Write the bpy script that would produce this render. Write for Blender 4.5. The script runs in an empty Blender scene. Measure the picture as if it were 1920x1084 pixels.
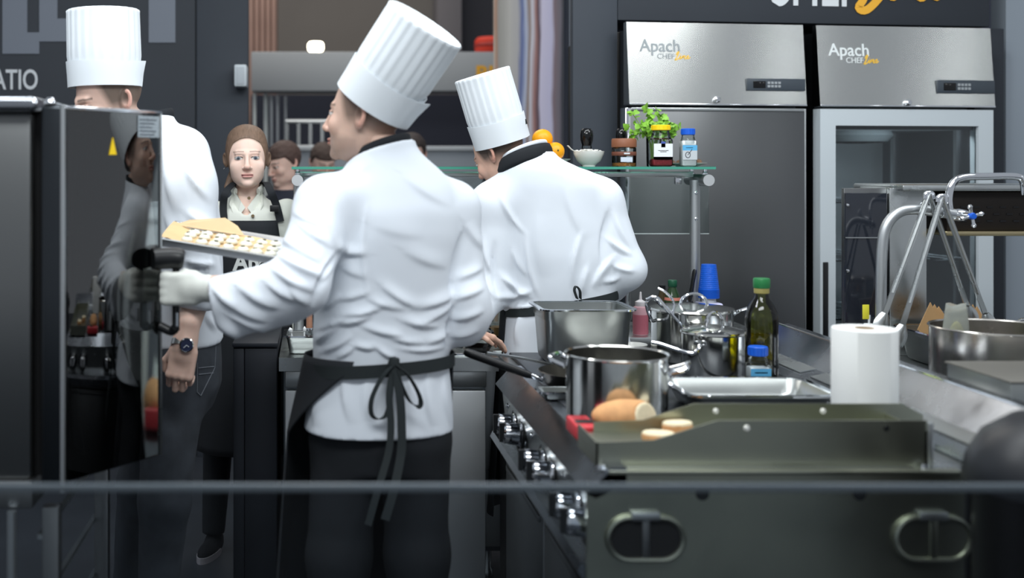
import bpy, bmesh, math, random
import numpy as np
from mathutils import Matrix, Vector

random.seed(7)
SC = bpy.context.scene
COL = SC.collection

# ------------------------------------------------------------------ camera
F = 2200.0            # focal length in pixels of the 1920 x 1084 frame
PX, PY = 590.0, 310.0  # where the view axis meets the frame (shifted lens)
CZ = 1.54             # camera height
cam_d = bpy.data.cameras.new('camera')
cam = bpy.data.objects.new('camera', cam_d); COL.objects.link(cam)
cam.location = (0, 0, CZ); cam.rotation_euler = (math.radians(90), 0, 0)
cam_d.sensor_width = 36.0; cam_d.lens = F / 1920 * 36
cam_d.shift_x = (960 - PX) / 1920; cam_d.shift_y = -(542 - PY) / 1920
cam_d.clip_start = 0.05; cam_d.clip_end = 60
cam_d.dof.use_dof = True; cam_d.dof.focus_distance = 4.15; cam_d.dof.aperture_fstop = 1.7
SC.camera = cam

# ------------------------------------------------------------------ world, lights, exposure
w = bpy.data.worlds.new('hall'); SC.world = w; w.use_nodes = True
bg = w.node_tree.nodes['Background']
bg.inputs[0].default_value = (0.68, 0.73, 0.80, 1); bg.inputs[1].default_value = 0.52
def area(name, loc, target, sx, sy, power, col=(0.95, 0.985, 1.0)):
    l = bpy.data.lights.new(name, 'AREA'); l.shape = 'RECTANGLE'; l.size = sx; l.size_y = sy
    l.energy = power; l.color = col
    o = bpy.data.objects.new(name, l); COL.objects.link(o); o.location = loc
    d = Vector(target) - Vector(loc); o.rotation_euler = d.to_track_quat('-Z', 'Y').to_euler()
    return o
area('booth_light_front', (0.1, 0.9, 3.5), (0.35, 3.7, 1.0), 2.4, 0.7, 67)
area('booth_light_mid', (0.5, 3.2, 3.7), (0.5, 3.5, 0.0), 2.2, 0.6, 44)
area('booth_light_right', (2.6, 3.0, 3.4), (1.6, 4.6, 1.1), 0.9, 0.5, 20)
area('booth_light_left', (-1.1, 2.9, 3.4), (-0.4, 4.2, 1.1), 0.7, 0.5, 24)
area('booth_light_fridge', (1.75, 3.7, 3.3), (1.75, 5.0, 1.9), 0.25, 0.4, 9)
for i_, x_ in enumerate((5.5, 7.1)): area('header_streak_light', (x_, 0.75 + 0.25 * i_, 3.35), (2.4, 4.6, 1.4), 0.22, 0.22, 2.8)  # added unseen lights that draw bright streaks on the refrigerator headers
area('hall_light', (-0.5, 8.2, 4.6), (0.0, 8.6, 0.0), 5.0, 1.2, 90, (1.0, 0.95, 0.88))
vs = SC.view_settings
vs.view_transform = 'Standard'; vs.look = 'None'; vs.exposure = 0.0; vs.gamma = 1.0; vs.use_curve_mapping = False

# ------------------------------------------------------------------ small helpers
def P(px, py, Y):
    return np.array([(px - PX) * Y / F, Y, CZ - (py - PY) * Y / F])
def X_(px, Y): return (px - PX) * Y / F
def Z_(py, Y): return CZ - (py - PY) * Y / F
def lin(c):
    return tuple(((v / 255) / 12.92 if v / 255 <= 0.04045 else ((v / 255 + 0.055) / 1.055) ** 2.4) for v in c)

MATS = {}
def mat(name, col, rough=0.5, metal=0.0, bump=0.0, bscale=60.0, stretch=(1, 1, 1), var=0.0, vscale=8.0,
        trans=0.0, ior=1.45, aniso=0.0, emit=None, estr=0.0, alpha_thin=None, coat=0.0, sss=0.0, attr=False, spec=0.5, rvar=0.0):
    if name in MATS: return MATS[name]
    m = bpy.data.materials.new(name); m.use_nodes = True
    nt = m.node_tree; N = nt.nodes; L = nt.links
    b = N['Principled BSDF']; out = N['Material Output']
    c = lin(col)
    b.inputs['Base Color'].default_value = (*c, 1)
    b.inputs['Roughness'].default_value = rough; b.inputs['Metallic'].default_value = metal
    b.inputs['IOR'].default_value = ior; b.inputs['Transmission Weight'].default_value = trans
    b.inputs['Coat Weight'].default_value = coat; b.inputs['Coat Roughness'].default_value = 0.08
    b.inputs['Specular IOR Level'].default_value = spec
    if sss:
        b.inputs['Subsurface Weight'].default_value = sss
        b.inputs['Subsurface Radius'].default_value = (0.012, 0.005, 0.003)
        b.inputs['Subsurface Scale'].default_value = 1.0
    tc = mp = None
    if bump or var or rvar:
        tc = N.new('ShaderNodeTexCoord'); mp = N.new('ShaderNodeMapping')
        mp.inputs['Scale'].default_value = stretch; L.new(tc.outputs['Object'], mp.inputs['Vector'])
    if var or attr:
        src = None
        if attr:
            a = N.new('ShaderNodeAttribute'); a.attribute_name = 'Col'; src = a.outputs['Color']
        if var:
            n = N.new('ShaderNodeTexNoise'); n.inputs['Scale'].default_value = vscale; n.inputs['Detail'].default_value = 5
            L.new(mp.outputs[0], n.inputs['Vector'])
            mr = N.new('ShaderNodeMapRange'); mr.inputs['From Min'].default_value = 0.3; mr.inputs['From Max'].default_value = 0.7
            mr.inputs['To Min'].default_value = 1 - var; mr.inputs['To Max'].default_value = 1 + var
            L.new(n.outputs['Fac'], mr.inputs['Value'])
            mx = N.new('ShaderNodeMix'); mx.data_type = 'RGBA'; mx.blend_type = 'MULTIPLY'; mx.inputs[0].default_value = 1
            if src: L.new(src, mx.inputs[6])
            else: mx.inputs[6].default_value = (*c, 1)
            L.new(mr.outputs[0], mx.inputs[7]); src = mx.outputs[2]
        L.new(src, b.inputs['Base Color'])
    if rvar:
        n2 = N.new('ShaderNodeTexNoise'); n2.inputs['Scale'].default_value = 5; n2.inputs['Detail'].default_value = 6
        L.new(mp.outputs[0], n2.inputs['Vector'])
        r2 = N.new('ShaderNodeMapRange'); r2.inputs['From Min'].default_value = 0.3; r2.inputs['From Max'].default_value = 0.7
        r2.inputs['To Min'].default_value = max(0.02, rough - rvar); r2.inputs['To Max'].default_value = rough + rvar
        L.new(n2.outputs['Fac'], r2.inputs['Value']); L.new(r2.outputs[0], b.inputs['Roughness'])
    if bump:
        n = N.new('ShaderNodeTexNoise'); n.inputs['Scale'].default_value = bscale; n.inputs['Detail'].default_value = 3
        L.new(mp.outputs[0], n.inputs['Vector'])
        bp = N.new('ShaderNodeBump'); bp.inputs['Strength'].default_value = bump; bp.inputs['Distance'].default_value = 0.001
        L.new(n.outputs['Fac'], bp.inputs['Height']); L.new(bp.outputs[0], b.inputs['Normal'])
    if aniso:
        b.inputs['Anisotropic'].default_value = aniso
        t = N.new('ShaderNodeTangent'); t.direction_type = 'UV_MAP'; t.uv_map = 'brush'; b.inputs['Anisotropic Rotation'].default_value = 0.25
        L.new(t.outputs[0], b.inputs['Tangent']); m['brushed'] = 1
    if emit:
        b.inputs['Emission Color'].default_value = (*lin(emit), 1); b.inputs['Emission Strength'].default_value = estr
    if alpha_thin is not None:      # thin clear sheet: clear with a mirror sheen that grows at grazing angles
        tr = N.new('ShaderNodeBsdfTransparent'); tr.inputs[0].default_value = (*lin(alpha_thin), 1)
        gl = N.new('ShaderNodeBsdfGlossy'); gl.inputs['Roughness'].default_value = rough
        fr = N.new('ShaderNodeFresnel'); fr.inputs[0].default_value = ior
        ms = N.new('ShaderNodeMixShader'); L.new(fr.outputs[0], ms.inputs[0]); L.new(tr.outputs[0], ms.inputs[1]); L.new(gl.outputs[0], ms.inputs[2])
        L.new(ms.outputs[0], out.inputs['Surface'])
    MATS[name] = m
    return m

M = {}
M['steel'] = mat('brushed steel', (196, 200, 200), 0.30, 1.0, rvar=0.06)
M['steel_h'] = mat('brushed steel header', (205, 207, 204), 0.26, 1.0, aniso=0.85)
M['steel_dark'] = mat('dark brushed steel', (122, 124, 125), 0.36, 1.0, aniso=0.6)
M['steel_sheet'] = mat('scratched steel sheet', (150, 155, 162), 0.24, 1.0, bump=0.4, bscale=9, rvar=0.10)
M['steel_olive'] = mat('end plate steel', (176, 179, 164), 0.34, 1.0, bump=0.05, bscale=5, rvar=0.06)
M['chrome'] = mat('chrome', (225, 228, 232), 0.08, 1.0)
M['pot'] = mat('polished pot steel', (208, 208, 204), 0.14, 1.0, rvar=0.05)
M['gn'] = mat('satin pan steel', (170, 174, 172), 0.33, 1.0, rvar=0.06)
M['alu'] = mat('matt aluminium', (190, 194, 196), 0.42, 1.0)
M['white_cloth'] = mat('white cotton', (226, 233, 241), 0.85, bump=0.12, bscale=420, var=0.02, vscale=3)
M['white_hat'] = mat('white pleated paper cloth', (229, 236, 241), 0.8, bump=0.05, bscale=300)
M['cream_cloth'] = mat('cream blouse cotton', (214, 217, 208), 0.85, bump=0.12, bscale=420)
M['black_cloth'] = mat('black twill', (26, 30, 35), 0.85, bump=0.15, bscale=350, var=0.15, vscale=9)
M['black_ribbon'] = mat('black apron tape', (33, 40, 42), 0.8, bump=0.1, bscale=500)
M['jeans'] = mat('dark grey denim', (58, 63, 70), 0.9, bump=0.2, bscale=500, var=0.25, vscale=14)
M['skin'] = mat('skin', (220, 180, 160), 0.52, attr=True, sss=0.15, var=0.04, vscale=35)
M['hair_brown'] = mat('brown hair', (112, 90, 74), 0.55, bump=0.8, bscale=60, stretch=(5, 1, 1), var=0.22, vscale=40)
M['hair_dark'] = mat('short dark hair', (70, 62, 58), 0.75, bump=0.4, bscale=300, var=0.2, vscale=90)
M['glove'] = mat('white cotton glove', (216, 219, 212), 0.9, bump=0.25, bscale=500)
M['black_plastic'] = mat('black plastic', (22, 24, 26), 0.38, bump=0.02)
M['black_gloss'] = mat('gloss black', (12, 13, 15), 0.12)
M['dark_void'] = mat('painted void shade', (15, 16, 18), 0.8)  # near-black standing for the shade inside the oven slot and the grip
M['glass'] = mat('clear sheet glass', (255, 255, 255), 0.02, alpha_thin=(242, 247, 246), ior=1.45)
M['glass_edge'] = mat('green glass edge', (70, 150, 130), 0.2, emit=None)
M['jar_glass'] = mat('jar glass', (240, 246, 245), 0.04, alpha_thin=(247, 251, 250), ior=1.35)
M['white_plastic'] = mat('white plastic', (226, 229, 230), 0.4)
M['white_frame'] = mat('white enamel frame', (196, 205, 210), 0.35)
M['ceramic'] = mat('white ceramic', (232, 233, 228), 0.2)
M['wall_dark'] = mat('charcoal booth board', (46, 51, 58), 0.7, var=0.05, vscale=3)
M['wall_dark2'] = mat('charcoal booth board paler', (51, 57, 65), 0.7, var=0.05, vscale=3)
M['letter'] = mat('pale grey vinyl letter', (112, 119, 130), 0.6)
M['letter_light'] = mat('light vinyl letter', (205, 210, 214), 0.5)
M['gold'] = mat('gold vinyl', (226, 168, 52), 0.5)
M['red'] = mat('red plastic', (205, 58, 66), 0.4)
M['blue'] = mat('blue plastic', (22, 92, 205), 0.35)
M['yellow'] = mat('yellow plastic', (246, 208, 20), 0.4)
M['green_cap'] = mat('green cap', (38, 120, 66), 0.4)

# ------------------------------------------------------------------ mesh builder
def offset_of(parent):
    o = np.zeros(3); p = parent
    while p is not None:
        o += np.array(p.location); p = p.parent
    return o

class MB:
    def __init__(s): s.v = []; s.f = []; s.n = 0
    def add(s, vs, fs):
        vs = np.asarray(vs, float); s.v.append(vs)
        s.f += [tuple(i + s.n for i in f) for f in fs]; s.n += len(vs); return s
    def box(s, x0, x1, y0, y1, z0, z1, r=0.0, seg=2):
        if r <= 0:
            vs = [(x, y, z) for z in (z0, z1) for y in (y0, y1) for x in (x0, x1)]
            return s.add(vs, [(0, 2, 3, 1), (4, 5, 7, 6), (0, 1, 5, 4), (2, 6, 7, 3), (0, 4, 6, 2), (1, 3, 7, 5)])
        bm = bmesh.new(); bmesh.ops.create_cube(bm, size=1)
        for v in bm.verts:
            v.co = Vector(((x0 + x1) / 2 + v.co.x * (x1 - x0), (y0 + y1) / 2 + v.co.y * (y1 - y0), (z0 + z1) / 2 + v.co.z * (z1 - z0)))
        bmesh.ops.bevel(bm, geom=bm.edges[:], offset=r, segments=seg, affect='EDGES', profile=0.5)
        bm.verts.index_update()
        s.add([v.co[:] for v in bm.verts], [[v.index for v in f.verts] for f in bm.faces]); bm.free(); return s
    def obox(s, c, ax, ay, az, r=0.0):
        """box with centre c and half-axis vectors ax, ay, az"""
        t = MB().box(-1, 1, -1, 1, -1, 1) if r <= 0 else MB().box(-1, 1, -1, 1, -1, 1, r)
        v = np.concatenate(t.v); c, ax, ay, az = map(np.asarray, (c, ax, ay, az))
        return s.add(c + v[:, :1] * ax + v[:, 1:2] * ay + v[:, 2:] * az, t.f)
    def lathe(s, prof, c=(0, 0, 0), n=32, axis=(0, 0, 1), e1=None, closed=False):
        """profile [(radius, height)]; a radius of 0 closes the end"""
        a = np.asarray(axis, float); a /= np.linalg.norm(a)
        if e1 is None: e1 = (1, 0, 0) if abs(a[0]) < 0.9 else (0, 1, 0)
        e1 = np.asarray(e1, float); e1 = e1 - a * (e1 @ a); e1 /= np.linalg.norm(e1); e2 = np.cross(a, e1)
        c = np.asarray(c, float); vs = []; rows = []
        for r, h in prof:
            if r <= 1e-9: rows.append([len(vs)]); vs.append(c + a * h)
            else:
                row = []
                for k in range(n):
                    t = 2 * math.pi * k / n; row.append(len(vs)); vs.append(c + a * h + r * (math.cos(t) * e1 + math.sin(t) * e2))
                rows.append(row)
        fs = []
        pairs = list(zip(rows[:-1], rows[1:])) + ([(rows[-1], rows[0])] if closed else [])
        for A, B in pairs:
            for k in range(n):
                k2 = (k + 1) % n
                if len(A) == 1 and len(B) == 1: continue
                if len(A) == 1: fs.append((A[0], B[k2], B[k]))
                elif len(B) == 1: fs.append((A[k], A[k2], B[0]))
                else: fs.append((A[k], A[k2], B[k2], B[k]))
        return s.add(vs, fs)
    def tube(s, pts, r, n=10, closed=False, ry=None):
        pts = np.asarray(pts, float); m = len(pts)
        rs = np.full(m, r) if np.isscalar(r) else np.asarray(r, float)
        tg = np.gradient(pts, axis=0)
        if closed: tg = np.roll(pts, -1, 0) - np.roll(pts, 1, 0)
        tg /= np.linalg.norm(tg, axis=1)[:, None] + 1e-12
        ref = np.array([0, 0, 1.0]) if abs(tg[0][2]) < 0.9 else np.array([1.0, 0, 0])
        vs = []; u = np.cross(tg[0], ref); u /= np.linalg.norm(u)
        for i in range(m):
            u = u - tg[i] * (u @ tg[i]); u /= np.linalg.norm(u); v = np.cross(tg[i], u)
            for k in range(n):
                t = 2 * math.pi * k / n; vs.append(pts[i] + rs[i] * (math.cos(t) * u + math.sin(t) * v * (ry if ry else 1)))
        fs = []
        for i in range(m if closed else m - 1):
            j = (i + 1) % m
            for k in range(n):
                k2 = (k + 1) % n; fs.append((i * n + k, i * n + k2, j * n + k2, j * n + k))
        if not closed:
            fs.append(tuple(range(n))[::-1]); fs.append(tuple((m - 1) * n + k for k in range(n)))
        return s.add(vs, fs)
    def ribbon(s, pts, wv, w, t=0.0015):
        """flat band along pts, width direction wv (one vector or one per point)"""
        pts = np.asarray(pts, float); m = len(pts); wv = np.asarray(wv, float)
        if wv.ndim == 1: wv = np.tile(wv, (m, 1))
        wv = wv / np.linalg.norm(wv, axis=1)[:, None]
        tg = np.gradient(pts, axis=0); tg /= np.linalg.norm(tg, axis=1)[:, None] + 1e-12
        wv = wv - tg * np.sum(wv * tg, axis=1)[:, None]; wv /= np.linalg.norm(wv, axis=1)[:, None] + 1e-9
        nn = np.cross(tg, wv)
        ww = (np.full(m, w) if np.isscalar(w) else np.asarray(w, float))[:, None] / 2
        vs = np.stack([pts - wv * ww - nn * t, pts + wv * ww - nn * t, pts + wv * ww + nn * t, pts - wv * ww + nn * t], 1).reshape(-1, 3)
        fs = [(0, 1, 2, 3)[::-1], tuple((m - 1) * 4 + k for k in range(4))]
        for i in range(m - 1):
            for k in range(4):
                k2 = (k + 1) % 4; fs.append((i * 4 + k, i * 4 + k2, i * 4 + 4 + k2, i * 4 + 4 + k))
        return s.add(vs, fs)
    def prism(s, poly, dirv):
        """polygon of 3D points pushed along dirv"""
        poly = np.asarray(poly, float); m = len(poly); d = np.asarray(dirv, float)
        fs = [tuple(range(m))[::-1], tuple(m + i for i in range(m))]
        fs += [(i, (i + 1) % m, m + (i + 1) % m, m + i) for i in range(m)]
        return s.add(np.concatenate([poly, poly + d]), fs)
    def grid(s, A):
        """surface from an array (rows, cols, 3)"""
        R, Cn, _ = A.shape
        return s.add(A.reshape(-1, 3), [(i * Cn + j, i * Cn + j + 1, (i + 1) * Cn + j + 1, (i + 1) * Cn + j) for i in range(R - 1) for j in range(Cn - 1)])
    def sheet(s, A, t):
        """grid with thickness t (along its own normals)"""
        R, Cn, _ = A.shape
        du = np.gradient(A, axis=0); dv = np.gradient(A, axis=1); nn = np.cross(du, dv); nn /= np.linalg.norm(nn, axis=2)[:, :, None] + 1e-9
        B = A + nn * t; n0 = R * Cn
        fs = [(i * Cn + j, i * Cn + j + 1, (i + 1) * Cn + j + 1, (i + 1) * Cn + j) for i in range(R - 1) for j in range(Cn - 1)]
        fs2 = [tuple(n0 + k for k in f[::-1]) for f in fs]
        bd = [j for j in range(Cn)] + [i * Cn + Cn - 1 for i in range(1, R)] + [(R - 1) * Cn + j for j in range(Cn - 2, -1, -1)] + [i * Cn for i in range(R - 2, 0, -1)]
        fs3 = [(bd[k], n0 + bd[k], n0 + bd[(k + 1) % len(bd)], bd[(k + 1) % len(bd)]) for k in range(len(bd))]
        return s.add(np.concatenate([A.reshape(-1, 3), B.reshape(-1, 3)]), fs + fs2 + fs3)
    def xf(s, Rm, t=(0, 0, 0)):
        s.v = [v @ np.asarray(Rm, float).T + np.asarray(t, float) for v in s.v]; return s
    def build(s, name, m, parent=None, angle=38, col=None, flat=False):
        v = np.concatenate(s.v) if s.v else np.zeros((0, 3))
        return mesh_obj(name, v, s.f, m, parent, angle, col, flat)

def mesh_obj(name, v, f, m, parent=None, angle=38, col=None, flat=False):
    v = np.asarray(v, float)
    if parent is None:
        org = np.array([(v[:, 0].min() + v[:, 0].max()) / 2, (v[:, 1].min() + v[:, 1].max()) / 2, v[:, 2].min()])
    else: org = offset_of(parent)
    me = bpy.data.meshes.new(name)
    me.from_pydata((v - org).tolist(), [], f if isinstance(f, list) else f.tolist())
    if isinstance(m, (list, tuple)):
        for q in m: me.materials.append(q)
    else: me.materials.append(m)
    if not flat:
        me.polygons.foreach_set('use_smooth', [True] * len(me.polygons))
        if angle < 179: me.set_sharp_from_angle(angle=math.radians(angle))
    if not isinstance(m, (list, tuple)) and m.get('brushed'):
        uv = me.uv_layers.new(name='brush'); li = np.zeros(len(me.loops), int); me.loops.foreach_get('vertex_index', li)
        q = v[li]; uv.data.foreach_set('uv', np.stack([q[:, 0] + q[:, 1] * 0.9, q[:, 2]], 1).ravel())
    if col is not None:
        ca = me.color_attributes.new('Col', 'FLOAT_COLOR', 'POINT')
        c4 = np.ones((len(v), 4), np.float32); c4[:, :3] = col; ca.data.foreach_set('color', c4.ravel())
    bm = bmesh.new(); bm.from_mesh(me); bmesh.ops.recalc_face_normals(bm, faces=bm.faces[:]); bm.to_mesh(me); bm.free()
    o = bpy.data.objects.new(name, me); COL.objects.link(o)
    if parent is None: o.location = org
    else: o.parent = parent
    return o

def tag(o, label, cat, group=None):
    o['label'] = label; o['category'] = cat
    if group: o['group'] = group
    return o
def thing(name, label, cat, loc, group=None):
    o = bpy.data.objects.new(name, None); COL.objects.link(o); o.location = loc; o.empty_display_size = 0.1
    return tag(o, label, cat, group)
def struct(o): o['kind'] = 'structure'; return o

def text(body, size, m, parent, org, xdir=(1, 0, 0), up=(0, 0, 1), ext=0.001, name='lettering', shear=0.0, bold=0.0, width=None, space=1.0):
    cu = bpy.data.curves.new('tmp', 'FONT'); cu.body = body; cu.size = size; cu.extrude = ext; cu.shear = shear; cu.offset = bold; cu.resolution_u = 4
    cu.space_character = space
    o = bpy.data.objects.new('tmp', cu); COL.objects.link(o)
    dg = bpy.context.evaluated_depsgraph_get(); me = o.evaluated_get(dg).to_mesh()
    v = np.array([q.co[:] for q in me.vertices]); f = [tuple(p.vertices) for p in me.polygons]
    o.evaluated_get(dg).to_mesh_clear(); bpy.data.objects.remove(o); bpy.data.curves.remove(cu)
    if width: v[:, 0] = (v[:, 0] - v[:, 0].min()) * width / (v[:, 0].max() - v[:, 0].min())
    xd = np.asarray(xdir, float); xd /= np.linalg.norm(xd); u = np.asarray(up, float); n = np.cross(xd, u)
    w_ = np.asarray(org, float) + v[:, :1] * xd + v[:, 1:2] * u + v[:, 2:] * n
    return mesh_obj(name, w_, f, m, parent, flat=True)

def script_line(m, parent, org, w, h, xdir=(1, 0, 0), up=(0, 0, 1), r=0.1, name='script_lettering'):
    """hand-written word 'Line' as a brush stroke"""
    st = [[(0.06, .62), (0.14, .95), (0.22, 1.0), (0.16, .6), (0.06, .15), (0.0, .02), (0.1, .0), (0.24, .16), (0.30, .32), (0.36, .5), (0.34, .25), (0.36, .14), (0.42, .2), (0.48, .42), (0.52, .5), (0.50, .2), (0.54, .4), (0.62, .52), (0.66, .45), (0.64, .2), (0.70, .14), (0.78, .26), (0.88, .46), (0.86, .54), (0.80, .44), (0.79, .24), (0.86, .15), (0.95, .26), (1.0, .34)],
          [(0.395, .68), (0.41, .72)]]
    xd = np.asarray(xdir, float); xd /= np.linalg.norm(xd); u = np.asarray(up, float); b = MB()
    nrm = np.cross(xd, u)
    for s_ in st:
        pts = crom(np.array([np.asarray(org) + xd * (x * w + y * h * 0.12) + u * (y * h) for x, y in s_]), 4) if len(s_) > 2 else np.array([np.asarray(org) + xd * (x * w) + u * (y * h) for x, y in s_])
        tg = np.gradient(pts, axis=0); wv = np.cross(tg, nrm)
        b.ribbon(pts, wv, r * h, 0.0006)
    return b.build(name, m, parent, flat=True)

def crom(pts, k=6):
    """smooth curve through points"""
    p = np.asarray(pts, float); p = np.concatenate([[2 * p[0] - p[1]], p, [2 * p[-1] - p[-2]]]); out = []
    for i in range(1, len(p) - 2):
        for t in np.linspace(0, 1, k, endpoint=False):
            a, b, c, d = p[i - 1], p[i], p[i + 1], p[i + 2]
            out.append(0.5 * (2 * b + (c - a) * t + (2 * a - 5 * b + 4 * c - d) * t * t + (3 * b - a - 3 * c + d) * t ** 3))
    out.append(p[-2]); return np.array(out)

# ------------------------------------------------------------------ implicit surfaces for bodies and clothes
def smin(a, b, k):
    h = np.clip(0.5 + 0.5 * (b - a) / k, 0, 1); return b * (1 - h) + a * h - k * h * (1 - h)
def smax(a, b, k): return -smin(-a, -b, k)
def ell(p, c, r):
    q = p - np.asarray(c, np.float32); r = np.asarray(r, np.float32)
    k0 = np.sqrt(((q / r) ** 2).sum(1)); k1 = np.sqrt(((q / (r * r)) ** 2).sum(1)) + 1e-6
    return k0 * (k0 - 1) / k1
def capsule(p, a, b, ra, rb):
    a = np.asarray(a, np.float32); b = np.asarray(b, np.float32); ba = b - a
    h = np.clip(((p - a) @ ba) / (ba @ ba + 1e-9), 0, 1)
    return np.sqrt((((p - a) - h[:, None] * ba) ** 2).sum(1)) - (ra + (rb - ra) * h)
def loft(p, secs, yaw=0.0, n=2.4):
    S = np.array(sorted(secs)); zz = np.linspace(S[0, 0], S[-1, 0], 80)
    def ip(k):
        y = np.interp(zz, S[:, 0], S[:, k]); kk = np.array([1, 2, 3, 2, 1]) / 9
        return np.convolve(np.pad(y, 2, mode='edge'), kk, 'valid')
    cx, cy, rx, ry = (np.interp(p[:, 2], zz, ip(k)) for k in (1, 2, 3, 4))
    c, s_ = math.cos(yaw), math.sin(yaw); dx = p[:, 0] - cx; dy = p[:, 1] - cy
    x = dx * c + dy * s_; y = -dx * s_ + dy * c
    m = (np.abs(x / rx) ** n + np.abs(y / ry) ** n) ** (1 / n)
    d = (m - 1) * np.minimum(rx, ry)
    return np.maximum(d, np.maximum(p[:, 2] - S[-1, 0], S[0, 0] - p[:, 2]))

def surfnet(f, lo, hi, h):
    lo = np.asarray(lo, float); hi = np.asarray(hi, float); n = np.ceil((hi - lo) / h).astype(int) + 1
    # coarse pass keeps only the blocks near the surface
    B = 6; nb = np.ceil((n - 1) / B).astype(int)
    gx = [lo[i] + (np.arange(nb[i]) + 0.5) * B * h for i in range(3)]
    G = np.stack(np.meshgrid(*gx, indexing='ij'), -1).reshape(-1, 3).astype(np.float32)
    keep = (np.abs(f(G)) < B * h * 1.6).reshape(nb)
    D = np.full(n, 1e3, np.float32); near = np.zeros(n, bool)
    for i, j, k in np.argwhere(keep):
        near[i * B:(i + 1) * B + 1, j * B:(j + 1) * B + 1, k * B:(k + 1) * B + 1] = True
    inside = np.repeat(np.repeat(np.repeat((f(G) < 0).reshape(nb), B, 0), B, 1), B, 2)
    D[:inside.shape[0], :inside.shape[1], :inside.shape[2]][inside[:n[0], :n[1], :n[2]]] = -1e3
    ii = np.argwhere(near); pts = (lo + ii * h).astype(np.float32)
    val = np.concatenate([f(pts[a:a + 400000]) for a in range(0, len(pts), 400000)])
    D[near] = val
    S = D < 0
    c = [(i, j, k) for i in (0, 1) for j in (0, 1) for k in (0, 1)]
    def sl(A, o): return A[o[0]:n[0] - 1 + o[0], o[1]:n[1] - 1 + o[1], o[2]:n[2] - 1 + o[2]]
    cnt = sum(sl(S, o).astype(np.int8) for o in c); act = (cnt > 0) & (cnt < 8)
    ai = np.argwhere(act); idx = np.full(act.shape, -1, int); idx[act] = np.arange(len(ai))
    acc = np.zeros((len(ai), 3)); num = np.zeros(len(ai))
    for a in range(8):
        for b in range(a + 1, 8):
            if sum(abs(c[a][q] - c[b][q]) for q in range(3)) != 1: continue
            da = sl(D, c[a])[act]; db = sl(D, c[b])[act]; cr = (da < 0) != (db < 0)
            t = np.where(cr, np.clip(da / (da - db + 1e-12), 0, 1), 0)
            pos = np.array(c[a]) + t[:, None] * (np.array(c[b]) - np.array(c[a]))
            acc[cr] += pos[cr]; num[cr] += 1
    V = lo + (ai + acc / np.maximum(num, 1)[:, None]) * h
    Fq = []
    for ax in range(3):
        o = [slice(1, n[q] - 1) for q in range(3)]; o2 = list(o); o[ax] = slice(0, n[ax] - 1); o2[ax] = slice(1, n[ax])
        A = S[tuple(o)]; Bm = S[tuple(o2)]; e = np.argwhere(A != Bm)
        base = e.copy(); u, v = [q for q in range(3) if q != ax]
        for q in (u, v): base[:, q] += 1
        sg = A[tuple(e.T)]
        quad = []
        for du, dv in ((0, 0), (-1, 0), (-1, -1), (0, -1)):
            bb = base.copy(); bb[:, u] += du; bb[:, v] += dv; quad.append(idx[tuple(bb.T)])
        quad = np.stack(quad, 1); quad[sg] = quad[sg][:, ::-1]
        if ax == 1: quad = quad[:, ::-1]
        Fq.append(quad)
    Fq = np.concatenate(Fq); Fq = Fq[(Fq >= 0).all(1)]
    return V, Fq

def vnormals(V, Fq):
    a, b, c, d = (V[Fq[:, k]] for k in range(4)); fn = np.cross(c - a, d - b); N_ = np.zeros_like(V)
    for k in range(4): np.add.at(N_, Fq[:, k], fn)
    return N_ / (np.linalg.norm(N_, axis=1)[:, None] + 1e-12)
def outward(f, V, N_):
    s = f((V + N_ * 0.004).astype(np.float32)) - f((V - N_ * 0.004).astype(np.float32))
    return N_ * (1 if np.median(s) > 0 else -1)
def relax(V, Fq, it=1, lam=0.5):
    for _ in range(it):
        acc = np.zeros_like(V); num = np.zeros(len(V))
        for k in range(4):
            np.add.at(acc, Fq[:, k], V[Fq[:, (k + 1) % 4]]); np.add.at(acc, Fq[:, k], V[Fq[:, (k + 3) % 4]]); np.add.at(num, Fq[:, k], 2)
        V = V + lam * (acc / np.maximum(num, 1)[:, None] - V)
    return V
def wavy(p, seed, scale, oct_=3):
    """smooth pseudo-noise in -1..1"""
    rg = np.random.RandomState(seed); o = np.zeros(len(p)); a = 1.0; tot = 0
    for k in range(oct_):
        s_ = 0
        for _ in range(5):
            d = rg.normal(size=3); d /= np.linalg.norm(d); s_ = s_ + np.sin(p @ d * scale * rg.uniform(0.7, 1.4) + rg.uniform(0, 6.28) + 1.3 * np.sin(p @ rg.normal(size=3) * scale * 0.4 + rg.uniform(0, 6)))
        o += a * s_ / 5; tot += a; a *= 0.5; scale *= 1.9
    return o / tot
def folds(V, N_, fl, amp_noise=0.0, seed=1, scale=14):
    """raise creases: each (x0, y0, x1, y1, width, height) measured where the cloth faces the room"""
    px = PX + V[:, 0] * F / V[:, 1]; py = PY - (V[:, 2] - CZ) * F / V[:, 1]
    face = np.clip(-N_[:, 1] * 1.6 + 0.25, 0, 1); d = np.zeros(len(V))
    for x0, y0, x1, y1, w_, a in fl:
        dx, dy = x1 - x0, y1 - y0; L2 = dx * dx + dy * dy
        t = ((px - x0) * dx + (py - y0) * dy) / L2; tc = np.clip(t, 0, 1)
        L = math.sqrt(L2); bend = np.sin(tc * math.pi) * 0.06 * L
        qx = px - (x0 + tc * dx) - bend * (-dy / L); qy = py - (y0 + tc * dy) - bend * (dx / L)
        sd = (qx * (-dy) + qy * dx) / L; wn = np.where(sd > 0, w_ * 0.42, w_ * 1.25)      # steep on one side like a cloth fold
        r = np.sqrt(qx * qx + qy * qy) / wn; tp = np.sin(np.clip(tc * 0.9 + 0.08, 0, 1) * math.pi)
        d += a * tp * np.exp(-r * r) * face
    if amp_noise: d += amp_noise * wavy(V, seed, scale)
    return V + N_ * d[:, None]

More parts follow.
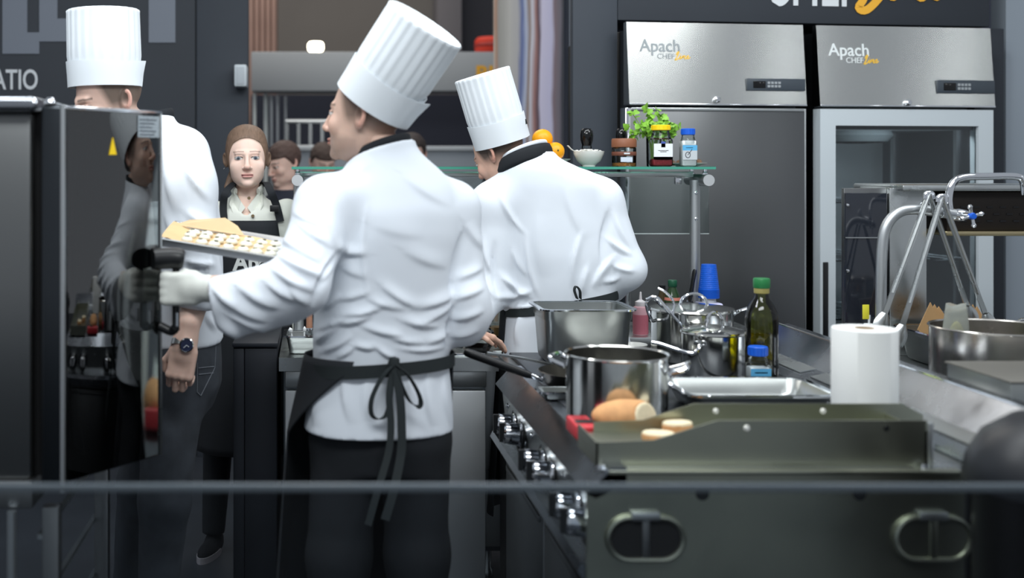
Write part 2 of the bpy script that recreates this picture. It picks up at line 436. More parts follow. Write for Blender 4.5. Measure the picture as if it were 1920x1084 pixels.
def frame(face, up=(0, 0, 1)):
    """columns x, y, z of a local frame whose -y looks along face"""
    y = -np.asarray(face, float); y /= np.linalg.norm(y); z = np.asarray(up, float); z = z - y * (z @ y); z /= np.linalg.norm(z)
    return np.stack([np.cross(y, z), y, z], 1)
# ================================================================== THE SETTING
M['floor'] = mat('dark grey vinyl floor', (52, 56, 62), 0.45, var=0.12, vscale=6)
struct(MB().box(-5, 7, -2, 13, -0.05, 0.0).build('floor', M['floor'], flat=True))

# left booth wall of two boards with big letters
YL = 6.2
xe = X_(465, YL)
wl = struct(MB().box(-4.2, xe - 0.02, YL + 0.02, YL + 0.10, 0, 3.4).build('wall_left', M['wall_dark'], flat=True))
MB().box(-4.2, X_(366, YL), YL, YL + 0.02, 0, 3.4, 0.003).build('panel', M['wall_dark'], wl)
MB().box(X_(369, YL), xe, YL - 0.005, YL + 0.10, 0, 3.4, 0.004).build('panel', M['wall_dark2'], wl)
zt = 2.62
for (a, b, c, d) in ((5, 51.5, -60, 101), (51.5, 74, 61, 101), (74, 108, -60, 78), (108, 134, 35, 78), (279, 329, -60, 80)):
    MB().box(X_(a, YL), X_(b, YL), YL - 0.006, YL, Z_(d, YL), Z_(c, YL)).build('letter_block', M['letter'], wl, flat=True)
text('ATIO', 0.148, M['letter_light'], wl, (X_(-14, YL), YL - 0.004, Z_(167, YL)), width=X_(71, YL) - X_(-14, YL), bold=0.002)

# right booth wall behind the refrigerators (turned a little)
ROT = math.radians(8); UX = np.array([math.cos(ROT), math.sin(ROT), 0]); UY = np.array([-math.sin(ROT), math.cos(ROT), 0])
F0 = np.array([X_(1178, 4.97), 4.97, 0.0])
def Q(u, v, z): return F0 + UX * u + UY * v + np.array([0, 0, z])
def qbox(b, u0, u1, v0, v1, z0, z1, r=0.0):
    t = MB().box(u0, u1, v0, v1, z0, z1, r); vv = np.concatenate(t.v)
    b.add(F0 + vv[:, :1] * UX + vv[:, 1:2] * UY + vv[:, 2:] * np.array([0, 0, 1]), t.f); return b
wb = struct(qbox(MB(), 0.10, 1.80, 0.84, 0.94, 0, 3.3).build('wall_back', M['wall_dark'], flat=True))
def upx(px, v=0.12):   # distance along the wall that lies over a picture column
    k = (px - PX) / F; a = F0 + UY * v
    return (k * a[1] - a[0]) / (UX[0] - k * UX[1])
def qz(px, py, v=0.12):
    y = (F0 + UX * upx(px, v) + UY * v)[1]; return Z_(py, y)
qbox(MB(), upx(1074, .12), upx(1158, .12), 0.12, 0.155, 0, 3.3, 0.004).build('panel', M['wall_dark2'], wb)
qbox(MB(), upx(1158.5, .12), upx(1856, .12), 0.12, 0.50, 2.17, 3.3, 0.004).build('panel', M['wall_dark'], wb)
qbox(MB(), 1.715, upx(1883, .16), 0.16, 0.84, 0, 2.168, 0.004).build('panel', M['wall_dark'], wb)
text('CHEF', 0.52, M['letter_light'], wb, Q(upx(1432), 0.117, qz(1440, 7)), xdir=UX, width=upx(1606) - upx(1432), bold=0.006)
script_line(M['gold'], wb, Q(upx(1608), 0.115, qz(1608, 18)), upx(1775) - upx(1608), 0.42, xdir=UX, r=0.085)
# pale boards at the far right
wr = struct(qbox(MB(), upx(1886, 0.3), 3.6, 0.30, 0.40, 0, 3.3).build('wall_right', mat('pale grey board', (150, 160, 170), 0.6), flat=True))
struct(qbox(MB(), 1.80, 2.6, 1.10, 1.16, 0, 3.3).build('trim_1', mat('lilac grey board', (150, 152, 172), 0.6), flat=True))

# glossy panel, printed figure mixed with painted-in hall reflections, beside the back wall
def poster_mat():
    m = bpy.data.materials.new('glossy print with painted reflections'); m.use_nodes = True; nt = m.node_tree; N = nt.nodes; L = nt.links; b = N['Principled BSDF']
    tc = N.new('ShaderNodeTexCoord'); sp = N.new('ShaderNodeSeparateXYZ'); L.new(tc.outputs['Generated'], sp.inputs[0])
    n = N.new('ShaderNodeTexNoise'); n.inputs['Scale'].default_value = 3.0; n.inputs['Detail'].default_value = 3
    mp = N.new('ShaderNodeMapping'); mp.inputs['Scale'].default_value = (1.2, 1, 1.6); L.new(tc.outputs['Generated'], mp.inputs[0]); L.new(mp.outputs[0], n.inputs['Vector'])
    ad = N.new('ShaderNodeMath'); ad.operation = 'MULTIPLY_ADD'; ad.inputs[1].default_value = 0.16; L.new(n.outputs['Fac'], ad.inputs[0]); L.new(sp.outputs['X'], ad.inputs[2])
    sb = N.new('ShaderNodeMath'); sb.operation = 'SUBTRACT'; sb.inputs[1].default_value = 0.08; L.new(ad.outputs[0], sb.inputs[0])
    cr = N.new('ShaderNodeValToRGB'); L.new(sb.outputs[0], cr.inputs[0]); e = cr.color_ramp.elements
    stops = [(0, (214, 206, 196)), (.05, (190, 150, 128)), (.10, (172, 172, 168)), (.25, (206, 206, 202)), (.38, (196, 196, 198)), (.43, (104, 122, 176)), (.48, (198, 208, 232)), (.53, (160, 140, 130)), (.58, (226, 226, 238)), (.64, (176, 132, 128)), (.68, (104, 86, 98)), (.72, (226, 222, 246)), (.84, (214, 212, 240)), (.88, (140, 124, 132)), (.95, (126, 122, 132)), (1, (66, 70, 80))]
    while len(e) < len(stops): e.new(0.5)
    for q, (t, c) in zip(e, stops): q.position = t; q.color = (*lin(c), 1)
    L.new(cr.outputs[0], b.inputs['Base Color']); b.inputs['Roughness'].default_value = 0.16
    return m
pa, pb = P(929, 310, 6.7), P(1062, 310, 5.75)
pt = thing('picture_panel', 'tall glossy panel with a blurred printed picture of pale clothing and painted reflections beside the charcoal wall', 'panel', ((pa[0] + pb[0]) / 2, (pa[1] + pb[1]) / 2, 0))
dv = np.array([pb[0] - pa[0], pb[1] - pa[1], 0]); Lp = np.linalg.norm(dv); dv /= Lp; nv = np.array([dv[1], -dv[0], 0])
o = MB().box(0, Lp, -0.012, 0.012, 0, 3.3).build('picture', poster_mat(), pt, flat=True)
me = o.data
o.location = Vector(pa * np.array([1, 1, 0]) - offset_of(pt)); o.rotation_euler = (0, 0, math.atan2(dv[1], dv[0]))
for v in me.vertices: v.co += Vector(offset_of(pt))
for q in (pb + np.array([0.012, -0.02, 0]),):
    MB().box(q[0], q[0] + 0.032, q[1], q[1] + 0.04, 0, 3.3, 0.004).build('edge_profile', mat('grey painted profile', (120, 126, 134), 0.6), pt)

# ------------------------------------------------------------------ the hall behind
M['hall_wall'] = mat('hall back wall', (128, 122, 116), 0.8, var=0.08, vscale=0.7)
struct(MB().box(-7, 9, 11.4, 11.6, 0, 6).build('wall_far', M['hall_wall'], flat=True))
YH = 9.0
gt = thing('hall_portal', 'grey box portal with a dark opening in the hall behind the kitchen', 'portal', (0.3, YH + 0.3, 0))
MB().box(X_(471, YH), X_(1250, YH), YH, YH + 0.35, Z_(171, YH), Z_(97, YH), 0.01).build('fascia', mat('pale grey fascia', (158, 162, 165), 0.6), gt)
MB().box(X_(455, YH), X_(1250, YH), YH + 1.2, YH + 1.26, 0, Z_(160, YH)).build('back_board', mat('navy board', (40, 44, 58), 0.7), gt, flat=True)
text('BL', 0.16, M['gold'], gt, (X_(893, YH), YH - 0.006, Z_(151, YH)), bold=0.006, width=X_(937, YH) - X_(893, YH))
for i, (a, ww, c) in enumerate(((476, 6, 0), (496, 8, 0), (506, 6, 1), (517, 6, 1), (532, 5, 1))):
    MB().lathe([(0, 0), (ww * YH / F / 2, 0), (ww * YH / F / 2, Z_(172, YH)), (0, Z_(172, YH))], (X_(a, YH), YH + 0.12 + 0.12 * i, 0), 12).build('post', mat('white post', (222, 228, 226), 0.4) if c == 0 else M['alu'], gt)
rl = thing('hall_railing', 'low grey metal railing under the dark portal', 'railing', (X_(640, 8.8), 8.8, 0))
for py in (228, 276): MB().tube([(X_(536, 8.8), 8.8, Z_(py, 8.8)), (X_(700, 8.8), 8.8, Z_(py, 8.8))], 0.018, 8).build('rail', M['alu'], rl)
for px in (538, 560, 582, 604, 640, 676): MB().box(X_(px, 8.8) - 0.012, X_(px, 8.8) + 0.012, 8.79, 8.815, 0, Z_(228, 8.8)).build('baluster', M['steel_dark'], rl, flat=True)
cb = thing('exhibit_counter', 'light grey low counter standing in the hall beyond the glass shelf', 'counter', (X_(800, 8.2), 8.4, 0))
MB().box(X_(560, 8.2), X_(905, 8.2), 8.2, 8.6, 0, Z_(283, 8.2), 0.01).build('body', mat('pale counter', (150, 158, 166), 0.6), cb)
MB().box(X_(558, 8.2), X_(908, 8.2), 8.18, 8.62, Z_(283, 8.2), Z_(274, 8.2), 0.006).build('top', mat('counter top', (196, 202, 206), 0.5), cb)
pc = thing('hall_pillar', 'reddish brown ribbed pillar rising behind the grey portal', 'pillar', (X_(492, 10.5), 10.6, 0))
br = mat('reddish wood', (158, 128, 116), 0.7, var=0.1, vscale=4)
MB().box(X_(466, 10.5), X_(519, 10.5), 10.54, 10.75, 0, 5.0).build('core', br, pc, flat=True)
for k in range(5):
    a = 467 + k * 10.6; MB().box(X_(a, 10.5), X_(a + 8, 10.5), 10.5, 10.56, 0, 5.0, 0.01).build('rib', br, pc)
cp = thing('concrete_column', 'grey brown square column standing deep in the hall', 'column', (X_(842, 10.4), 10.5, 0))
MB().box(X_(820, 10.4), X_(866, 10.4), 10.4, 10.8, 0, 5.5, 0.01).build('shaft', mat('column grey', (112, 108, 110), 0.8), cp)
MB().box(X_(866, 10.4), X_(930, 10.4), 10.6, 10.7, Z_(130, 10.4), 5.5).build('dark_board', mat('dark board', (52, 52, 58), 0.8), cp, flat=True)  # plain dark board right of the shaft
rd = thing('red_drum_sign', 'round orange red sign on top of the grey portal', 'sign', (X_(918, 9.2), 9.2, Z_(97, 9.0)))
MB().lathe([(0, 0), (0.125, 0), (0.14, 0.02), (0.14, 0.10), (0.12, 0.125), (0, 0.13)], (X_(922, 9.2), 9.15, Z_(97, 9.0)), 28).build('drum', mat('orange red sign', (208, 60, 40), 0.5), rd)
MB().lathe([(0.141, 0.045), (0.144, 0.05), (0.144, 0.07), (0.141, 0.075)], (X_(922, 9.2), 9.15, Z_(97, 9.0)), 28).build('band', mat('dark red', (150, 40, 34), 0.5), rd)
lp = thing('hall_floodlight', 'small glowing floodlight above the grey portal', 'lamp', (X_(592, 9.05), 9.1, Z_(97, 9.0)))
MB().box(X_(577, 9.05), X_(607, 9.05), 9.05, 9.12, Z_(97, 9.05), Z_(77, 9.05), 0.03, 4).build('lens', mat('lit lens', (255, 250, 235), 0.4, emit=(255, 244, 214), estr=9), lp)
MB().box(X_(580, 9.05), X_(604, 9.05), 9.12, 9.2, Z_(97, 9.05) - 0.004, Z_(79, 9.05), 0.01).build('housing', M['black_plastic'], lp)
sp = thing('wall_speaker', 'small white box speaker fixed at the end of the charcoal wall', 'speaker', (X_(451, 6.15), 6.12, Z_(163, 6.1)))
MB().box(X_(440, 6.1), X_(463, 6.1), 6.06, YL - 0.004, Z_(163, 6.1), Z_(122, 6.1), 0.008).build('cabinet', M['white_frame'], sp)
MB().box(X_(444, 6.1), X_(459, 6.1), 6.054, 6.061, Z_(159, 6.1), Z_(126, 6.1), 0.003).build('grille', mat('speaker cloth', (178, 186, 192), 0.8, bump=0.3, bscale=400), sp)
MB().box(X_(438, 6.1), X_(442, 6.1), 6.08, YL - 0.002, Z_(157, 6.1), Z_(128, 6.1), 0.003).build('bracket', M['black_plastic'], sp)

# ------------------------------------------------------------------ glass barrier in front of the kitchen
gb = thing('glass_barrier', 'clear glass barrier with a bright polished top edge in front of the kitchen', 'barrier', (0.4, 1.9, 0))
ztop = Z_(907, 1.9)
MB().box(-1.6, 2.3, 1.895, 1.905, 0.0, ztop - 0.012).build('pane', mat('barrier glass', (255, 255, 255), 0.03, alpha_thin=(243, 246, 248), ior=1.35), gb, flat=True)
MB().box(-1.6, 2.3, 1.894, 1.906, ztop - 0.0125, ztop, 0.002).build('top_edge', mat('polished barrier edge', (84, 93, 100), 0.25), gb)
for x in (-1.2, 0.35, 1.9): MB().box(x - 0.06, x + 0.06, 1.87, 1.93, 0, 0.10, 0.006).build('foot', M['steel_dark'], gb)
# ================================================================== REFRIGERATORS
def hvz(z): return -0.012 + 0.032 * (z - 1.797) / 0.353      # the header sheet leans back towards its top
LEAN = np.array([0, 0, 1.0]) + UY * 0.032 / 0.353
def brand(parent, px0, px1, ytop, ybase, cpx0, cpx1, cbase, ctop, sx1, v, ml, mg):
    v = 0.008; zt_, zb = qz(px0, ytop, v), qz(px0, ybase, v)
    text('Apach', (zt_ - zb) * 1.38, ml, parent, Q(upx(px0, v), hvz(zb) - 0.0012, zb), xdir=UX, up=LEAN, width=upx(px1, v) - upx(px0, v), bold=0.0008, ext=0.0006)
    zb2, zt2 = qz(cpx0, cbase, v), qz(cpx0, ctop, v)
    text('CHEF', (zt2 - zb2) * 1.38, ml, parent, Q(upx(cpx0, v), hvz(zb2) - 0.0012, zb2), xdir=UX, up=LEAN, width=upx(cpx1, v) - upx(cpx0, v), bold=0.0, ext=0.0006)
    script_line(mg, parent, Q(upx(cpx1 + 1, v), hvz(zb2) - 0.0018, zb2 - 0.004), upx(sx1, v) - upx(cpx1 + 1, v), (zt2 - zb2) * 1.5, xdir=UX, up=LEAN, r=0.13)
ML = mat('logo print', (222, 228, 228), 0.4); MG = mat('logo gold', (236, 190, 70), 0.45)
def fridge(u0, u1, kind, label):
    r = thing('refrigerator', label, 'refrigerator', tuple(Q((u0 + u1) / 2, 0.4, 0)))
    W_ = u1 - u0
    # cabinet: sides, back, top, bottom so the glass-door one is hollow
    if kind == 'solid':
        qbox(MB(), u0 + 0.012, u1 - 0.012, 0.055, 0.76, 0.13, 2.12, 0.004).build('cabinet', mat('fridge side steel', (74, 78, 82), 0.45, 1.0), r)
    else:
        cm = mat('fridge side steel', (74, 78, 82), 0.45, 1.0)
        qbox(MB(), u0 + 0.012, u0 + 0.05, 0.055, 0.76, 0.13, 2.12).build('side_panel', cm, r, flat=True)
        qbox(MB(), u1 - 0.05, u1 - 0.012, 0.055, 0.76, 0.13, 2.12).build('side_panel', cm, r, flat=True)
        qbox(MB(), u0 + 0.05, u1 - 0.05, 0.72, 0.76, 0.13, 2.12).build('back_panel', mat('fridge liner', (170, 178, 182), 0.45, 0.6), r, flat=True)
        qbox(MB(), u0 + 0.05, u1 - 0.05, 0.055, 0.72, 1.80, 2.12).build('machine_box', cm, r, flat=True)
        qbox(MB(), u0 + 0.05, u1 - 0.05, 0.055, 0.72, 0.13, 0.19).build('floor_panel', mat('fridge liner', (170, 178, 182), 0.45, 0.6), r, flat=True)
    z0, z1 = 1.797, 2.15
    # header: a folded sheet leaning out a little at its foot
    h = MB(); poly = [Q(u0, -0.012, z0), Q(u0, 0.02, z1), Q(u0, 0.05, z1), Q(u0, 0.05, z0)]
    h.prism(poly, UX * W_); hd = h.build('header_panel', M['steel_h'], r)
    def hv(z): return -0.012 + 0.032 * (z - z0) / (z1 - z0)
    for z, hh in ((z0 + 0.004, 0.006),): qbox(MB(), u0, u1, hv(z) - 0.004, 0.05, z - hh, z + 0.002, 0.002).build('header_lip', M['chrome'], r)
    # display
    if kind == 'solid': d0, d1, dy0, dy1, lk = 1400, 1509, 147, 170, (1343, 187)
    else: d0, d1, dy0, dy1, lk = 1757, 1864, 150, 175, (1700, 193)
    v = -0.008; za, zb = qz(d0, dy0, v), qz(d0, dy1, v)
    dp = qbox(MB(), upx(d0, v), min(u1 - 0.002, upx(d1, v)), -0.014, 0.012, zb, za, 0.003).build('display_panel', mat('display slate', (62, 70, 78), 0.4), r)
    ux = upx(d0, v); ww = upx(d1, v) - ux
    qbox(MB(), ux + 0.10 * ww, ux + 0.31 * ww, -0.016, -0.012, zb + 0.22 * (za - zb), zb + 0.78 * (za - zb), 0.001).build('screen', M['black_gloss'], dp)
    for i in range(4):
        for j in range(2):
            a = ux + (0.345 + 0.06 * i) * ww; b_ = zb + (0.26 + 0.28 * j) * (za - zb)
            qbox(MB(), a, a + 0.045 * ww, -0.0165, -0.013, b_, b_ + 0.2 * (za - zb), 0.001).build('button', mat('grey key', (150, 156, 160), 0.5), dp)
    lz = qz(lk[0], lk[1], v); c = Q(upx(lk[0], v), hv(lz) - 0.004, lz)
    lo = MB().lathe([(0, 0.014), (0.008, 0.014), (0.013, 0.010), (0.014, 0.0), (0.014, -0.01)], c, 20, axis=-UY).build('lock', M['chrome'], r)
    if kind == 'solid':
        brand(r, 1199, 1275, 72, 96, 1232, 1264, 110, 100, 1293, -0.002, mat('logo print pale', (150, 157, 160), 0.6), MG)
        dr = qbox(MB(), u0 + 0.004, u1 - 0.004, -0.005, 0.05, 0.16, 1.785, 0.006).build('door', M['steel_dark'], r)
        qbox(MB(), u0 - 0.012, u0 + 0.006, 0.0, 0.06, 0.16, 1.785, 0.003).build('door_edge', M['chrome'], dr)
        qbox(MB(), u0 + 0.01, u1 - 0.01, -0.010, 0.03, 1.772, 1.785, 0.002).build('door_lip', M['steel'], dr)
        qbox(MB(), u1 - 0.005, u1 + 0.004, 0.0, 0.05, 0.16, 1.785, 0.002).build('door_edge', M['steel'], dr)
    else:
        brand(r, 1553, 1629, 80, 104, 1586, 1618, 118, 107, 1646, -0.002, ML, MG)
        fw_ = 0.072; a0, a1, b0, b1 = u0 + 0.004, u1 - 0.004, 0.16, 1.785
        dr = qbox(MB(), a0 + fw_, a1 - fw_, 0.012, 0.020, b0 + fw_, b1 - fw_).build('door', mat('fridge door glass', (255, 255, 255), 0.03, alpha_thin=(232, 238, 240), ior=1.5), r, flat=True)
        def bar(p): return MB().prism([Q(x, 0.05, z) for x, z in p], UY * -0.055)
        for p in (((a0, b1), (a1, b1), (a1 - fw_, b1 - fw_), (a0 + fw_, b1 - fw_)), ((a0, b0), (a0, b1), (a0 + fw_, b1 - fw_), (a0 + fw_, b0 + fw_)),
                  ((a1, b1), (a1, b0), (a1 - fw_, b0 + fw_), (a1 - fw_, b1 - fw_)), ((a1, b0), (a0, b0), (a0 + fw_, b0 + fw_), (a1 - fw_, b0 + fw_))):
            bar(p).build('frame_rail', M['white_frame'], dr)
        qbox(MB(), a0 + fw_ - 0.004, a1 - fw_ + 0.004, 0.030, 0.034, b1 - fw_ - 0.016, b1 - fw_ + 0.004).build('gasket', M['black_plastic'], dr, flat=True)
        qbox(MB(), upx(1543, -0.006), upx(1553, -0.006), -0.009, 0.0, qz(1545, 700), qz(1545, 487), 0.003).build('grip', M['black_plastic'], dr)
        qbox(MB(), u0 + 0.052, u1 - 0.052, 0.10, 0.72, 1.70, 1.795).build('evaporator_cover', mat('fridge liner', (170, 178, 182), 0.45, 0.6), r, flat=True)
        fc = Q(u0 + 0.40, 0.36, 1.70); fz = -np.array([0, 0, 1.0])
        fo = MB().lathe([(0.155, 0.0), (0.165, 0.02), (0.14, 0.05), (0.0, 0.055)], fc, 32, axis=fz).build('fan_housing', mat('fan grey', (90, 98, 102), 0.5), r)
        for k in range(3): MB().lathe([(0.05 + 0.035 * k, 0.052 - 0.002 * k), (0.055 + 0.035 * k, 0.058 - 0.002 * k), (0.06 + 0.035 * k, 0.052 - 0.002 * k)], fc, 32, axis=fz).build('fan_ring', M['black_plastic'], fo)
        for z in (1.38, 1.12, 0.86, 0.62, 0.38):
            s_ = MB()
            for v_ in (0.10, 0.4, 0.70): s_.tube([Q(u0 + 0.052, v_, z - 0.005), Q(u1 - 0.052, v_, z - 0.005)], 0.004, 6)
            s_ = s_.build('shelf', M['chrome'], r)
            for k in range(9):
                a = u0 + 0.06 + (W_ - 0.12) * k / 8; MB().tube([Q(a, 0.10, z), Q(a, 0.70, z)], 0.003, 6).build('wire', M['chrome'], s_)
        for a in (u0 + 0.056, u1 - 0.056):
            for v_ in (0.16, 0.62): qbox(MB(), a - 0.006, a + 0.006, v_, v_ + 0.02, 0.19, 1.70).build('rack_upright', M['alu'], r, flat=True)
    for a in (u0 + 0.06, u1 - 0.06):
        for v_ in (0.12, 0.68): MB().lathe([(0, 0), (0.022, 0), (0.022, 0.02), (0.014, 0.03), (0.014, 0.135), (0, 0.135)], Q(a, v_, 0), 14).build('leg', M['steel'], r)
    return r
def thing_part(name, parent):
    o = bpy.data.objects.new(name, None); COL.objects.link(o); o.parent = parent; return o
fridge(0.0, 0.805, 'solid', 'tall steel refrigerator with a solid dark brushed door')
fl_ = area('fridge_lamp', tuple(Q(1.28, 0.07, 1.69)), tuple(Q(1.28, 0.5, 0.9)), 0.6, 0.03, 2.2)
fridge(0.867, 1.70, 'glass', 'tall steel refrigerator with a white framed glass door')

# ================================================================== COUNTERS AND GLASS SHELF
YC = 3.90; CT = 0.90
XL, XR = X_(523, YC), 0.578
ct = thing('work_counter', 'stainless steel counter with cabinet doors behind the chef with the open oven', 'counter', ((XL + XR) / 2, 4.3, 0))
MB().prism([(XL, YC, CT - 0.045), (0.612, YC, CT - 0.045), (0.612, 4.05, CT - 0.045), (0.645, 4.05, CT - 0.045), (0.645, 4.355, CT - 0.045), (XR, 4.355, CT - 0.045), (XR, 4.57, CT - 0.045), (XL, 4.57, CT - 0.045)], (0, 0, 0.045)).build('worktop', M['steel'], ct)
MB().box(XL + 0.015, XR - 0.005, YC + 0.04, 4.55, 0.10, CT - 0.045).build('carcass', mat('counter carcass steel', (112, 118, 122), 0.35, 1.0), ct, flat=True)
MB().box(XL + 0.02, XR - 0.005, YC + 0.012, YC + 0.04, CT - 0.10, CT - 0.047, 0.003).build('rail', M['steel'], ct)
MB().box(XL + 0.02, 0.20, YC + 0.012, YC + 0.04, 0.12, CT - 0.112, 0.004).build('door', mat('satin door steel', (224, 228, 230), 0.48, 1.0), ct)
MB().box(0.206, XR - 0.008, YC + 0.012, YC + 0.04, 0.12, CT - 0.112, 0.004).build('door', mat('satin door steel', (224, 228, 230), 0.48, 1.0), ct)
for x in (XL + 0.04, XR - 0.04):
    for y in (YC + 0.08, 4.50): MB().lathe([(0, 0), (0.022, 0), (0.022, 0.015), (0.015, 0.03), (0.015, 0.10), (0, 0.10)], (x, y, 0), 14).build('leg', M['steel'], ct)
c2 = thing('work_counter', 'narrow steel back counter carrying bottles and blue cups', 'counter', (1.1, 4.6, 0))
MB().box(0.585, 1.72, 4.36, 4.80, CT - 0.045, CT, 0.004).build('worktop', M['steel'], c2)
MB().box(0.60, 1.70, 4.38, 4.78, 0.10, CT - 0.045).build('carcass', mat('counter carcass steel', (112, 118, 122), 0.35, 1.0), c2, flat=True)
for k in range(2): MB().box(0.605 + 0.55 * k, 1.145 + 0.55 * k, 4.365, 4.38, 0.12, CT - 0.055, 0.004).build('door', M['steel'], c2)
for x in (0.65, 1.65):
    for y in (4.42, 4.74): MB().lathe([(0, 0), (0.022, 0), (0.022, 0.015), (0.015, 0.03), (0.015, 0.10), (0, 0.10)], (x, y, 0), 14).build('leg', M['steel'], c2)
dc = thing('black_cabinet', 'plain black cabinet standing at the end of the steel counter', 'cabinet', (X_(481, 3.95), 4.2, 0))
blk = mat('black laminate', (30, 34, 41), 0.5, var=0.08)
MB().box(X_(437, 3.94), XL - 0.006, 3.95, 4.40, 0.02, 0.93, 0.003).build('body', blk, dc)
MB().box(X_(438, 3.94), X_(458, 3.94), 3.934, 3.95, 0.06, 0.925, 0.003).build('door', blk, dc)
MB().box(X_(459, 3.94), XL - 0.008, 3.934, 3.95, 0.06, 0.925, 0.003).build('door', blk, dc)
MB().box(X_(436, 3.94), XL - 0.004, 3.93, 4.41, 0.93, 0.945, 0.003).build('top', blk, dc)

GZ = 1.535; YS0, YS1 = 4.43, 4.70
sh = thing('glass_shelf', 'long clear glass shelf on steel tube posts above the counter', 'shelf', (0.75, 4.6, CT))
sx0, sx1 = X_(547, 4.45), X_(1339, 4.45)
MB().box(sx0, sx1, YS0, YS1, GZ - 0.010, GZ, 0.0015).build('shelf_plate', mat('green tinted shelf glass', (120, 200, 180), 0.03, alpha_thin=(176, 220, 208), ior=1.5), sh)
MB().box(sx0, sx1, YS0 - 0.0012, YS0 + 0.001, GZ - 0.010, GZ - 0.0005).build('plate_edge', mat('green glass edge', (58, 128, 112), 0.15), sh, flat=True)
for px in (558, 1322):
    x = X_(px, 4.47); z = Z_(338, 4.45)
    MB().lathe([(0, -0.01), (0.0205, -0.01), (0.0225, -0.007), (0.0225, 0.22), (0, 0.22)], (x, 4.44, z), 24, axis=(0, 1, 0)).build('cross_tube', M['alu'], sh)
    MB().lathe([(0, -0.0015), (0.0215, -0.0015), (0.0215, 0.001), (0, 0.001)], (x, 4.4265, z), 24, axis=(0, 1, 0)).build('tube_cap', mat('tube cap', (205, 208, 210), 0.4, 0.6), sh)
    for y in (4.47, 4.63): MB().lathe([(0, 0), (0.011, 0), (0.011, 0.008), (0.007, 0.012), (0.007, 0.029), (0, 0.029)], (x, y, z + 0.0205), 14).build('glass_support', M['chrome'], sh)
xl, xr = X_(560, 4.51), X_(1303, 4.51)
for x, y in ((xl, 4.51), (xr, 4.51)):
    po = MB().lathe([(0, 0), (0.045, 0), (0.045, 0.006), (0.0195, 0.008), (0.0195, Z_(338, 4.45) - CT), (0, Z_(338, 4.45) - CT)], (x, y, CT), 24).build('post', M['alu'], sh)
    for py in (361, 409): MB().lathe([(0, 0.004), (0.0035, 0.005), (0.006, 0.003), (0.006, -0.004)], (x - 0.002, y - 0.0195, Z_(py, 4.55)), 12, axis=(0, -1, 0)).build('screw', M['chrome'], po)
MB().box(xl, xr, 4.525, 4.55, Z_(332, 4.53), Z_(322, 4.53), 0.003).build('rail', M['steel'], sh)
MB().box(xl + 0.0, X_(1316, 4.64), 4.556, 4.562, Z_(436, 4.63), Z_(333, 4.63)).build('guard_pane', M['glass'], sh, flat=True)
MB().box(xl + 0.0, X_(1316, 4.64), 4.555, 4.563, Z_(437, 4.63), Z_(435.5, 4.63)).build('pane_edge', mat('pale glass edge', (190, 200, 200), 0.3), sh, flat=True)
for px in (700, 1260): MB().box(X_(px, 4.63) - 0.012, X_(px, 4.63) + 0.012, 4.546, 4.568, Z_(345, 4.63), Z_(331, 4.63), 0.002).build('pane_clip', M['chrome'], sh)

# ---------------------------------------------------------------- things on the glass shelf
M['orange'] = mat('orange peel', (250, 168, 16), 0.4, bump=0.35, bscale=160)
pl = thing('serving_plate', 'white plate under the oranges on the glass shelf', 'plate', (X_(1034, 4.56), 4.56, GZ))
MB().lathe([(0, 0), (0.034, 0), (0.036, 0.014), (0.070, 0.019), (0.088, 0.027), (0.090, 0.030), (0.070, 0.024), (0, 0.022)], (X_(1026, 4.56), 4.56, GZ), 36).build('dish', M['ceramic'], pl)
def orange(px, py, Y, r, label, stem):
    c = P(px, py, Y); t = thing('orange', label, 'orange', (c[0], c[1], c[2] - r), 'oranges on the glass shelf')
    rows = []
    for i in range(17):
        a = math.pi * i / 16; rows.append((r * math.sin(a) if 0 < i < 16 else 0, -r * 0.97 * math.cos(a)))
    MB().lathe(rows, c, 28, axis=stem).build('fruit', M['orange'], t, angle=180)
    s_ = np.asarray(stem, float); s_ /= np.linalg.norm(s_)
    MB().lathe([(0, 0.004), (0.003, 0.003), (0.0042, -0.002)], c + s_ * r * 0.965, 7, axis=s_).build('stem_button', mat('stem green', (90, 100, 40), 0.7), t)
orange(1017, 261, 4.55, 0.040, 'topmost orange resting on the other two oranges', (0.2, 0.3, 1))
orange(1041, 284, 4.515, 0.0355, 'orange with its stem end turned to the room, beside the white bowl', (0.12, -1, 0.12))
orange(1000, 284, 4.60, 0.035, 'orange mostly hidden behind the stooping chef\'s neck', (0.3, 0.2, 1))

b = thing('ceramic_bowl', 'small white bowl heaped with white flakes on the glass shelf', 'bowl', (X_(1104, 4.56), 4.56, GZ))
MB().lathe([(0, 0), (0.024, 0), (0.025, 0.006), (0.045, 0.022), (0.057, 0.048), (0.0595, 0.060), (0.0575, 0.060), (0.054, 0.048), (0.04, 0.024), (0, 0.012)], (X_(1104, 4.56), 4.56, GZ), 40).build('bowl_body', M['ceramic'], b)
fl = MB(); rg = np.random.RandomState(3)
for k in range(46):
    a, rr = rg.uniform(0, 6.28), 0.05 * math.sqrt(rg.uniform(0, 1)); c = np.array([X_(1103, 4.56) + rr * math.cos(a), 4.56 + rr * math.sin(a), GZ + 0.064 - rr * 0.16 + rg.uniform(0, .004)])
    t = rg.normal(size=3); t[2] *= 0.3; t /= np.linalg.norm(t); n = np.cross(t, (0, 0, 1)); n /= np.linalg.norm(n)
    fl.obox(c, t * 0.010, n * 0.004, np.cross(t, n) * 0.0014)
f_ = fl.build('flakes', mat('white flakes', (236, 236, 230), 0.7), b, flat=True); f_['kind'] = 'stuff'
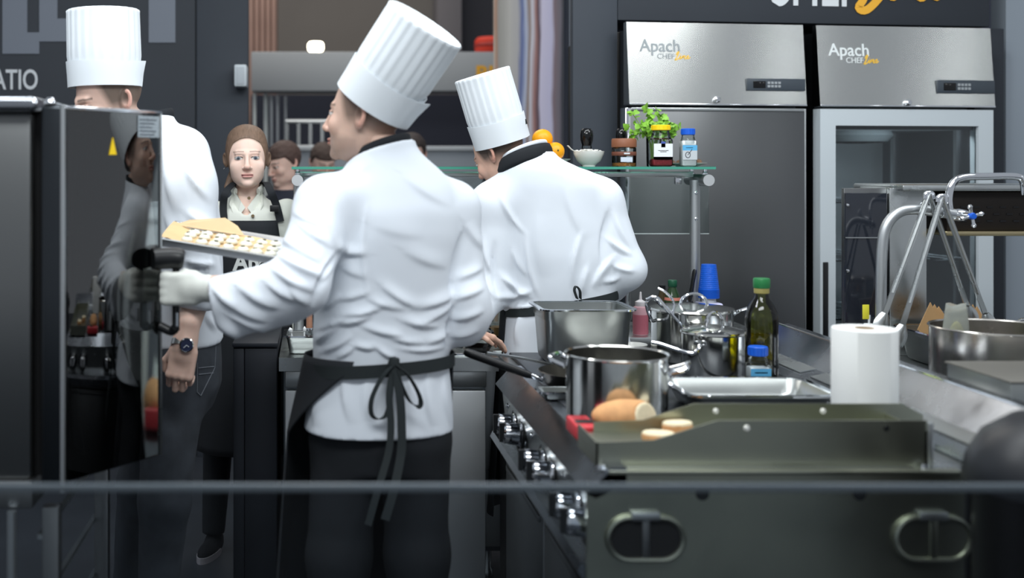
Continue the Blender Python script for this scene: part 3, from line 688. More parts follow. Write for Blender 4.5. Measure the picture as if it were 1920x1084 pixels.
MB().ribbon(crom([P(1064, 273, 4.55), P(1074, 282, 4.55), P(1088, 286, 4.56), P(1104, 288, 4.56)], 5), (0, 1, 0), [0.022, 0.022, 0.022, 0.02, 0.02, 0.018, 0.015, 0.012, 0.01, 0.008, 0.008, 0.008, 0.008, 0.008, 0.008, 0.008][:16], 0.001).build('spoon', M['ceramic'], b)

def grinder(px, pytop, Y, rt, label):
    t = thing('pepper_grinder', label, 'grinder', (X_(px, Y), Y, GZ)); z = Z_(pytop, Y) - GZ; c = (X_(px, Y), Y, GZ)
    MB().lathe([(0, 0), (rt * 0.75, 0), (rt * 0.78, 0.004), (rt * 0.75, z * 0.50), (rt * 0.72, z * 0.55), (0, z * 0.55)], c, 24).build('glass_body', M['jar_glass'], t)
    MB().lathe([(0, 0.003), (rt * 0.68, 0.003), (rt * 0.66, z * 0.42), (0, z * 0.43)], c, 20).build('peppercorns', mat('peppercorns', (44, 38, 34), 0.7, bump=0.8, bscale=260, var=0.4, vscale=160), t)
    MB().lathe([(rt * 0.70, z * 0.54), (rt * 0.76, z * 0.58), (rt * 0.95, z * 0.68), (rt, z * 0.80), (rt * 0.92, z * 0.92), (rt * 0.6, z * 0.985), (0, z)], c, 28).build('cap', M['black_gloss'], t)
    MB().lathe([(rt * 0.765, z * 0.28), (rt * 0.78, z * 0.29), (rt * 0.77, z * 0.46), (rt * 0.755, z * 0.47)], c, 24).build('label_band', mat('grinder label', (40, 42, 46), 0.5), t)
    for k, w_ in enumerate((0.016, 0.020, 0.012)):
        MB().box(c[0] - w_ / 2, c[0] + w_ / 2, Y - rt * 0.80, Y - rt * 0.78, GZ + z * (0.33 + 0.035 * k), GZ + z * (0.345 + 0.035 * k)).build('label_print', M['letter_light'], t, flat=True)
grinder(1100, 240, 4.66, 0.026, 'black capped pepper grinder standing behind the white bowl')
grinder(1165, 240, 4.72, 0.023, 'black capped grinder standing behind the brown lidded jar')

j = thing('spice_jar', 'clear spice jar with a brown lid and brown label band', 'jar', (X_(1170, 4.52), 4.52, GZ)); c = (X_(1170, 4.52), 4.52, GZ)
MB().lathe([(0, 0), (0.044, 0), (0.046, 0.004), (0.046, 0.070), (0.041, 0.076), (0.041, 0.082)], c, 32).build('glass_body', M['jar_glass'], j)
MB().lathe([(0.0435, 0.074), (0.047, 0.075), (0.0475, 0.079), (0.047, 0.104), (0.044, 0.108), (0, 0.108)], c, 32).build('lid', mat('brown lid', (134, 84, 58), 0.5), j)
MB().lathe([(0.0462, 0.042), (0.0468, 0.043), (0.0468, 0.056), (0.0462, 0.057)], c, 32).build('label_band', mat('brown label', (112, 66, 50), 0.5), j)
MB().lathe([(0, 0.002), (0.043, 0.002), (0.043, 0.014), (0, 0.016)], c, 28).build('spice_fill', mat('orange brown spice', (186, 122, 66), 0.8, bump=0.8, bscale=250, var=0.35, vscale=200), j)
MB().box(c[0] - 0.024, c[0] + 0.020, 4.52 - 0.0468, 4.52 - 0.040, GZ + 0.018, GZ + 0.036).build('label_print', mat('pale label', (200, 210, 224), 0.5), j, flat=True)
MB().box(c[0] - 0.012, c[0] + 0.010, 4.52 - 0.0478, 4.52 - 0.045, GZ + 0.047, GZ + 0.053).build('label_print', M['letter_light'], j, flat=True)

# herb in a glass
hb = thing('herb_glass', 'bunch of fresh green leafy celery standing in a tall glass', 'herb', (X_(1226, 4.62), 4.62, GZ)); hc = np.array([X_(1226, 4.62), 4.62, GZ])
MB().lathe([(0, 0), (0.026, 0), (0.028, 0.006), (0.030, 0.14), (0.0285, 0.14), (0.026, 0.01), (0, 0.008)], hc, 24).build('glass', M['jar_glass'], hb)
gs = mat('green stalk', (140, 176, 84), 0.5); gl_ = mat('fresh leaf', (128, 182, 62), 0.5, var=0.2, vscale=60)
rg = np.random.RandomState(11); tips = []
for k in range(11):
    a = rg.uniform(0, 6.28); top = np.array([hc[0] + rg.uniform(-0.085, 0.065), 4.62 + rg.uniform(-0.04, 0.04), GZ + rg.uniform(0.12, 0.235)])
    if k == 0: top = np.array([X_(1182, 4.6), 4.60, Z_(246, 4.6)])
    if k == 1: top = np.array([X_(1265, 4.6), 4.60, Z_(240, 4.6)])
    if k == 2: top = np.array([X_(1213, 4.6), 4.60, Z_(197, 4.6)])
    if k == 3: top = np.array([X_(1186, 4.6), 4.60, Z_(213, 4.6)])
    base = hc + np.array([0.012 * math.cos(a), 0.012 * math.sin(a), 0.01]); mid = hc + np.array([(top[0] - hc[0]) * 0.25, (top[1] - 4.62) * 0.2, 0.10 + 0.03 * rg.uniform()])
    pts = crom([base, mid, top], 6); MB().tube(pts, np.linspace(0.0042, 0.0014, len(pts)), 6).build('stalk', gs, hb); tips.append(pts)
def leaf_mesh(s_):
    o = [(0, -0.4), (0.25, -0.25), (0.55, -0.3), (0.42, 0.0), (0.72, 0.15), (0.4, 0.35), (0.34, 0.62), (0.0, 1.0), (-0.34, 0.62), (-0.4, 0.35), (-0.72, 0.15), (-0.42, 0.0), (-0.55, -0.3), (-0.25, -0.25)]
    vs = [(0, 0.1 * s_, 0.12 * s_)] + [(x * s_, y * s_, -0.10 * s_ * abs(x) + 0.06 * s_ * math.sin(5 * y)) for x, y in o]
    return np.array(vs), [(0, i, i % 14 + 1) for i in range(1, 15)]
for pts in tips:
    for q in range(13):
        p = pts[-1 - (q // 3)] + rg.normal(size=3) * 0.012; s_ = rg.uniform(0.014, 0.028); v, f = leaf_mesh(s_)
        n = rg.normal(size=3) + np.array([0, -0.8, 0.7]); n /= np.linalg.norm(n); t = np.cross(n, rg.normal(size=3)); t /= np.linalg.norm(t)
        mesh_obj('leaf', p + v @ np.stack([np.cross(t, n), t, n], 0), f, gl_, hb, angle=180)

def shaker(px, Y, zb, r, h, capm, caph, label, fillm, fh, lab, name='spice_jar', sq=1.0):
    """square-shouldered plastic spice jar with a wide cap"""
    x = X_(px, Y); t = thing(name, label, 'jar', (x, Y, zb)); hb_ = h - caph
    MB().box(x - r, x + r, Y - r * 0.8, Y + r * 0.8, zb, zb + hb_ * 0.78, r * 0.28, 3).build('jar_body', M['jar_glass'], t)
    MB().lathe([(r * 0.98, hb_ * 0.74), (r * 0.92, hb_ * 0.84), (r * 0.80, hb_ * 0.95), (r * 0.80, hb_)], (x, Y, zb), 24).build('shoulder', M['jar_glass'], t)
    MB().box(x - r * 0.92, x + r * 0.92, Y - r * 0.72, Y + r * 0.72, zb + 0.002, zb + fh, r * 0.2, 2).build('contents', fillm, t)
    cp_ = MB().lathe([(0, h), (r * 0.82, h), (r * 0.88, h - 0.002), (r * 0.90, hb_ + 0.001), (r * 0.80, hb_ - 0.001), (0, hb_ - 0.001)], (x, Y, zb), 32).build('cap', capm, t)
    for k in range(0, 32, 2):
        a = math.pi * 2 * k / 32; MB().box(-0.0008, 0.0008, -0.0006, 0.0006, hb_ + 0.003, h - 0.003).xf([[math.cos(a), -math.sin(a), 0], [math.sin(a), math.cos(a), 0], [0, 0, 1]], (x + r * 0.893 * math.cos(a), Y + r * 0.893 * math.sin(a), zb)).build('cap_rib', capm, cp_, flat=True)
    for (u0_, u1_, v0_, v1_, mm) in lab:
        MB().box(x + u0_ * r, x + u1_ * r, Y - r * 0.8 - 0.0012, Y - r * 0.8 + 0.001, zb + v0_ * h, zb + v1_ * h).build('label_print', mm, t, flat=True)
    return t
wl_ = mat('label white', (228, 232, 236), 0.5); bl_ = mat('label blue', (70, 92, 170), 0.5); sky = mat('label sky blue', (90, 170, 215), 0.5); dk = mat('label dark', (48, 52, 62), 0.5)
pink = mat('pink peppercorns', (158, 52, 60), 0.8, bump=0.9, bscale=230, var=0.4, vscale=180); salt = mat('white salt', (236, 238, 240), 0.9)
shaker(1239, 4.52, GZ, 0.040, 0.160, M['yellow'], 0.020, 'square spice jar of pink peppercorns with a yellow cap', pink, 0.030,
       [(-0.9, 0.9, 0.17, 0.55, wl_), (-0.9, 0.9, 0.17, 0.235, bl_), (-0.2, 0.2, 0.46, 0.60, bl_), (-0.14, 0.14, 0.53, 0.55, wl_), (-0.5, 0.5, 0.375, 0.39, dk), (-0.3, 0.3, 0.345, 0.36, dk)])
js = shaker(1290, 4.50, GZ, 0.029, 0.146, M['blue'], 0.024, 'white salt shaker with a blue cap on the glass shelf', salt, 0.100,
            [(-0.95, 0.95, 0.42, 0.56, sky), (-0.95, 0.95, 0.18, 0.42, mat('label grey', (190, 196, 200), 0.5)), (-0.5, 0.4, 0.485, 0.50, wl_)])
x = X_(1288, 4.5)
MB().tube([(x + 0.009 * math.cos(a) - 0.004, 4.50 - 0.0245, GZ + 0.045 + 0.011 * math.sin(a)) for a in np.linspace(0, 2 * math.pi, 20, endpoint=False)], 0.0013, 6, closed=True).build('label_print', dk, js)
MB().tube([(x - 0.004, 4.4755, GZ + 0.045), (x + 0.012, 4.4755, GZ + 0.066)], 0.0013, 6).build('label_print', dk, js)
p2 = thing('small_plate', 'white plate with brown nuts behind the blue capped shaker', 'plate', (X_(1290, 4.60), 4.60, GZ))
MB().lathe([(0, 0), (0.04, 0), (0.045, 0.003), (0.076, 0.012), (0.078, 0.015), (0.045, 0.007), (0, 0.005)], (X_(1288, 4.62), 4.62, GZ), 36).build('dish', M['ceramic'], p2)
nutm = mat('brown walnut', (128, 100, 78), 0.8, bump=1.0, bscale=90, var=0.3, vscale=50)
for i, (px, py, r) in enumerate(((1273, 303, .010), (1310, 304, .012), (1296, 305, .009), (1262, 305, .009))):
    c = P(px, py, 4.60); c[2] = GZ + 0.006 + r * 0.85
    nt_ = thing('walnut', ('pale round nut at the left rim of the plate', 'largest brown nut lying right of the blue capped shaker', 'small nut hidden behind the blue capped shaker', 'thin nut beside the celery glass')[i], 'nut', (c[0], c[1], c[2] - r))
    MB().lathe([(0, -r), (r * .7, -r * .7), (r * 1.05, 0), (r * .72, r * .7), (0, r * 0.95)], c, 12).build('kernel', nutm, nt_, angle=180)
    MB().tube([c + r * 1.04 * np.array([math.cos(a), 0, math.sin(a)]) for a in np.linspace(0, 6.283, 16, endpoint=False)], 0.0012, 5, closed=True).build('seam', nutm, nt_)
# ================================================================== COOKING RANGE (runs away from the room along Y)
RY0, RY1 = 2.50, 4.02; RX0, RX1 = 0.585, 1.40; RZ = 0.90
rg_ = thing('cooking_range', 'long stainless steel cooking range with knobs, dark hob and an end plate', 'stove', (1.0, 3.25, 0))
MB().box(0.635, RX1, RY0 + 0.012, RY1, 0.12, 0.862).build('carcass', M['steel_dark'], rg_, flat=True)
MB().box(0.632, RX1 + 0.02, RY0 + 0.006, RY1, 0.862, RZ - 0.012, 0.003).build('worktop', M['steel'], rg_)
hobm = mat('dark hob plate', (66, 70, 76), 0.35, 0.5, bump=0.05, bscale=10)
for a, b_ in ((3.50, 4.015), (2.96, 3.49)): MB().box(0.665, RX1 - 0.005, a, b_, RZ - 0.012, RZ, 0.004).build('hob_plate', hobm, rg_)
MB().box(0.665, RX1 - 0.005, 2.73, 2.95, RZ - 0.012, RZ, 0.003).build('griddle_plate', M['steel_sheet'], rg_)
# chamfered front edge, control fascia, lower lip
MB().prism([(0.580, RY0, 0.838), (0.632, RY0, RZ - 0.004), (0.665, RY0, RZ - 0.004), (0.665, RY0, 0.86), (0.60, RY0, 0.83)], (0, 1.27, 0)).build('front_edge', M['steel_sheet'], rg_, angle=20)
MB().prism([(0.600, RY0 + .01, 0.832), (0.636, RY0 + .01, 0.845), (0.636, RY0 + .01, 0.66), (0.618, RY0 + .01, 0.66)], (0, 1.25, 0)).build('control_fascia', M['steel'], rg_, angle=20)
MB().prism([(0.562, RY0 + .01, 0.672), (0.570, RY0 + .01, 0.690), (0.634, RY0 + .01, 0.660), (0.634, RY0 + .01, 0.62), (0.600, RY0 + .01, 0.62)], (0, 1.25, 0)).build('lower_lip', M['steel_sheet'], rg_, angle=20)
for k, (a, b_) in enumerate(((2.54, 3.12), (3.14, 3.74))):
    d = MB().box(0.610, 0.634, a, b_, 0.16, 0.60, 0.005).build('oven_door', M['steel_dark'], rg_)
    MB().box(0.604, 0.612, a + 0.03, b_ - 0.03, 0.575, 0.592, 0.002).build('grip_strip', M['steel_dark'], d)
for y in (2.58, 2.70, 2.99, 3.11, 3.43, 3.55):
    kn = MB().lathe([(0, 0.060), (0.024, 0.060), (0.030, 0.055), (0.033, 0.016), (0.039, 0.010), (0.042, -0.004), (0, -0.004)], (0.610, y, 0.752), 24, axis=(-1, 0, 0.12)).build('control_knob', M['chrome'], rg_)
    MB().obox((0.548, y, 0.759), (0.008, 0, 0), (0, 0.006, 0), (0, 0, 0.027)).build('knob_grip', M['black_plastic'], kn)
    MB().lathe([(0.042, 0), (0.050, 0.0), (0.050, 0.008), (0.042, 0.008)], (0.607, y, 0.752), 24, axis=(-1, 0, 0.12), closed=True).build('bezel', M['black_plastic'], kn)
for y in (2.84, 3.26, 3.66): MB().lathe([(0, 0.012), (0.006, 0.010), (0.009, 0.002), (0.009, -0.004)], (0.608, y, 0.79), 14, axis=(-1, 0, 0.12)).build('indicator_light', M['chrome'], rg_)
# end plate facing the public
ep = MB().prism([(0.580, RY0, 0.10), (0.580, RY0, 0.842), (0.632, RY0, 0.888), (1.372, RY0, 0.888), (1.385, RY0, 0.878), (1.385, RY0, 0.10)], (0, 0.011, 0)).build('end_plate', M['steel_olive'], rg_, angle=20)
MB().box(0.626, 1.378, RY0 - 0.003, RY0 + 0.02, 0.880, 0.890, 0.003).build('end_plate_fold', M['steel_olive'], rg_)
for px in (1317, 1612): MB().lathe([(0, 0.002), (0.014, 0.002), (0.0155, -0.002)], (X_(px, 2.5), RY0, Z_(926, 2.5)), 22, axis=(0, -1, 0)).build('plug', M['black_plastic'], ep)
def stadium(cx, cz, w_, h_, y, n=12):
    r = h_ / 2; a = w_ / 2 - r; o_ = []
    for k in range(n + 1):
        t = -math.pi / 2 + math.pi * k / n; o_.append((cx + a + r * math.cos(t), y, cz + r * math.sin(t)))
    for k in range(n + 1):
        t = math.pi / 2 + math.pi * k / n; o_.append((cx - a + r * math.cos(t), y, cz + r * math.sin(t)))
    return o_
for i, px in enumerate((1212, 1752)):
    cx, cz = X_(px, 2.49), Z_(1012, 2.49)
    hp = MB().prism(stadium(cx, cz, 0.158, 0.088, RY0 - 0.002), (0, -0.003, 0)).build('grip_recess', M['dark_void'] if i == 0 else M['steel_olive'], ep)  # first pad is near-black: the shade of a hollow painted on
    MB().tube(stadium(cx, cz, 0.160, 0.090, RY0 - 0.006), 0.006, 8, closed=True).build('grip_rim', M['steel_olive'], hp)
    MB().box(cx - 0.032, cx + 0.030, RY0 - 0.014, RY0, cz + 0.040, cz + 0.058, 0.004).build('grip_tab', M['alu'], hp)
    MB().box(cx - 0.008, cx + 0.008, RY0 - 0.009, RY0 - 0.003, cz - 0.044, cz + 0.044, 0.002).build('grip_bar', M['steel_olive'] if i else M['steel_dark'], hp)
# upstand trough on the near end of the range
tx0, tx1 = X_(1118, 2.54), X_(1737, 2.54); zb_ = RZ - 0.012
nearp = [(tx0, zb_), (tx1, zb_), (tx1, 0.988), (X_(1345, 2.54), 0.988), (X_(1225, 2.54), 0.945), (tx0, 0.940)]
np_ = MB().prism([(x, 2.538, z) for x, z in nearp], (0, 0.004, 0)).build('splash_guard', M['steel_olive'], rg_, angle=20)
fx0, fx1 = X_(1112, 2.72), X_(1745, 2.72)
farp = [(fx0, zb_), (fx1 - 0.02, zb_), (fx1 - 0.02, 0.962), (X_(1690, 2.72), 0.988), (X_(1300, 2.72), 0.988), (X_(1205, 2.72), 0.950), (fx0, 0.945)]
MB().prism([(x, 2.716, z) for x, z in farp], (0, 0.004, 0)).build('splash_guard', M['steel_olive'], rg_, angle=20)
MB().box(tx1 - 0.004, tx1, 2.538, 2.72, zb_, 0.965).build('guard_side', M['steel_olive'], rg_, flat=True)
MB().box(tx0, tx0 + 0.004, 2.538, 2.72, zb_, 0.940).build('guard_side', M['steel_olive'], rg_, flat=True)
MB().box(tx0 + 0.004, tx1 - 0.004, 2.542, 2.716, 0.918, 0.922).build('trough_floor', M['steel_olive'], rg_, flat=True)
MB().box(tx1 + 0.0, tx1 + 0.012, 2.53, 2.545, zb_, 0.985, 0.003).build('guard_corner', M['alu'], rg_)
for px, py, y in ((1342, 771, 2.716), (1543, 771, 2.716), (1400, 803, 2.538)):
    MB().lathe([(0, 0.004), (0.005, 0.0035), (0.007, 0), (0.007, -0.003)], (X_(px, y), y - 0.001, Z_(py, y)), 12, axis=(0, -1, 0)).build('rivet', mat('bright rivet', (240, 240, 235), 0.25, 0.3), np_)
MB().lathe([(0, 0.001), (0.006, 0.001), (0.007, -0.002)], (X_(1662, 2.538), 2.537, Z_(803, 2.538)), 12, axis=(0, -1, 0)).build('plug', M['black_plastic'], np_)
for px in (1128, 1735): MB().lathe([(0, 0.012), (0.007, 0.010), (0.009, 0.0)], (X_(px, 2.52), 2.525, zb_ - 0.001), 12).build('corner_bolt', M['chrome'], rg_)
for x in (0.66, 1.36):
    for y in (2.56, 3.96): MB().lathe([(0, 0), (0.028, 0), (0.028, 0.02), (0.02, 0.03), (0.02, 0.125), (0, 0.125)], (x, y, 0), 16).build('leg', M['steel'], rg_)

# central raised duct behind the hob: slope, ridge, back drop
dt = thing('raised_duct', 'sloping polished steel duct running along the back of the range', 'duct', (1.5, 3.2, 0))
prof = [(1.424, 0.12), (1.424, 0.900), (1.440, 0.918), (1.500, 0.930), (1.545, 0.975), (1.565, 1.003), (1.60, 1.006), (1.625, 0.995), (1.625, 0.12)]
MB().prism([(x, 2.46, z) for x, z in prof], (0, 1.50, 0)).build('casing', M['steel_sheet'], dt, angle=25)
for k in range(3):
    y = 2.52 + 0.49 * k; MB().prism([(1.447, y, 0.9205), (1.497, y, 0.9305), (1.497, y, 0.9335), (1.447, y, 0.9235)], (0, 0.42, 0)).build('vent_strip', M['steel'], dt, angle=20)
MB().tube([(1.568, 2.46, 1.004), (1.568, 3.96, 1.004)], 0.004, 8).build('ridge_bead', M['chrome'], dt)

# ---------------------------------------------------------------- pots and pans
def rim_prof(r, h, t=0.002):
    return [(0, 0), (r * 0.96, 0), (r, 0.006), (r, h - 0.004), (r + 0.005, h), (r + 0.003, h + 0.003), (r - t, h - 0.001), (r - t, 0.008), (r * 0.9, 0.004), (0, 0.004)]
def loop_handle(b_, c, d, w_, out, r, up=0.0):
    """ear handle: two feet on the pot wall and a bar standing off"""
    d = np.asarray(d, float); s_ = np.cross(d, (0, 0, 1))
    pts = crom([c - s_ * w_ / 2, c - s_ * w_ / 2 + d * out * 0.8 + np.array([0, 0, up * 0.6]), c - s_ * w_ / 2 * 0.7 + d * out + np.array([0, 0, up]), c + s_ * w_ / 2 * 0.7 + d * out + np.array([0, 0, up]), c + s_ * w_ / 2 + d * out * 0.8 + np.array([0, 0, up * 0.6]), c + s_ * w_ / 2], 5)
    return b_.tube(pts, r, 8)
st1 = thing('stock_pot', 'open polished stock pot with side handles behind the bread', 'pot', (X_(1156, 3.0), 3.0, RZ)); c1 = np.array([X_(1156, 3.0), 3.0, RZ])
MB().lathe(rim_prof(0.127, 0.158), c1, 56).build('pot_body', M['pot'], st1)
loop_handle(MB(), c1 + np.array([0.126, -0.03, 0.118]), (0.93, -0.35, 0), 0.075, 0.045, 0.0065, 0.02).build('handle', M['chrome'], st1)
loop_handle(MB(), c1 + np.array([-0.10, 0.078, 0.118]), (-0.8, 0.6, 0), 0.075, 0.045, 0.0065, 0.02).build('handle', M['chrome'], st1)

pA = thing('lidded_pot', 'large steel pot with a flat lid and long loop handles', 'pot', (X_(1293, 3.86), 3.86, RZ)); cA = np.array([X_(1297, 3.86), 3.86, RZ])
MB().lathe(rim_prof(0.130, 0.165), cA, 52).build('pot_body', M['pot'], pA)
ld = MB().lathe([(0, 0.186), (0.05, 0.184), (0.11, 0.176), (0.134, 0.172), (0.136, 0.167), (0.128, 0.166), (0, 0.176)], cA, 48).build('lid', M['pot'], pA)
MB().tube(crom([cA + np.array([x, -0.02, z]) for x, z in ((-0.045, 0.182), (-0.036, 0.205), (-0.012, 0.219), (0.012, 0.219), (0.036, 0.205), (0.045, 0.182))], 5), 0.005, 8).build('lid_handle', M['chrome'], ld)
MB().tube(crom([cA + np.array([-0.125, -0.03, 0.135]), P(1222, 600, 3.78), P(1212, 570, 3.76), P(1226, 560, 3.76), P(1243, 575, 3.76), P(1262, 592, 3.74)], 5), 0.0055, 8).build('handle', M['chrome'], pA)
MB().tube(crom([cA + np.array([0.13, 0, 0.14]), P(1380, 586, 3.84), P(1402, 578, 3.82)], 5), 0.0062, 8).build('handle', M['chrome'], pA)

pB = thing('lidded_pot', 'smaller lidded steel pot beside the green olive oil bottle', 'pot', (X_(1338, 3.60), 3.60, RZ)); cB = np.array([X_(1338, 3.60), 3.60, RZ])
MB().lathe(rim_prof(0.096, 0.128), cB, 48).build('pot_body', M['pot'], pB)
ld = MB().lathe([(0, 0.150), (0.03, 0.149), (0.08, 0.140), (0.099, 0.134), (0.100, 0.129), (0.094, 0.128), (0, 0.140)], cB, 44).build('lid', M['pot'], pB)
MB().tube(crom([cB + np.array([x, -0.01, z]) for x, z in ((-0.026, 0.146), (-0.022, 0.172), (-0.008, 0.188), (0.008, 0.188), (0.022, 0.172), (0.026, 0.146))], 5), 0.0048, 8).build('lid_handle', M['chrome'], ld)
MB().tube(crom([cB + np.array([-0.075, -0.06, 0.105]), P(1312, 648, 3.50), P(1300, 662, 3.48), P(1270, 655, 3.50), P(1240, 645, 3.52), P(1222, 641, 3.53)], 5), 0.0062, 8).build('handle', M['chrome'], pB)

sk = thing('steel_ladle', 'steel ladle leaning against the large lidded pot', 'ladle', tuple(P(1300, 640, 3.68)))
MB().tube(crom([P(1212, 562, 3.70), P(1232, 558, 3.69), P(1262, 592, 3.685), P(1290, 622, 3.68)], 6), 0.0048, 8).build('shaft', M['chrome'], sk)
MB().tube(crom([P(1234, 540, 3.72), P(1248, 548, 3.71), P(1263, 566, 3.70), P(1262, 591, 3.686)], 6), 0.004, 8).build('hook', M['chrome'], sk)

def gn_pan(name, label, cx, cy, zb, w_, d_, h_, m, flange=0.014, taper=0.9, cat='pan'):
    """hotel pan: rounded tapered tub with a flat flange"""
    t = thing(name, label, cat, (cx, cy, zb))
    def ring(w2, d2, z, r, n=5):
        o_ = []
        for sx, sy, a0 in ((1, 1, 0), (-1, 1, 90), (-1, -1, 180), (1, -1, 270)):
            for k in range(n + 1):
                a = math.radians(a0 + 90 * k / n); o_.append((cx + sx * (w2 / 2 - r) + r * math.cos(a), cy + sy * (d2 / 2 - r) + r * math.sin(a), z))
        return np.array(o_)
    iw, id_ = w_ - 2 * flange, d_ - 2 * flange; R0 = min(iw, id_) * 0.13
    A = [ring(iw * taper * 0.90, id_ * taper * 0.90, zb, R0), ring(iw * taper * 0.97, id_ * taper * 0.97, zb + 0.006, R0), ring(iw * taper, id_ * taper, zb + 0.018, R0), ring(iw * 0.965, id_ * 0.965, zb + h_ * 0.80, R0), ring(iw * 0.985, id_ * 0.985, zb + h_ * 0.82, R0), ring(iw, id_, zb + h_ - 0.004, R0),
         ring(iw + 0.006, id_ + 0.006, zb + h_, R0)]
    B = [a - 0.0 for a in A]
    b_ = MB(); n = len(A[0]); seq = [np.tile(A[0].mean(0), (n, 1))] + A + [ring(iw - 0.004, id_ - 0.004, zb + h_ - 0.002, R0), ring(iw * taper - 0.003, id_ * taper - 0.003, zb + 0.02, R0), ring(iw * taper * 0.88, id_ * taper * 0.88, zb + 0.004, R0), np.tile(A[0].mean(0) + (0, 0, 0.004), (n, 1))]
    G = np.stack(seq); G = np.concatenate([G, G[:, :1]], 1); b_.grid(G); b_.build('tub', m, t, angle=50)
    o_ = ring(w_, d_, zb + h_ + 0.002, R0 + flange); i_ = ring(iw - 0.002, id_ - 0.002, zb + h_ + 0.002, R0)
    G = np.stack([o_ - (0, 0, 0.005), o_, i_, i_ - (0, 0, 0.005), o_ - (0, 0, 0.005)]); G = np.concatenate([G, G[:, :1]], 1)
    MB().grid(G).build('flange', M['chrome'] if m is M['gn'] else m, t, angle=30)
    return t
gn_pan('hotel_pan', 'deep empty stainless steel hotel pan on the dark hob plate', X_(1090, 3.84), 3.84, RZ, 0.312, 0.265, 0.180, M['gn'])
gn_pan('hotel_pan', 'shallow stainless steel pan lying beside the white paper roll', X_(1405, 3.08), 3.10, RZ, 0.40, 0.28, 0.055, M['gn'], 0.016)
gn_pan('hotel_pan', 'shallow empty steel tray tucked behind the open stock pot', X_(1052, 3.25), 3.24, RZ, 0.14, 0.10, 0.02, M['gn'], 0.008)

fp = thing('frying_pan', 'frying pan with a long black handle behind the open stock pot', 'pan', tuple(P(1085, 714, 3.40) * (1, 1, 0) + (0, 0, RZ))); cf = np.array([X_(1085, 3.40), 3.40, RZ])
MB().lathe([(0, 0), (0.085, 0), (0.095, 0.006), (0.114, 0.042), (0.118, 0.044), (0.115, 0.046), (0.094, 0.010), (0, 0.006)], cf, 44).build('pan_body', mat('dark non stick pan', (52, 50, 44), 0.3, 0.7), fp)
h0 = P(1016, 712, 3.40); h1 = P(870, 659, 3.42)
MB().tube([cf + (-0.10, 0, 0.036), h0, h0 + (h1 - h0) * 0.16], [0.009, 0.008, 0.008], 10).build('ferrule', M['chrome'], fp)
MB().tube([h0 + (h1 - h0) * t for t in (0.14, 0.2, 0.5, 0.9, 0.97, 1.0)], [0.009, 0.0115, 0.0125, 0.013, 0.012, 0.007], 12).build('handle', M['black_plastic'], fp)
s2 = thing('steel_saute_pan', 'shallow steel pan with a flat steel handle behind the black handled pan', 'pan', (0.90, 3.592, RZ)); cs = np.array([0.90, 3.592, RZ])
MB().lathe([(0, 0), (0.088, 0), (0.098, 0.006), (0.108, 0.036), (0.112, 0.038), (0.106, 0.036), (0.094, 0.008), (0, 0.004)], cs, 40).build('pan_body', M['pot'], s2)
MB().ribbon(crom([cs + (-0.10, 0, 0.032), P(1050, 686, 3.56), P(980, 672, 3.56), P(914, 662, 3.56)], 6), (0, 1, 0), 0.022, 0.003).build('handle', M['steel'], s2)

# ---------------------------------------------------------------- bread
M['crust'] = mat('bread crust', (214, 160, 108), 0.75, var=0.22, vscale=22, bump=0.3, bscale=40); M['crumb'] = mat('bread crumb', (236, 222, 188), 0.9, bump=0.8, bscale=120, var=0.06, vscale=60)
def blob(name, f, lo, hi, h, m, parent=None, rel=1, noise=0.0, seed=1, scale=60):
    V, Q_ = surfnet(f, lo, hi, h); V = relax(V, Q_, rel)
    if noise: N_ = outward(f, V, vnormals(V, Q_)); V = V + N_ * (noise * wavy(V, seed, scale))[:, None]
    return mesh_obj(name, V, Q_, m, parent, angle=180)
bd = thing('bread_half', 'half loaf of crusty bread lying in front of the open stock pot', 'bread', (X_(1178, 2.81), 2.81, RZ)); c = np.array([X_(1178, 2.81), 2.81, RZ + 0.039], np.float32)
def fb(p): return smax(ell(p, c, (0.088, 0.050, 0.040)), (p - c) @ np.array([0.72, -0.66, 0.2], np.float32) - 0.036, 0.006)
blob('crust', fb, c - 0.1, c + 0.1, 0.005, M['crust'], bd, 1, 0.002)
def fb2(p): return smax(ell(p, c, (0.086, 0.048, 0.038)), np.abs((p - c) @ np.array([0.72, -0.66, 0.2], np.float32) - 0.033) - 0.0055, 0.003)
blob('crumb', fb2, c - 0.1, c + 0.1, 0.004, M['crumb'], bd, 1, 0.001)
def slice_(px, py, Y, zb, w_, d_, h_, label, tilt):
    x = X_(px, Y); t = thing('bread_slice', label, 'bread', (x, Y, zb)); c = np.array([x, Y, zb + h_ / 2], np.float32)
    R_ = np.array([[math.cos(tilt), math.sin(tilt), 0], [-math.sin(tilt), math.cos(tilt), 0], [0, 0, 1]], np.float32)
    def f1(p): q = (p - c) @ R_; return smax(np.sqrt((q[:, 0] / w_) ** 2 + (q[:, 1] / d_) ** 2) * d_ - d_, np.abs(q[:, 2]) - h_ / 2, 0.006)
    def f2(p): q = (p - c) @ R_; return smax(np.sqrt((q[:, 0] / w_) ** 2 + (q[:, 1] / d_) ** 2) * d_ - d_ * 0.97, np.maximum(q[:, 2] - h_ / 2 - 0.002, h_ * 0.02 - q[:, 2]), 0.003)
    lo, hi = c - max(w_, d_) - 0.02, c + max(w_, d_) + 0.02; lo[2] = c[2] - h_; hi[2] = c[2] + h_
    blob('crust', f1, lo, hi, 0.004, M['crust'], t, 1, 0.0012); blob('crumb', f2, lo, hi, 0.004, M['crumb'], t, 1, 0.0015)
slice_(1235, 812, 2.625, 0.922, 0.038, 0.028, 0.020, 'thick bread slice lying lowest in the steel trough', 0.3)
slice_(1270, 800, 2.675, 0.922, 0.036, 0.024, 0.032, 'bread slice propped highest in the steel trough', -0.2)
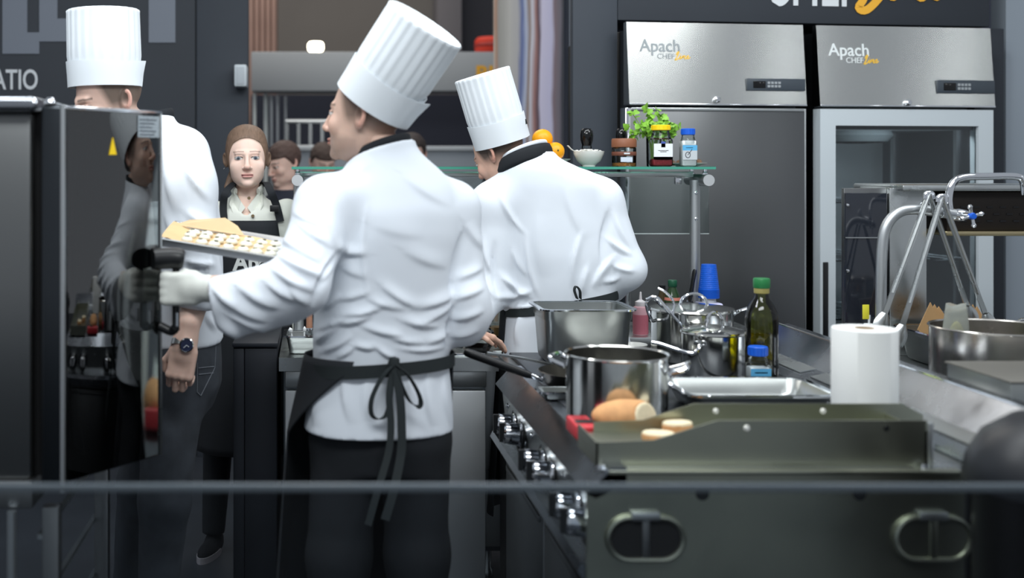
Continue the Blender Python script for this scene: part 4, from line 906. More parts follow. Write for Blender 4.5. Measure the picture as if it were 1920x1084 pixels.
slice_(1300, 752, 2.80, RZ, 0.050, 0.034, 0.045, 'bread piece on the griddle behind the steel trough', 0.2)

rb = thing('red_timer', 'red plastic timer with a black band on the range edge', 'timer', (0.638, 2.80, RZ - 0.005))
MB().box(0.612, 0.664, 2.735, 2.862, RZ - 0.005, RZ + 0.031, 0.006, 3).xf([[1, 0, 0], [0, 1, 0], [0, 0, 1]]).build('case', M['red'], rb)
MB().box(0.618, 0.6655, 2.768, 2.798, RZ + 0.008, RZ + 0.034, 0.003).build('band', M['black_plastic'], rb)
MB().box(0.622, 0.654, 2.810, 2.850, RZ + 0.029, RZ + 0.033, 0.002).build('face', mat('dull red face', (170, 44, 52), 0.3), rb)

# ---------------------------------------------------------------- bottles on the range and back counter
ob = thing('oil_bottle', 'tall green glass bottle of olive oil with a green cap', 'bottle', (X_(1428, 3.46), 3.46, RZ)); co = np.array([X_(1428, 3.46), 3.46, RZ]); R = 0.0465
def oil_glass(name, col): return mat(name, col, 0.04, alpha_thin=col, ior=1.55)
MB().lathe([(0, 0), (R * .94, 0), (R, 0.008), (R, 0.185), (R * .97, 0.205), (R * .72, 0.232), (R * .44, 0.250), (R * .40, 0.262), (R * .40, 0.288), (0, 0.288)], co, 36).build('glass_body', oil_glass('green bottle glass', (240, 246, 176)), ob)
MB().lathe([(0, 0.006), (R * .9, 0.006), (R * .9, 0.150), (0, 0.151)], co, 32).build('oil', mat('olive oil', (112, 104, 22), 0.08, alpha_thin=(214, 200, 70), ior=1.1), ob)
MB().lathe([(R * .43, 0.262), (R * .47, 0.264), (R * .47, 0.282), (R * .44, 0.284)], co, 24).build('neck_band', mat('neck band', (150, 140, 80), 0.5), ob)
MB().lathe([(R * .48, 0.278), (R * .52, 0.281), (R * .52, 0.303), (R * .48, 0.307), (0, 0.307)], co, 28).build('cap', M['green_cap'], ob)
shaker(1421, 3.385, RZ, 0.0305, 0.118, M['blue'], 0.026, 'salt jar with a blue cap standing in front of the olive oil bottle', salt, 0.060, [(-0.95, 0.95, 0.30, 0.48, sky), (-0.95, 0.95, 0.06, 0.30, wl_), (-0.6, 0.6, 0.37, 0.40, wl_)])

pr = thing('paper_roll', 'standing white paper towel roll behind the steel trough', 'paper roll', (X_(1621, 2.86), 2.86, RZ)); c = (X_(1621, 2.86), 2.86, RZ)
pw = mat('white paper', (236, 238, 236), 0.9, bump=0.3, bscale=160)
MB().lathe([(0.022, 0.002), (0.074, 0), (0.0755, 0.003), (0.0755, 0.240), (0.074, 0.243), (0.024, 0.243), (0.022, 0.240)], c, 48, closed=True).build('roll', pw, pr)
MB().lathe([(0.0205, 0.001), (0.0225, 0.001), (0.0225, 0.2445), (0.0205, 0.2445)], c, 28, closed=True).build('core', mat('cardboard', (176, 150, 116), 0.9), pr)
MB().ribbon([(c[0] + 0.0765 * math.cos(a), c[1] + 0.0765 * math.sin(a), RZ + 0.1215) for a in np.linspace(-2.2, -1.2, 12)], (0, 0, 1), 0.24, 0.0006).build('loose_end', pw, pr)

BY = 4.44
sq = thing('squeeze_bottle', 'clear squeeze bottle of pink sauce with a nozzle', 'bottle', (X_(1201, BY), BY, CT)); c = (X_(1201, BY), BY, CT)
MB().lathe([(0, 0), (0.027, 0), (0.0285, 0.004), (0.0285, 0.095), (0.026, 0.104), (0.017, 0.108), (0, 0.108)], c, 28).build('body', mat('cloudy squeeze plastic', (205, 160, 168), 0.35), sq)
MB().lathe([(0, 0.003), (0.0288, 0.003), (0.029, 0.004), (0.029, 0.075), (0.0288, 0.076), (0, 0.077)], c, 28).build('sauce', mat('pink sauce', (176, 98, 112), 0.4), sq)
MB().lathe([(0.019, 0.106), (0.020, 0.108), (0.020, 0.124), (0.012, 0.128), (0.0055, 0.132), (0.0035, 0.160), (0, 0.162)], c, 20).build('nozzle', mat('nozzle', (222, 218, 220), 0.4), sq)
wbw = thing('small_bowl', 'little white bowl on the range beside the squeeze bottle', 'bowl', (X_(1186, 3.93), 3.93, RZ))
MB().lathe([(0, 0), (0.022, 0), (0.024, 0.004), (0.042, 0.022), (0.049, 0.040), (0.047, 0.041), (0.04, 0.024), (0, 0.008)], (X_(1186, 3.93), 3.93, RZ), 32).build('bowl_body', M['ceramic'], wbw)
MB().lathe([(0.047, 0.0395), (0.0495, 0.0405), (0.0475, 0.042)], (X_(1186, 3.93), 3.93, RZ), 32, closed=True).build('rim', M['ceramic'], wbw)
gbt = thing('sauce_bottle', 'dark green glass bottle with a green screw cap and red label', 'bottle', (X_(1261, BY), BY, CT)); c = (X_(1261, BY), BY, CT)
MB().lathe([(0, 0), (0.030, 0), (0.032, 0.006), (0.032, 0.12), (0.026, 0.15), (0.015, 0.175), (0.014, 0.185), (0, 0.185)], c, 26).build('glass_body', mat('dark green glass', (44, 66, 40), 0.06, coat=0.5), gbt)
MB().lathe([(0.0325, 0.10), (0.0328, 0.102), (0.029, 0.140), (0.0285, 0.141)], c, 26).build('label_band', mat('salmon label', (196, 120, 104), 0.5), gbt)
MB().lathe([(0.0155, 0.180), (0.017, 0.182), (0.017, 0.203), (0.0155, 0.206), (0, 0.206)], c, 22).build('cap', mat('dark green cap', (30, 84, 60), 0.4), gbt)
b2 = thing('oil_cruet', 'slim dark bottle with a black pourer beside the green capped bottle', 'bottle', (X_(1242, 4.52), 4.52, CT)); c = (X_(1242, 4.52), 4.52, CT)
MB().lathe([(0, 0), (0.02, 0), (0.021, 0.12), (0.012, 0.15), (0.010, 0.165), (0, 0.165)], c, 18).build('glass_body', mat('brown glass', (70, 60, 40), 0.08), b2)
MB().lathe([(0.011, 0.16), (0.012, 0.162), (0.012, 0.178), (0, 0.180)], c, 14).build('pourer', M['black_plastic'], b2)
cu = thing('cup_dispenser', 'white and lilac box under the stack of blue cups', 'box', (X_(1329, 4.41), 4.41, CT)); c = np.array([X_(1329, 4.41), 4.41, CT])
MB().box(c[0] - 0.042, c[0] + 0.042, 4.37, 4.45, CT, CT + 0.125, 0.008, 3).build('body', mat('lilac white plastic', (196, 196, 226), 0.4), cu)
MB().lathe([(0, 0.125), (0.026, 0.125), (0.026, 0.142), (0, 0.142)], c, 24).build('turret', M['white_plastic'], cu)
MB().box(c[0] - 0.018, c[0] + 0.018, 4.367, 4.371, CT + 0.098, CT + 0.116).build('label', mat('violet label', (84, 78, 140), 0.5), cu, flat=True)
for k in range(12):
    z = 0.142 + 0.0028 * k; h_ = 0.095
    cpo = thing('plastic_cup', 'blue plastic cup nested in the stack on the lilac box', 'cup', (c[0], c[1], CT + z), 'stack of blue cups')
    MB().lathe([(0.0377, 0), (0.0388, 0.0003), (0.0388, 0.0021), (0.0376, 0.0024), (0.0270, h_), (0, h_ + 0.0003), (0, h_), (0.02675, h_ - 0.0003), (0.0374, 0.0024), (0.0376, 0.0004)], (c[0], c[1], CT + z), 28).build('cup_wall', M['blue'], cpo)
    if k == 11:
        for q in range(11):
            hz_ = 0.010 + 0.0072 * q; rq = 0.0376 - 0.0106 * (hz_ - 0.0024) / (h_ - 0.0024)
            MB().lathe([(rq - 0.0002, hz_ - 0.0012), (rq + 0.0007, hz_), (rq - 0.0003, hz_ + 0.0012)], (c[0], c[1], CT + z), 28).build('rib', M['blue'], cpo)
kn = thing('steel_utensil_cup', 'small steel cup holding a knife on the back counter', 'cup', (X_(1293, 4.40), 4.40, CT)); c = np.array([X_(1293, 4.40), 4.40, CT])
MB().lathe([(0, 0), (0.024, 0), (0.027, 0.12), (0.029, 0.122), (0.026, 0.12), (0.023, 0.004), (0, 0.004)], c, 26).build('cup', M['gn'], kn)
MB().lathe([(0.0272, 0.119), (0.0297, 0.121), (0.0272, 0.124)], c, 26, closed=True).build('rolled_rim', M['chrome'], kn)
kf = thing('kitchen_knife', 'kitchen knife with a riveted black handle standing in the steel cup', 'knife', (c[0], c[1], CT + 0.004))
k0, k1 = P(1293, 566, 4.40), P(1303, 505, 4.40); d = (k1 - k0) / np.linalg.norm(k1 - k0)
MB().tube([k0, k0 + d * 0.02, k0 + (k1 - k0) * 0.6, k1 - d * 0.01, k1], [0.010, 0.0125, 0.0115, 0.013, 0.008], 10, ry=0.6).build('handle', M['black_plastic'], kf)
MB().obox(k0 - d * 0.035, d * 0.04, np.array([d[2], 0, -d[0]]) * 0.012, (0, 0.001, 0)).build('blade', M['chrome'], kf)
for t in (0.2, 0.5, 0.8): MB().lathe([(0, 0.001), (0.003, 0.001), (0.003, -0.002)], k0 + (k1 - k0) * t + np.array([0, -0.0078, 0]), 8, axis=(0, -1, 0)).build('rivet', M['chrome'], kf)

# ---------------------------------------------------------------- things on the left counter
ip = gn_pan('insert_pan', 'small steel insert pan with utensils on the counter behind the chef', X_(580, 4.02), 4.03, CT, 0.176, 0.16, 0.062, M['gn'], 0.010)
for i, (px0, py0, px1, py1, w_) in enumerate(((553, 640, 545, 620, .007), (570, 642, 571, 618, .005))):
    u = thing('plastic_spoon', ('white plastic spoon leaning left in the small insert pan', 'upright white plastic spoon in the small insert pan')[i], 'spoon', tuple(P(px0, py0 + 8, 4.03)))
    a, b_ = P(px0, py0 + 14, 4.03), P(px1, py1, 4.03); MB().tube([a, b_], 0.0028, 7).build('stem', M['white_plastic'], u)
    MB().lathe([(0, -0.012), (w_, -0.004), (w_ * 1.1, 0.004), (0, 0.012)], b_, 12, axis=(b_ - a)).build('head', M['white_plastic'], u)
pg = thing('pepper_mill', 'steel banded wooden mill in the small insert pan beside the chef', 'mill', tuple(P(583, 655, 4.06)))
cpt = np.array([X_(580, 4.06), 4.065, CT + 0.004])
MB().lathe([(0, 0), (0.016, 0), (0.016, 0.07), (0, 0.07)], cpt, 18).build('base', M['black_plastic'], pg)
MB().lathe([(0.0165, 0.05), (0.017, 0.052), (0.017, 0.072), (0.0165, 0.074)], cpt, 18).build('band', M['chrome'], pg)
MB().lathe([(0, 0.07), (0.011, 0.07), (0.010, 0.15), (0.008, 0.172), (0, 0.175)], cpt, 18).build('wood_top', mat('pale brown wood', (168, 122, 98), 0.6), pg)
gn_pan('insert_pan', 'low steel pan on the counter beside the stooping chef', 0.575, 4.225, CT, 0.13, 0.12, 0.045, M['gn'], 0.009)
gl = thing('glass_beaker', 'tall clear beaker behind the low steel pan', 'beaker', (X_(936, 4.38), 4.40, CT)); c = np.array([X_(934, 4.38), 4.40, CT])
MB().lathe([(0, 0), (0.032, 0), (0.036, 0.13), (0.0345, 0.13), (0.031, 0.005), (0, 0.004)], c, 28).build('glass_body', M['jar_glass'], gl)
MB().lathe([(0, 0.003), (0.030, 0.004), (0.032, 0.035), (0, 0.036)], c, 24).build('contents', mat('amber sauce', (186, 140, 84), 0.4), gl)
pn = thing('small_pan', 'small black pan under the stooping chef\'s hand', 'pan', (0.556, 4.03, CT)); c = np.array([0.556, 4.03, CT])
MB().lathe([(0, 0), (0.040, 0), (0.052, 0.020), (0.055, 0.022), (0.051, 0.021), (0.04, 0.004), (0, 0.003)], c, 32).build('pan_body', M['black_gloss'], pn)
MB().tube([c + (-0.05, -0.01, 0.018), c + (-0.10, -0.03, 0.030)], 0.006, 8).build('handle', M['black_plastic'], pn)
tl = thing('steel_tray', 'flat steel tray lying on the counter edge', 'tray', (X_(865, 3.97), 3.98, CT))
MB().box(X_(843, 3.97), X_(905, 3.97), 3.915, 3.966, CT, CT + 0.006, 0.002).build('base', M['steel'], tl)
MB().box(X_(843, 3.97), X_(905, 3.97), 3.915, 3.919, CT + 0.004, CT + 0.012, 0.001).build('rim', M['chrome'], tl)

# ================================================================== RIGHT SIDE: second line with salamander, tap, tongs
rl2 = thing('side_range', 'second steel kitchen line behind the sloping duct', 'stove', (2.2, 3.5, 0))
MB().box(1.64, 3.0, 2.66, 4.33, 0.12, 0.86).build('carcass', M['steel_dark'], rl2, flat=True)
MB().box(1.632, 3.02, 2.64, 4.345, 0.86, 0.90, 0.004).build('worktop', M['steel'], rl2)
for x in (1.72, 2.9):
    for y in (2.74, 4.3): MB().lathe([(0, 0), (0.028, 0), (0.028, 0.02), (0.02, 0.03), (0.02, 0.125), (0, 0.125)], (x, y, 0), 14).build('leg', M['steel'], rl2)
YA = 3.95
cl = thing('salamander_grill', 'salamander grill on a steel column with a perforated dark front', 'grill', (X_(1690, YA), YA + 0.1, CT))
MB().box(X_(1668, YA), X_(1738, YA), YA, YA + 0.22, CT, Z_(352, YA), 0.004).build('column', M['steel'], cl)
MB().box(X_(1587, YA), X_(1668, YA), YA + 0.02, YA + 0.04, CT, Z_(353, YA), 0.003).build('side_panel', M['steel_dark'], cl)
sgl = MB().box(X_(1587, YA), X_(1666, YA), YA + 0.008, YA + 0.02, CT + 0.01, Z_(362, YA), 0.002).build('dark_glass_front', mat('smoked glass', (30, 34, 42), 0.08, spec=0.9), cl)
MB().box(X_(1587, YA), X_(1666, YA), YA + 0.006, YA + 0.02, Z_(447, YA), Z_(445, YA)).build('front_bar', M['steel'], sgl, flat=True)
for py in (385, 508): MB().lathe([(0, 0.004), (0.005, 0.003), (0.006, 0)], (X_(1586.5, YA) + .008, YA + 0.006, Z_(py, YA)), 10, axis=(0, -1, 0)).build('screw', M['chrome'], sgl)
MB().box(X_(1676, YA), 3.0, YA - 0.06, YA + 0.30, Z_(358, YA), Z_(346, YA), 0.006).build('hood_top', M['steel'], cl)
fr_ = MB().box(X_(1770, YA), 3.0, YA - 0.02, YA + 0.26, Z_(432, YA), Z_(359, YA), 0.004).build('dark_front', mat('dark heated front', (42, 38, 36), 0.45, 0.6), cl)
slot = MB().box(-0.010, 0.010, -0.003, 0.003, -0.0022, 0.0022)
for r_ in range(3):
    for k in range(14):
        x = X_(1800, YA) + 0.044 * k + 0.022 * (r_ % 2)
        MB().box(x - 0.010, x + 0.010, YA - 0.0225, YA - 0.018, Z_(388 + 13 * r_, YA) - 0.0025, Z_(388 + 13 * r_, YA) + 0.0025).build('slot', M['black_gloss'], fr_, flat=True)
MB().box(X_(1760, YA), 3.0, YA - 0.05, YA + 0.28, Z_(441, YA), Z_(432, YA), 0.004).build('lower_shelf', mat('warm steel', (190, 176, 140), 0.3, 1.0), cl)
MB().box(2.55, 2.60, YA + 0.02, YA + 0.25, CT, Z_(440, YA), 0.004).build('column', M['steel'], cl)

tp = thing('pot_filler_tap', 'arched steel pot filler pipe with a chrome cross tap and spout', 'tap', tuple(P(1652, 640, 3.72) * (1, 1, 0) + (0, 0, CT)))
yT = 3.72
pipe = crom([(X_(1652, yT), yT, CT), P(1652, 560, yT), P(1654, 470, yT), P(1662, 425, yT), P(1685, 399, yT), P(1720, 393, yT), P(1790, 402, yT)], 8)
MB().tube(pipe, 0.0165, 16).build('pipe', M['alu'], tp)
MB().lathe([(0, 0), (0.034, 0), (0.034, 0.008), (0.018, 0.016), (0.018, 0.03), (0, 0.03)], (X_(1652, yT), yT, CT), 22).build('flange', M['chrome'], tp)
tv = P(1798, 403, yT)
vb = MB().lathe([(0, -0.035), (0.013, -0.033), (0.019, -0.02), (0.02, 0.0), (0.016, 0.018), (0.011, 0.03), (0, 0.032)], tv, 20, axis=(1, -0.4, 0)).build('valve_body', M['chrome'], tp)
hx = P(1806, 404, yT) + (0, -0.05, 0)
MB().tube([tv, hx], 0.009, 10).build('valve_stem', M['chrome'], vb)
for d in ((1, 0, 0.25), (-1, 0, -0.25), (0.2, 0, -1), (-0.2, 0, 1)):
    d = np.array(d) / np.linalg.norm(d); MB().tube([hx, hx + d * 0.022, hx + d * 0.03, hx + d * 0.036], [0.005, 0.005, 0.008, 0.005], 10).build('cross_arm', M['chrome'], vb)
MB().lathe([(0, 0.012), (0.009, 0.011), (0.011, 0.004), (0.011, -0.006)], hx, 16, axis=(0, -1, 0)).build('blue_button', M['blue'], vb)
MB().tube(crom([P(1782, 402, yT), P(1779, 372, yT), P(1786, 345, yT), P(1806, 333, yT), P(1850, 331, yT), P(1904, 331, yT), P(1918, 340, yT), P(1922, 365, yT)], 8), 0.0115, 14).build('spout', M['chrome'], tp)

def tongs(ap, l, r_, Y, label):
    a = P(*ap, Y); t = thing('serving_tongs', label, 'tongs', (a[0], a[1], a[2] - 0.3), 'tongs hanging over the tap pipe')
    for i, q in enumerate((l, r_)):
        b_ = P(*q, Y + (-0.03 if i == 0 else 0.05)); d = (b_ - a) / np.linalg.norm(b_ - a); pts = [a, a + (b_ - a) * 0.2, a + (b_ - a) * 0.8, b_]
        sv = np.cross(d, (0, 1, 0)); arm = MB().ribbon(pts, sv, [0.014, 0.017, 0.014, 0.016], 0.003).tube([p + np.array([0, -0.003, 0]) for p in pts[:-1]], 0.0045, 8).build('arm', M['steel'], t)
        s_ = np.cross(d, (0, 1, 0)); A = []
        for u in np.linspace(0, 1, 9):
            w_ = 0.010 + 0.014 * math.sin(u * math.pi * 0.85); row = []
            for k in range(9):
                v = (k - 4) / 4; row.append(b_ - d * 0.015 + d * (0.065 * u + 0.004 * math.cos(k * 3.14) * (u > 0.6)) + s_ * w_ * v - np.array([0, 0.010 * (1 - v * v), 0]))
            A.append(row)
        MB().sheet(np.array(A), 0.0015).build('scalloped_head', M['steel'], arm)
    pc_ = np.array([a[0] + (0.028 if Y < 3.68 else -0.012), 3.72, Z_(396.5 if Y < 3.68 else 395, 3.72)]); rr_ = 0.0195
    MB().tube([a + np.array([0, 0.002, -0.004])] + [pc_ + np.array([0, -rr_ * math.cos(q), rr_ * math.sin(q)]) for q in np.linspace(1.25, -4.1, 18)[::-1]] , 0.0022, 7, closed=True).build('hanging_loop', M['chrome'], t)
    MB().tube(crom([a + np.array([-0.012, 0, -0.015]), a + np.array([-0.008, 0, 0.002]), a + np.array([0.008, 0, 0.002]), a + np.array([0.012, 0, -0.015])], 4), 0.008, 10).build('hinge', M['chrome'], t)
tongs((1742, 364), (1656, 596), (1816, 582), 3.69, 'steel tongs hanging open over the tap pipe, behind the other pair')
tongs((1766, 370), (1690, 618), (1850, 596), 3.66, 'steel tongs hanging open over the tap pipe, in front of the other pair')

bp = thing('braising_pot', 'wide open steel pot beside the hanging tongs', 'pot', (X_(1862, 3.36), 3.36, CT)); c = np.array([X_(1868, 3.36), 3.36, CT])
MB().lathe(rim_prof(0.172, 0.176), c, 60).build('pot_body', mat('worn pot steel', (196, 192, 186), 0.24, 1.0, rvar=0.08), bp)
loop_handle(MB(), c + np.array([0.02, -0.17, 0.085]), (0.1, -1, 0), 0.13, 0.05, 0.008, 0.0).build('handle', M['chrome'], bp)
loop_handle(MB(), c + np.array([-0.02, 0.17, 0.12]), (0, 1, 0), 0.11, 0.05, 0.008, 0.0).build('handle', M['chrome'], bp)
sb = thing('steel_box', 'low plain steel box beside the wide open pot', 'box', (2.0, 2.85, CT))
MB().box(X_(1803, 2.95), 2.5, 2.74, 3.02, CT, Z_(690, 2.95), 0.004).build('casing', M['gn'], sb)
MB().box(X_(1800, 2.95), 2.505, 2.735, 3.025, Z_(690, 2.95), Z_(686, 2.95), 0.002).build('lid', mat('matt grey lid', (128, 126, 120), 0.5, 0.7), sb)
# trays with paper behind the pot
for i, (px0, px1, z, yy) in enumerate(((1735, 1930, 0.0, 3.98), (1850, 2000, 0.052, 3.86))):
    pass
g1 = gn_pan('hotel_pan', 'steel pan with brown napkins standing behind the wide open pot', 2.135, 3.77, CT, 0.44, 0.30, 0.11, M['gn'], 0.014)
g2 = thing('pan_lid', 'grey steel lid lying on the pan with brown napkins', 'lid', (2.30, 3.77, CT + 0.114))
MB().box(2.228, 2.352, 3.64, 3.90, CT + 0.113, CT + 0.122, 0.003).build('plate', M['steel_dark'], g2)
MB().tube(crom([(2.255, 3.77, CT + 0.120), (2.265, 3.77, CT + 0.142), (2.30, 3.77, CT + 0.142), (2.31, 3.77, CT + 0.120)], 5), 0.005, 8).build('handle', M['chrome'], g2)
kraft = mat('brown kraft napkin', (190, 152, 106), 0.85, var=0.08)
for i, (px, py, w_) in enumerate(((1760, 585, 0.050), (1832, 578, 0.045))):
    t = thing('kraft_napkin', ('folded brown napkin standing beside the steel column', 'folded brown napkin peaking behind the plastic bag')[i], 'napkin', tuple(P(px, 588, 3.86)))
    b0 = P(px, 590, 3.80); b0[2] = CT + 0.022
    for k in range(3):
        dx = (-0.02 + 0.02 * k); MB().prism([b0 + (dx * .6 - w_ * .8, 0.012 * k, 0), b0 + (dx * .6 + w_ * .8, 0.012 * k, 0), b0 + (dx + w_ * 0.9, 0.012 * k, 0.088), b0 + (dx + w_ * 0.5, 0.012 * k, 0.112), b0 + (dx - 0.006, 0.012 * k, 0.174 - 0.008 * k), b0 + (dx - w_ * .95, 0.012 * k, 0.085)], (0, 0.004, 0)).build('fold', kraft, t, flat=True)
bgm = mat('milky plastic bag', (214, 218, 212), 0.25, trans=0.75, ior=1.1)
bag = thing('plastic_bag', 'clear plastic bag of yellow pasta standing in the wide open pot', 'bag', tuple(P(1800, 640, 3.36)))
A = []
for u in np.linspace(0, 1, 10):
    row = []
    for k in range(25):
        a = 2 * math.pi * k / 24; w_ = 0.042 * (1.05 - 0.25 * u); row.append(np.array([1.850, 3.385, 0.909 + 0.230 * u]) + np.array([w_ * math.cos(a) + 0.004 * math.sin(5 * u + a * 3), 0.022 * math.sin(a) * (1 - 0.6 * u), 0.004 * math.sin(4 * a)]))
    A.append(row)
MB().sheet(np.array(A), 0.0008).build('film', bgm, bag, angle=180)
cc = np.array([1.852, 3.385, 1.005], np.float32)
blob('pasta', lambda p: ell(p, cc, (0.028, 0.014, 0.085)), cc - 0.1, cc + 0.1, 0.005, mat('yellow pasta', (206, 196, 120), 0.7, bump=0.8, bscale=150, var=0.2, vscale=90), bag, 1, 0.003)
yb = thing('pink_spray_bottle', 'small bottle with a white trigger and yellow tag near the steel column', 'bottle', tuple(P(1625, 615, 3.80) * (1, 1, 0) + (0, 0, CT))); c = np.array([X_(1628, 3.80), 3.80, CT])
MB().lathe([(0, 0), (0.024, 0), (0.025, 0.06), (0.018, 0.09), (0.010, 0.10), (0.010, 0.118), (0, 0.12)], c, 20).build('body', mat('pinkish plastic', (150, 92, 108), 0.4), yb)
MB().box(c[0] - 0.012, c[0] + 0.014, 3.79, 3.81, CT + 0.11, CT + 0.128, 0.003).build('trigger_head', M['white_plastic'], yb)
MB().tube([c + (0.002, 0, 0.125), c + (0.004, 0, 0.155)], 0.0035, 8).build('spout', M['white_plastic'], yb)
MB().box(X_(1613, 3.79), X_(1625, 3.79), 3.772, 3.776, Z_(598, 3.78), Z_(571, 3.78), 0.001).build('tag', mat('yellow tag', (222, 214, 60), 0.5), yb)

# black lidded bin in the near right corner
bn = thing('waste_bin', 'tall dark waste bin with a rounded black lid', 'bin', (X_(1965, 2.2), 2.2, 0)); c = np.array([X_(1992, 2.2), 2.2, 0])
MB().lathe([(0, 0), (0.145, 0), (0.148, 0.01), (0.150, 0.94), (0, 0.94)], c, 56).build('body', mat('dark steel bin', (54, 54, 56), 0.32, 1.0), bn)
MB().lathe([(0.150, 0.93), (0.166, 0.935), (0.168, 0.95), (0.160, 0.985), (0.135, 1.03), (0.085, 1.065), (0, 1.078)], c, 56).build('lid', mat('satin black lid', (26, 29, 34), 0.4), bn)
MB().lathe([(0.150, 0.0), (0.153, 0.002), (0.153, 0.04), (0.150, 0.042)], c, 48).build('base_ring', M['black_plastic'], bn)

# ================================================================== COMBI OVEN WITH OPEN DOOR
ov = thing('combi_oven', 'tall steel oven with its dark glass door standing open', 'oven', (-1.0, 3.1, 0))
ox1 = -0.655
MB().box(-1.55, X_(58, 2.76), 2.76, 3.5, 0.80, 1.665, 0.01).build('cabinet', mat('oven cabinet steel', (124, 126, 126), 0.34, 1.0), ov)
MB().box(-1.55, X_(60, 2.74), 2.745, 3.5, 0.735, 0.80, 0.006).build('base_tray', M['steel_dark'], ov)
MB().box(X_(58, 2.76), X_(78, 2.76), 2.80, 3.45, 0.80, 1.665).build('dark_slot', M['dark_void'], ov, flat=True)  # box filling the slot; the slot's shade is put into its colour
MB().box(-1.57, X_(66, 2.72), 2.72, 3.52, 1.665, Z_(180, 2.72), 0.012, 3).build('top_cap', M['steel_sheet'], ov)
for px in (62, 95): MB().lathe([(0, 0.014), (0.008, 0.013), (0.013, 0.006), (0.014, 0), (0, 0)], (X_(px, 2.74), 2.735, Z_(194, 2.74)), 16).build('hinge_cap', M['chrome'], ov)
# door: hinge side near, handle side further away
d0 = P(113, 310, 2.725) * (1, 1, 0); d1 = P(302, 310, 3.00) * (1, 1, 0); dd = d1 - d0; WD = np.linalg.norm(dd); dd /= WD; dn = np.array([dd[1], -dd[0], 0.0])   # dn faces the room
def D(u, n, z): return d0 + dd * u + dn * n + np.array([0, 0, z])
def dbox(u0, u1, n0, n1, z0, z1, r=0.0):
    t = MB().box(u0, u1, n0, n1, z0, z1, r); v = np.concatenate(t.v); b_ = MB(); b_.add(d0 + v[:, :1] * dd + v[:, 1:2] * dn + v[:, 2:] * np.array([0, 0, 1]), t.f); return b_
ZB, ZT = 0.80, 1.675
MB().box(X_(78, 2.74), d0[0] + 0.012, 2.725, 2.79, ZB - 0.02, Z_(195, 2.73), 0.012, 3).build('hinge_column', mat('dark steel column', (66, 70, 74), 0.3, 1.0), ov)
MB().tube([(d0[0] + 0.006, 2.722, ZB - 0.02), (d0[0] + 0.006, 2.722, Z_(198, 2.725))], 0.006, 12).build('hinge_trim', M['alu'], ov)
smk = mat('smoked oven glass', (40, 44, 47), 0.10, spec=0.8)
wu0, wu1, wz0, wz1 = 0.085, 0.300, 1.075, 1.555
dm = mat('dark door steel', (142, 142, 138), 0.16, 1.0, rvar=0.04)
dr = dbox(0.0, WD, -0.005, 0.0, ZB, ZT, 0.0015).build('door', mat('glossy grey door glass', (120, 130, 135), 0.03, alpha_thin=(206, 210, 208), ior=2.3), ov)
dfm = mat('grey door frame', (112, 113, 110), 0.5, 0.3)
dbox(0.002, wu0, -0.035, -0.006, ZB + .002, ZT - .002).build('door_stile', dfm, dr, flat=True)
dbox(wu1, WD - .002, -0.035, -0.006, ZB + .002, ZT - .002).build('door_stile', dfm, dr, flat=True)
dbox(wu0, wu1, -0.035, -0.006, wz1, ZT - .002).build('door_rail', dfm, dr, flat=True)
dbox(wu0, wu1, -0.035, -0.006, ZB + .002, wz0).build('door_rail', dfm, dr, flat=True)
dbox(wu0, wu1, -0.034, -0.030, wz0, wz1).build('pane', mat('oven window glass', (120, 130, 135), 0.03, alpha_thin=(110, 118, 122), ior=1.4), dr, flat=True)
dbox(0.0, WD, -0.004, 0.004, ZT - 0.004, ZT + 0.004, 0.002).build('top_trim', M['chrome'], dr)
dbox(WD - 0.004, WD + 0.003, -0.036, 0.002, ZB, ZT, 0.002).build('edge_trim', M['steel'], dr)
for a in (0.145, 0.160): dbox(a, a + 0.010, -0.022, -0.012, wz0 + 0.16, wz1 - 0.01, 0.002).build('window_bar', M['alu'], dr)
tz = Z_(290, 2.84); tu = 0.165
MB().prism([D(tu - 0.010, 0.0005, tz), D(tu + 0.014, 0.0005, tz), D(tu + 0.002, 0.0005, tz + 0.042)], dn * 0.002).build('warning_triangle', M['yellow'], dr, flat=True)
dbox(WD - 0.085, WD - 0.008, 0.0005, 0.002, Z_(258, 2.97), Z_(218, 2.97)).build('rating_label', mat('pale sticker', (150, 160, 166), 0.5, var=0.2, vscale=160), dr, flat=True)
for k in range(5): dbox(WD - 0.080, WD - 0.02 - 0.008 * (k % 3), 0.0018, 0.0028, Z_(225 + 7 * k, 2.97) - 0.0015, Z_(225 + 7 * k, 2.97) + 0.0015).build('label_print', mat('sticker grey', (96, 104, 112), 0.5), dr, flat=True)
hy = 2.9815; hx_ = -0.3525
hb2 = MB().tube([(hx_, hy, Z_(478, hy)), (hx_, hy, Z_(618, hy))], 0.0092, 14).build('handle', M['black_plastic'], dr)
MB().tube(crom([(hx_ + 0.020, hy, Z_(487, hy)), (hx_ - 0.01, hy - 0.006, Z_(484, hy)), (X_(286, 2.96), 2.955, Z_(486, 2.95))], 5), [0.022, 0.026] + [0.027] * 9, 18).build('handle_knuckle', M['black_plastic'], hb2)
MB().tube(crom([(hx_, hy, Z_(614, hy)), (hx_ - 0.014, hy + 0.01, Z_(622, hy)), (d1[0] - 0.004, 2.995, Z_(612, hy))], 4), 0.012, 12).build('handle_foot', M['black_plastic'], hb2)
MB().tube([(hx_ + 0.004, hy - 0.014, Z_(585, hy)), (hx_ + 0.004, hy - 0.014, Z_(610, hy))], 0.004, 8).build('handle_inset', M['chrome'], hb2)
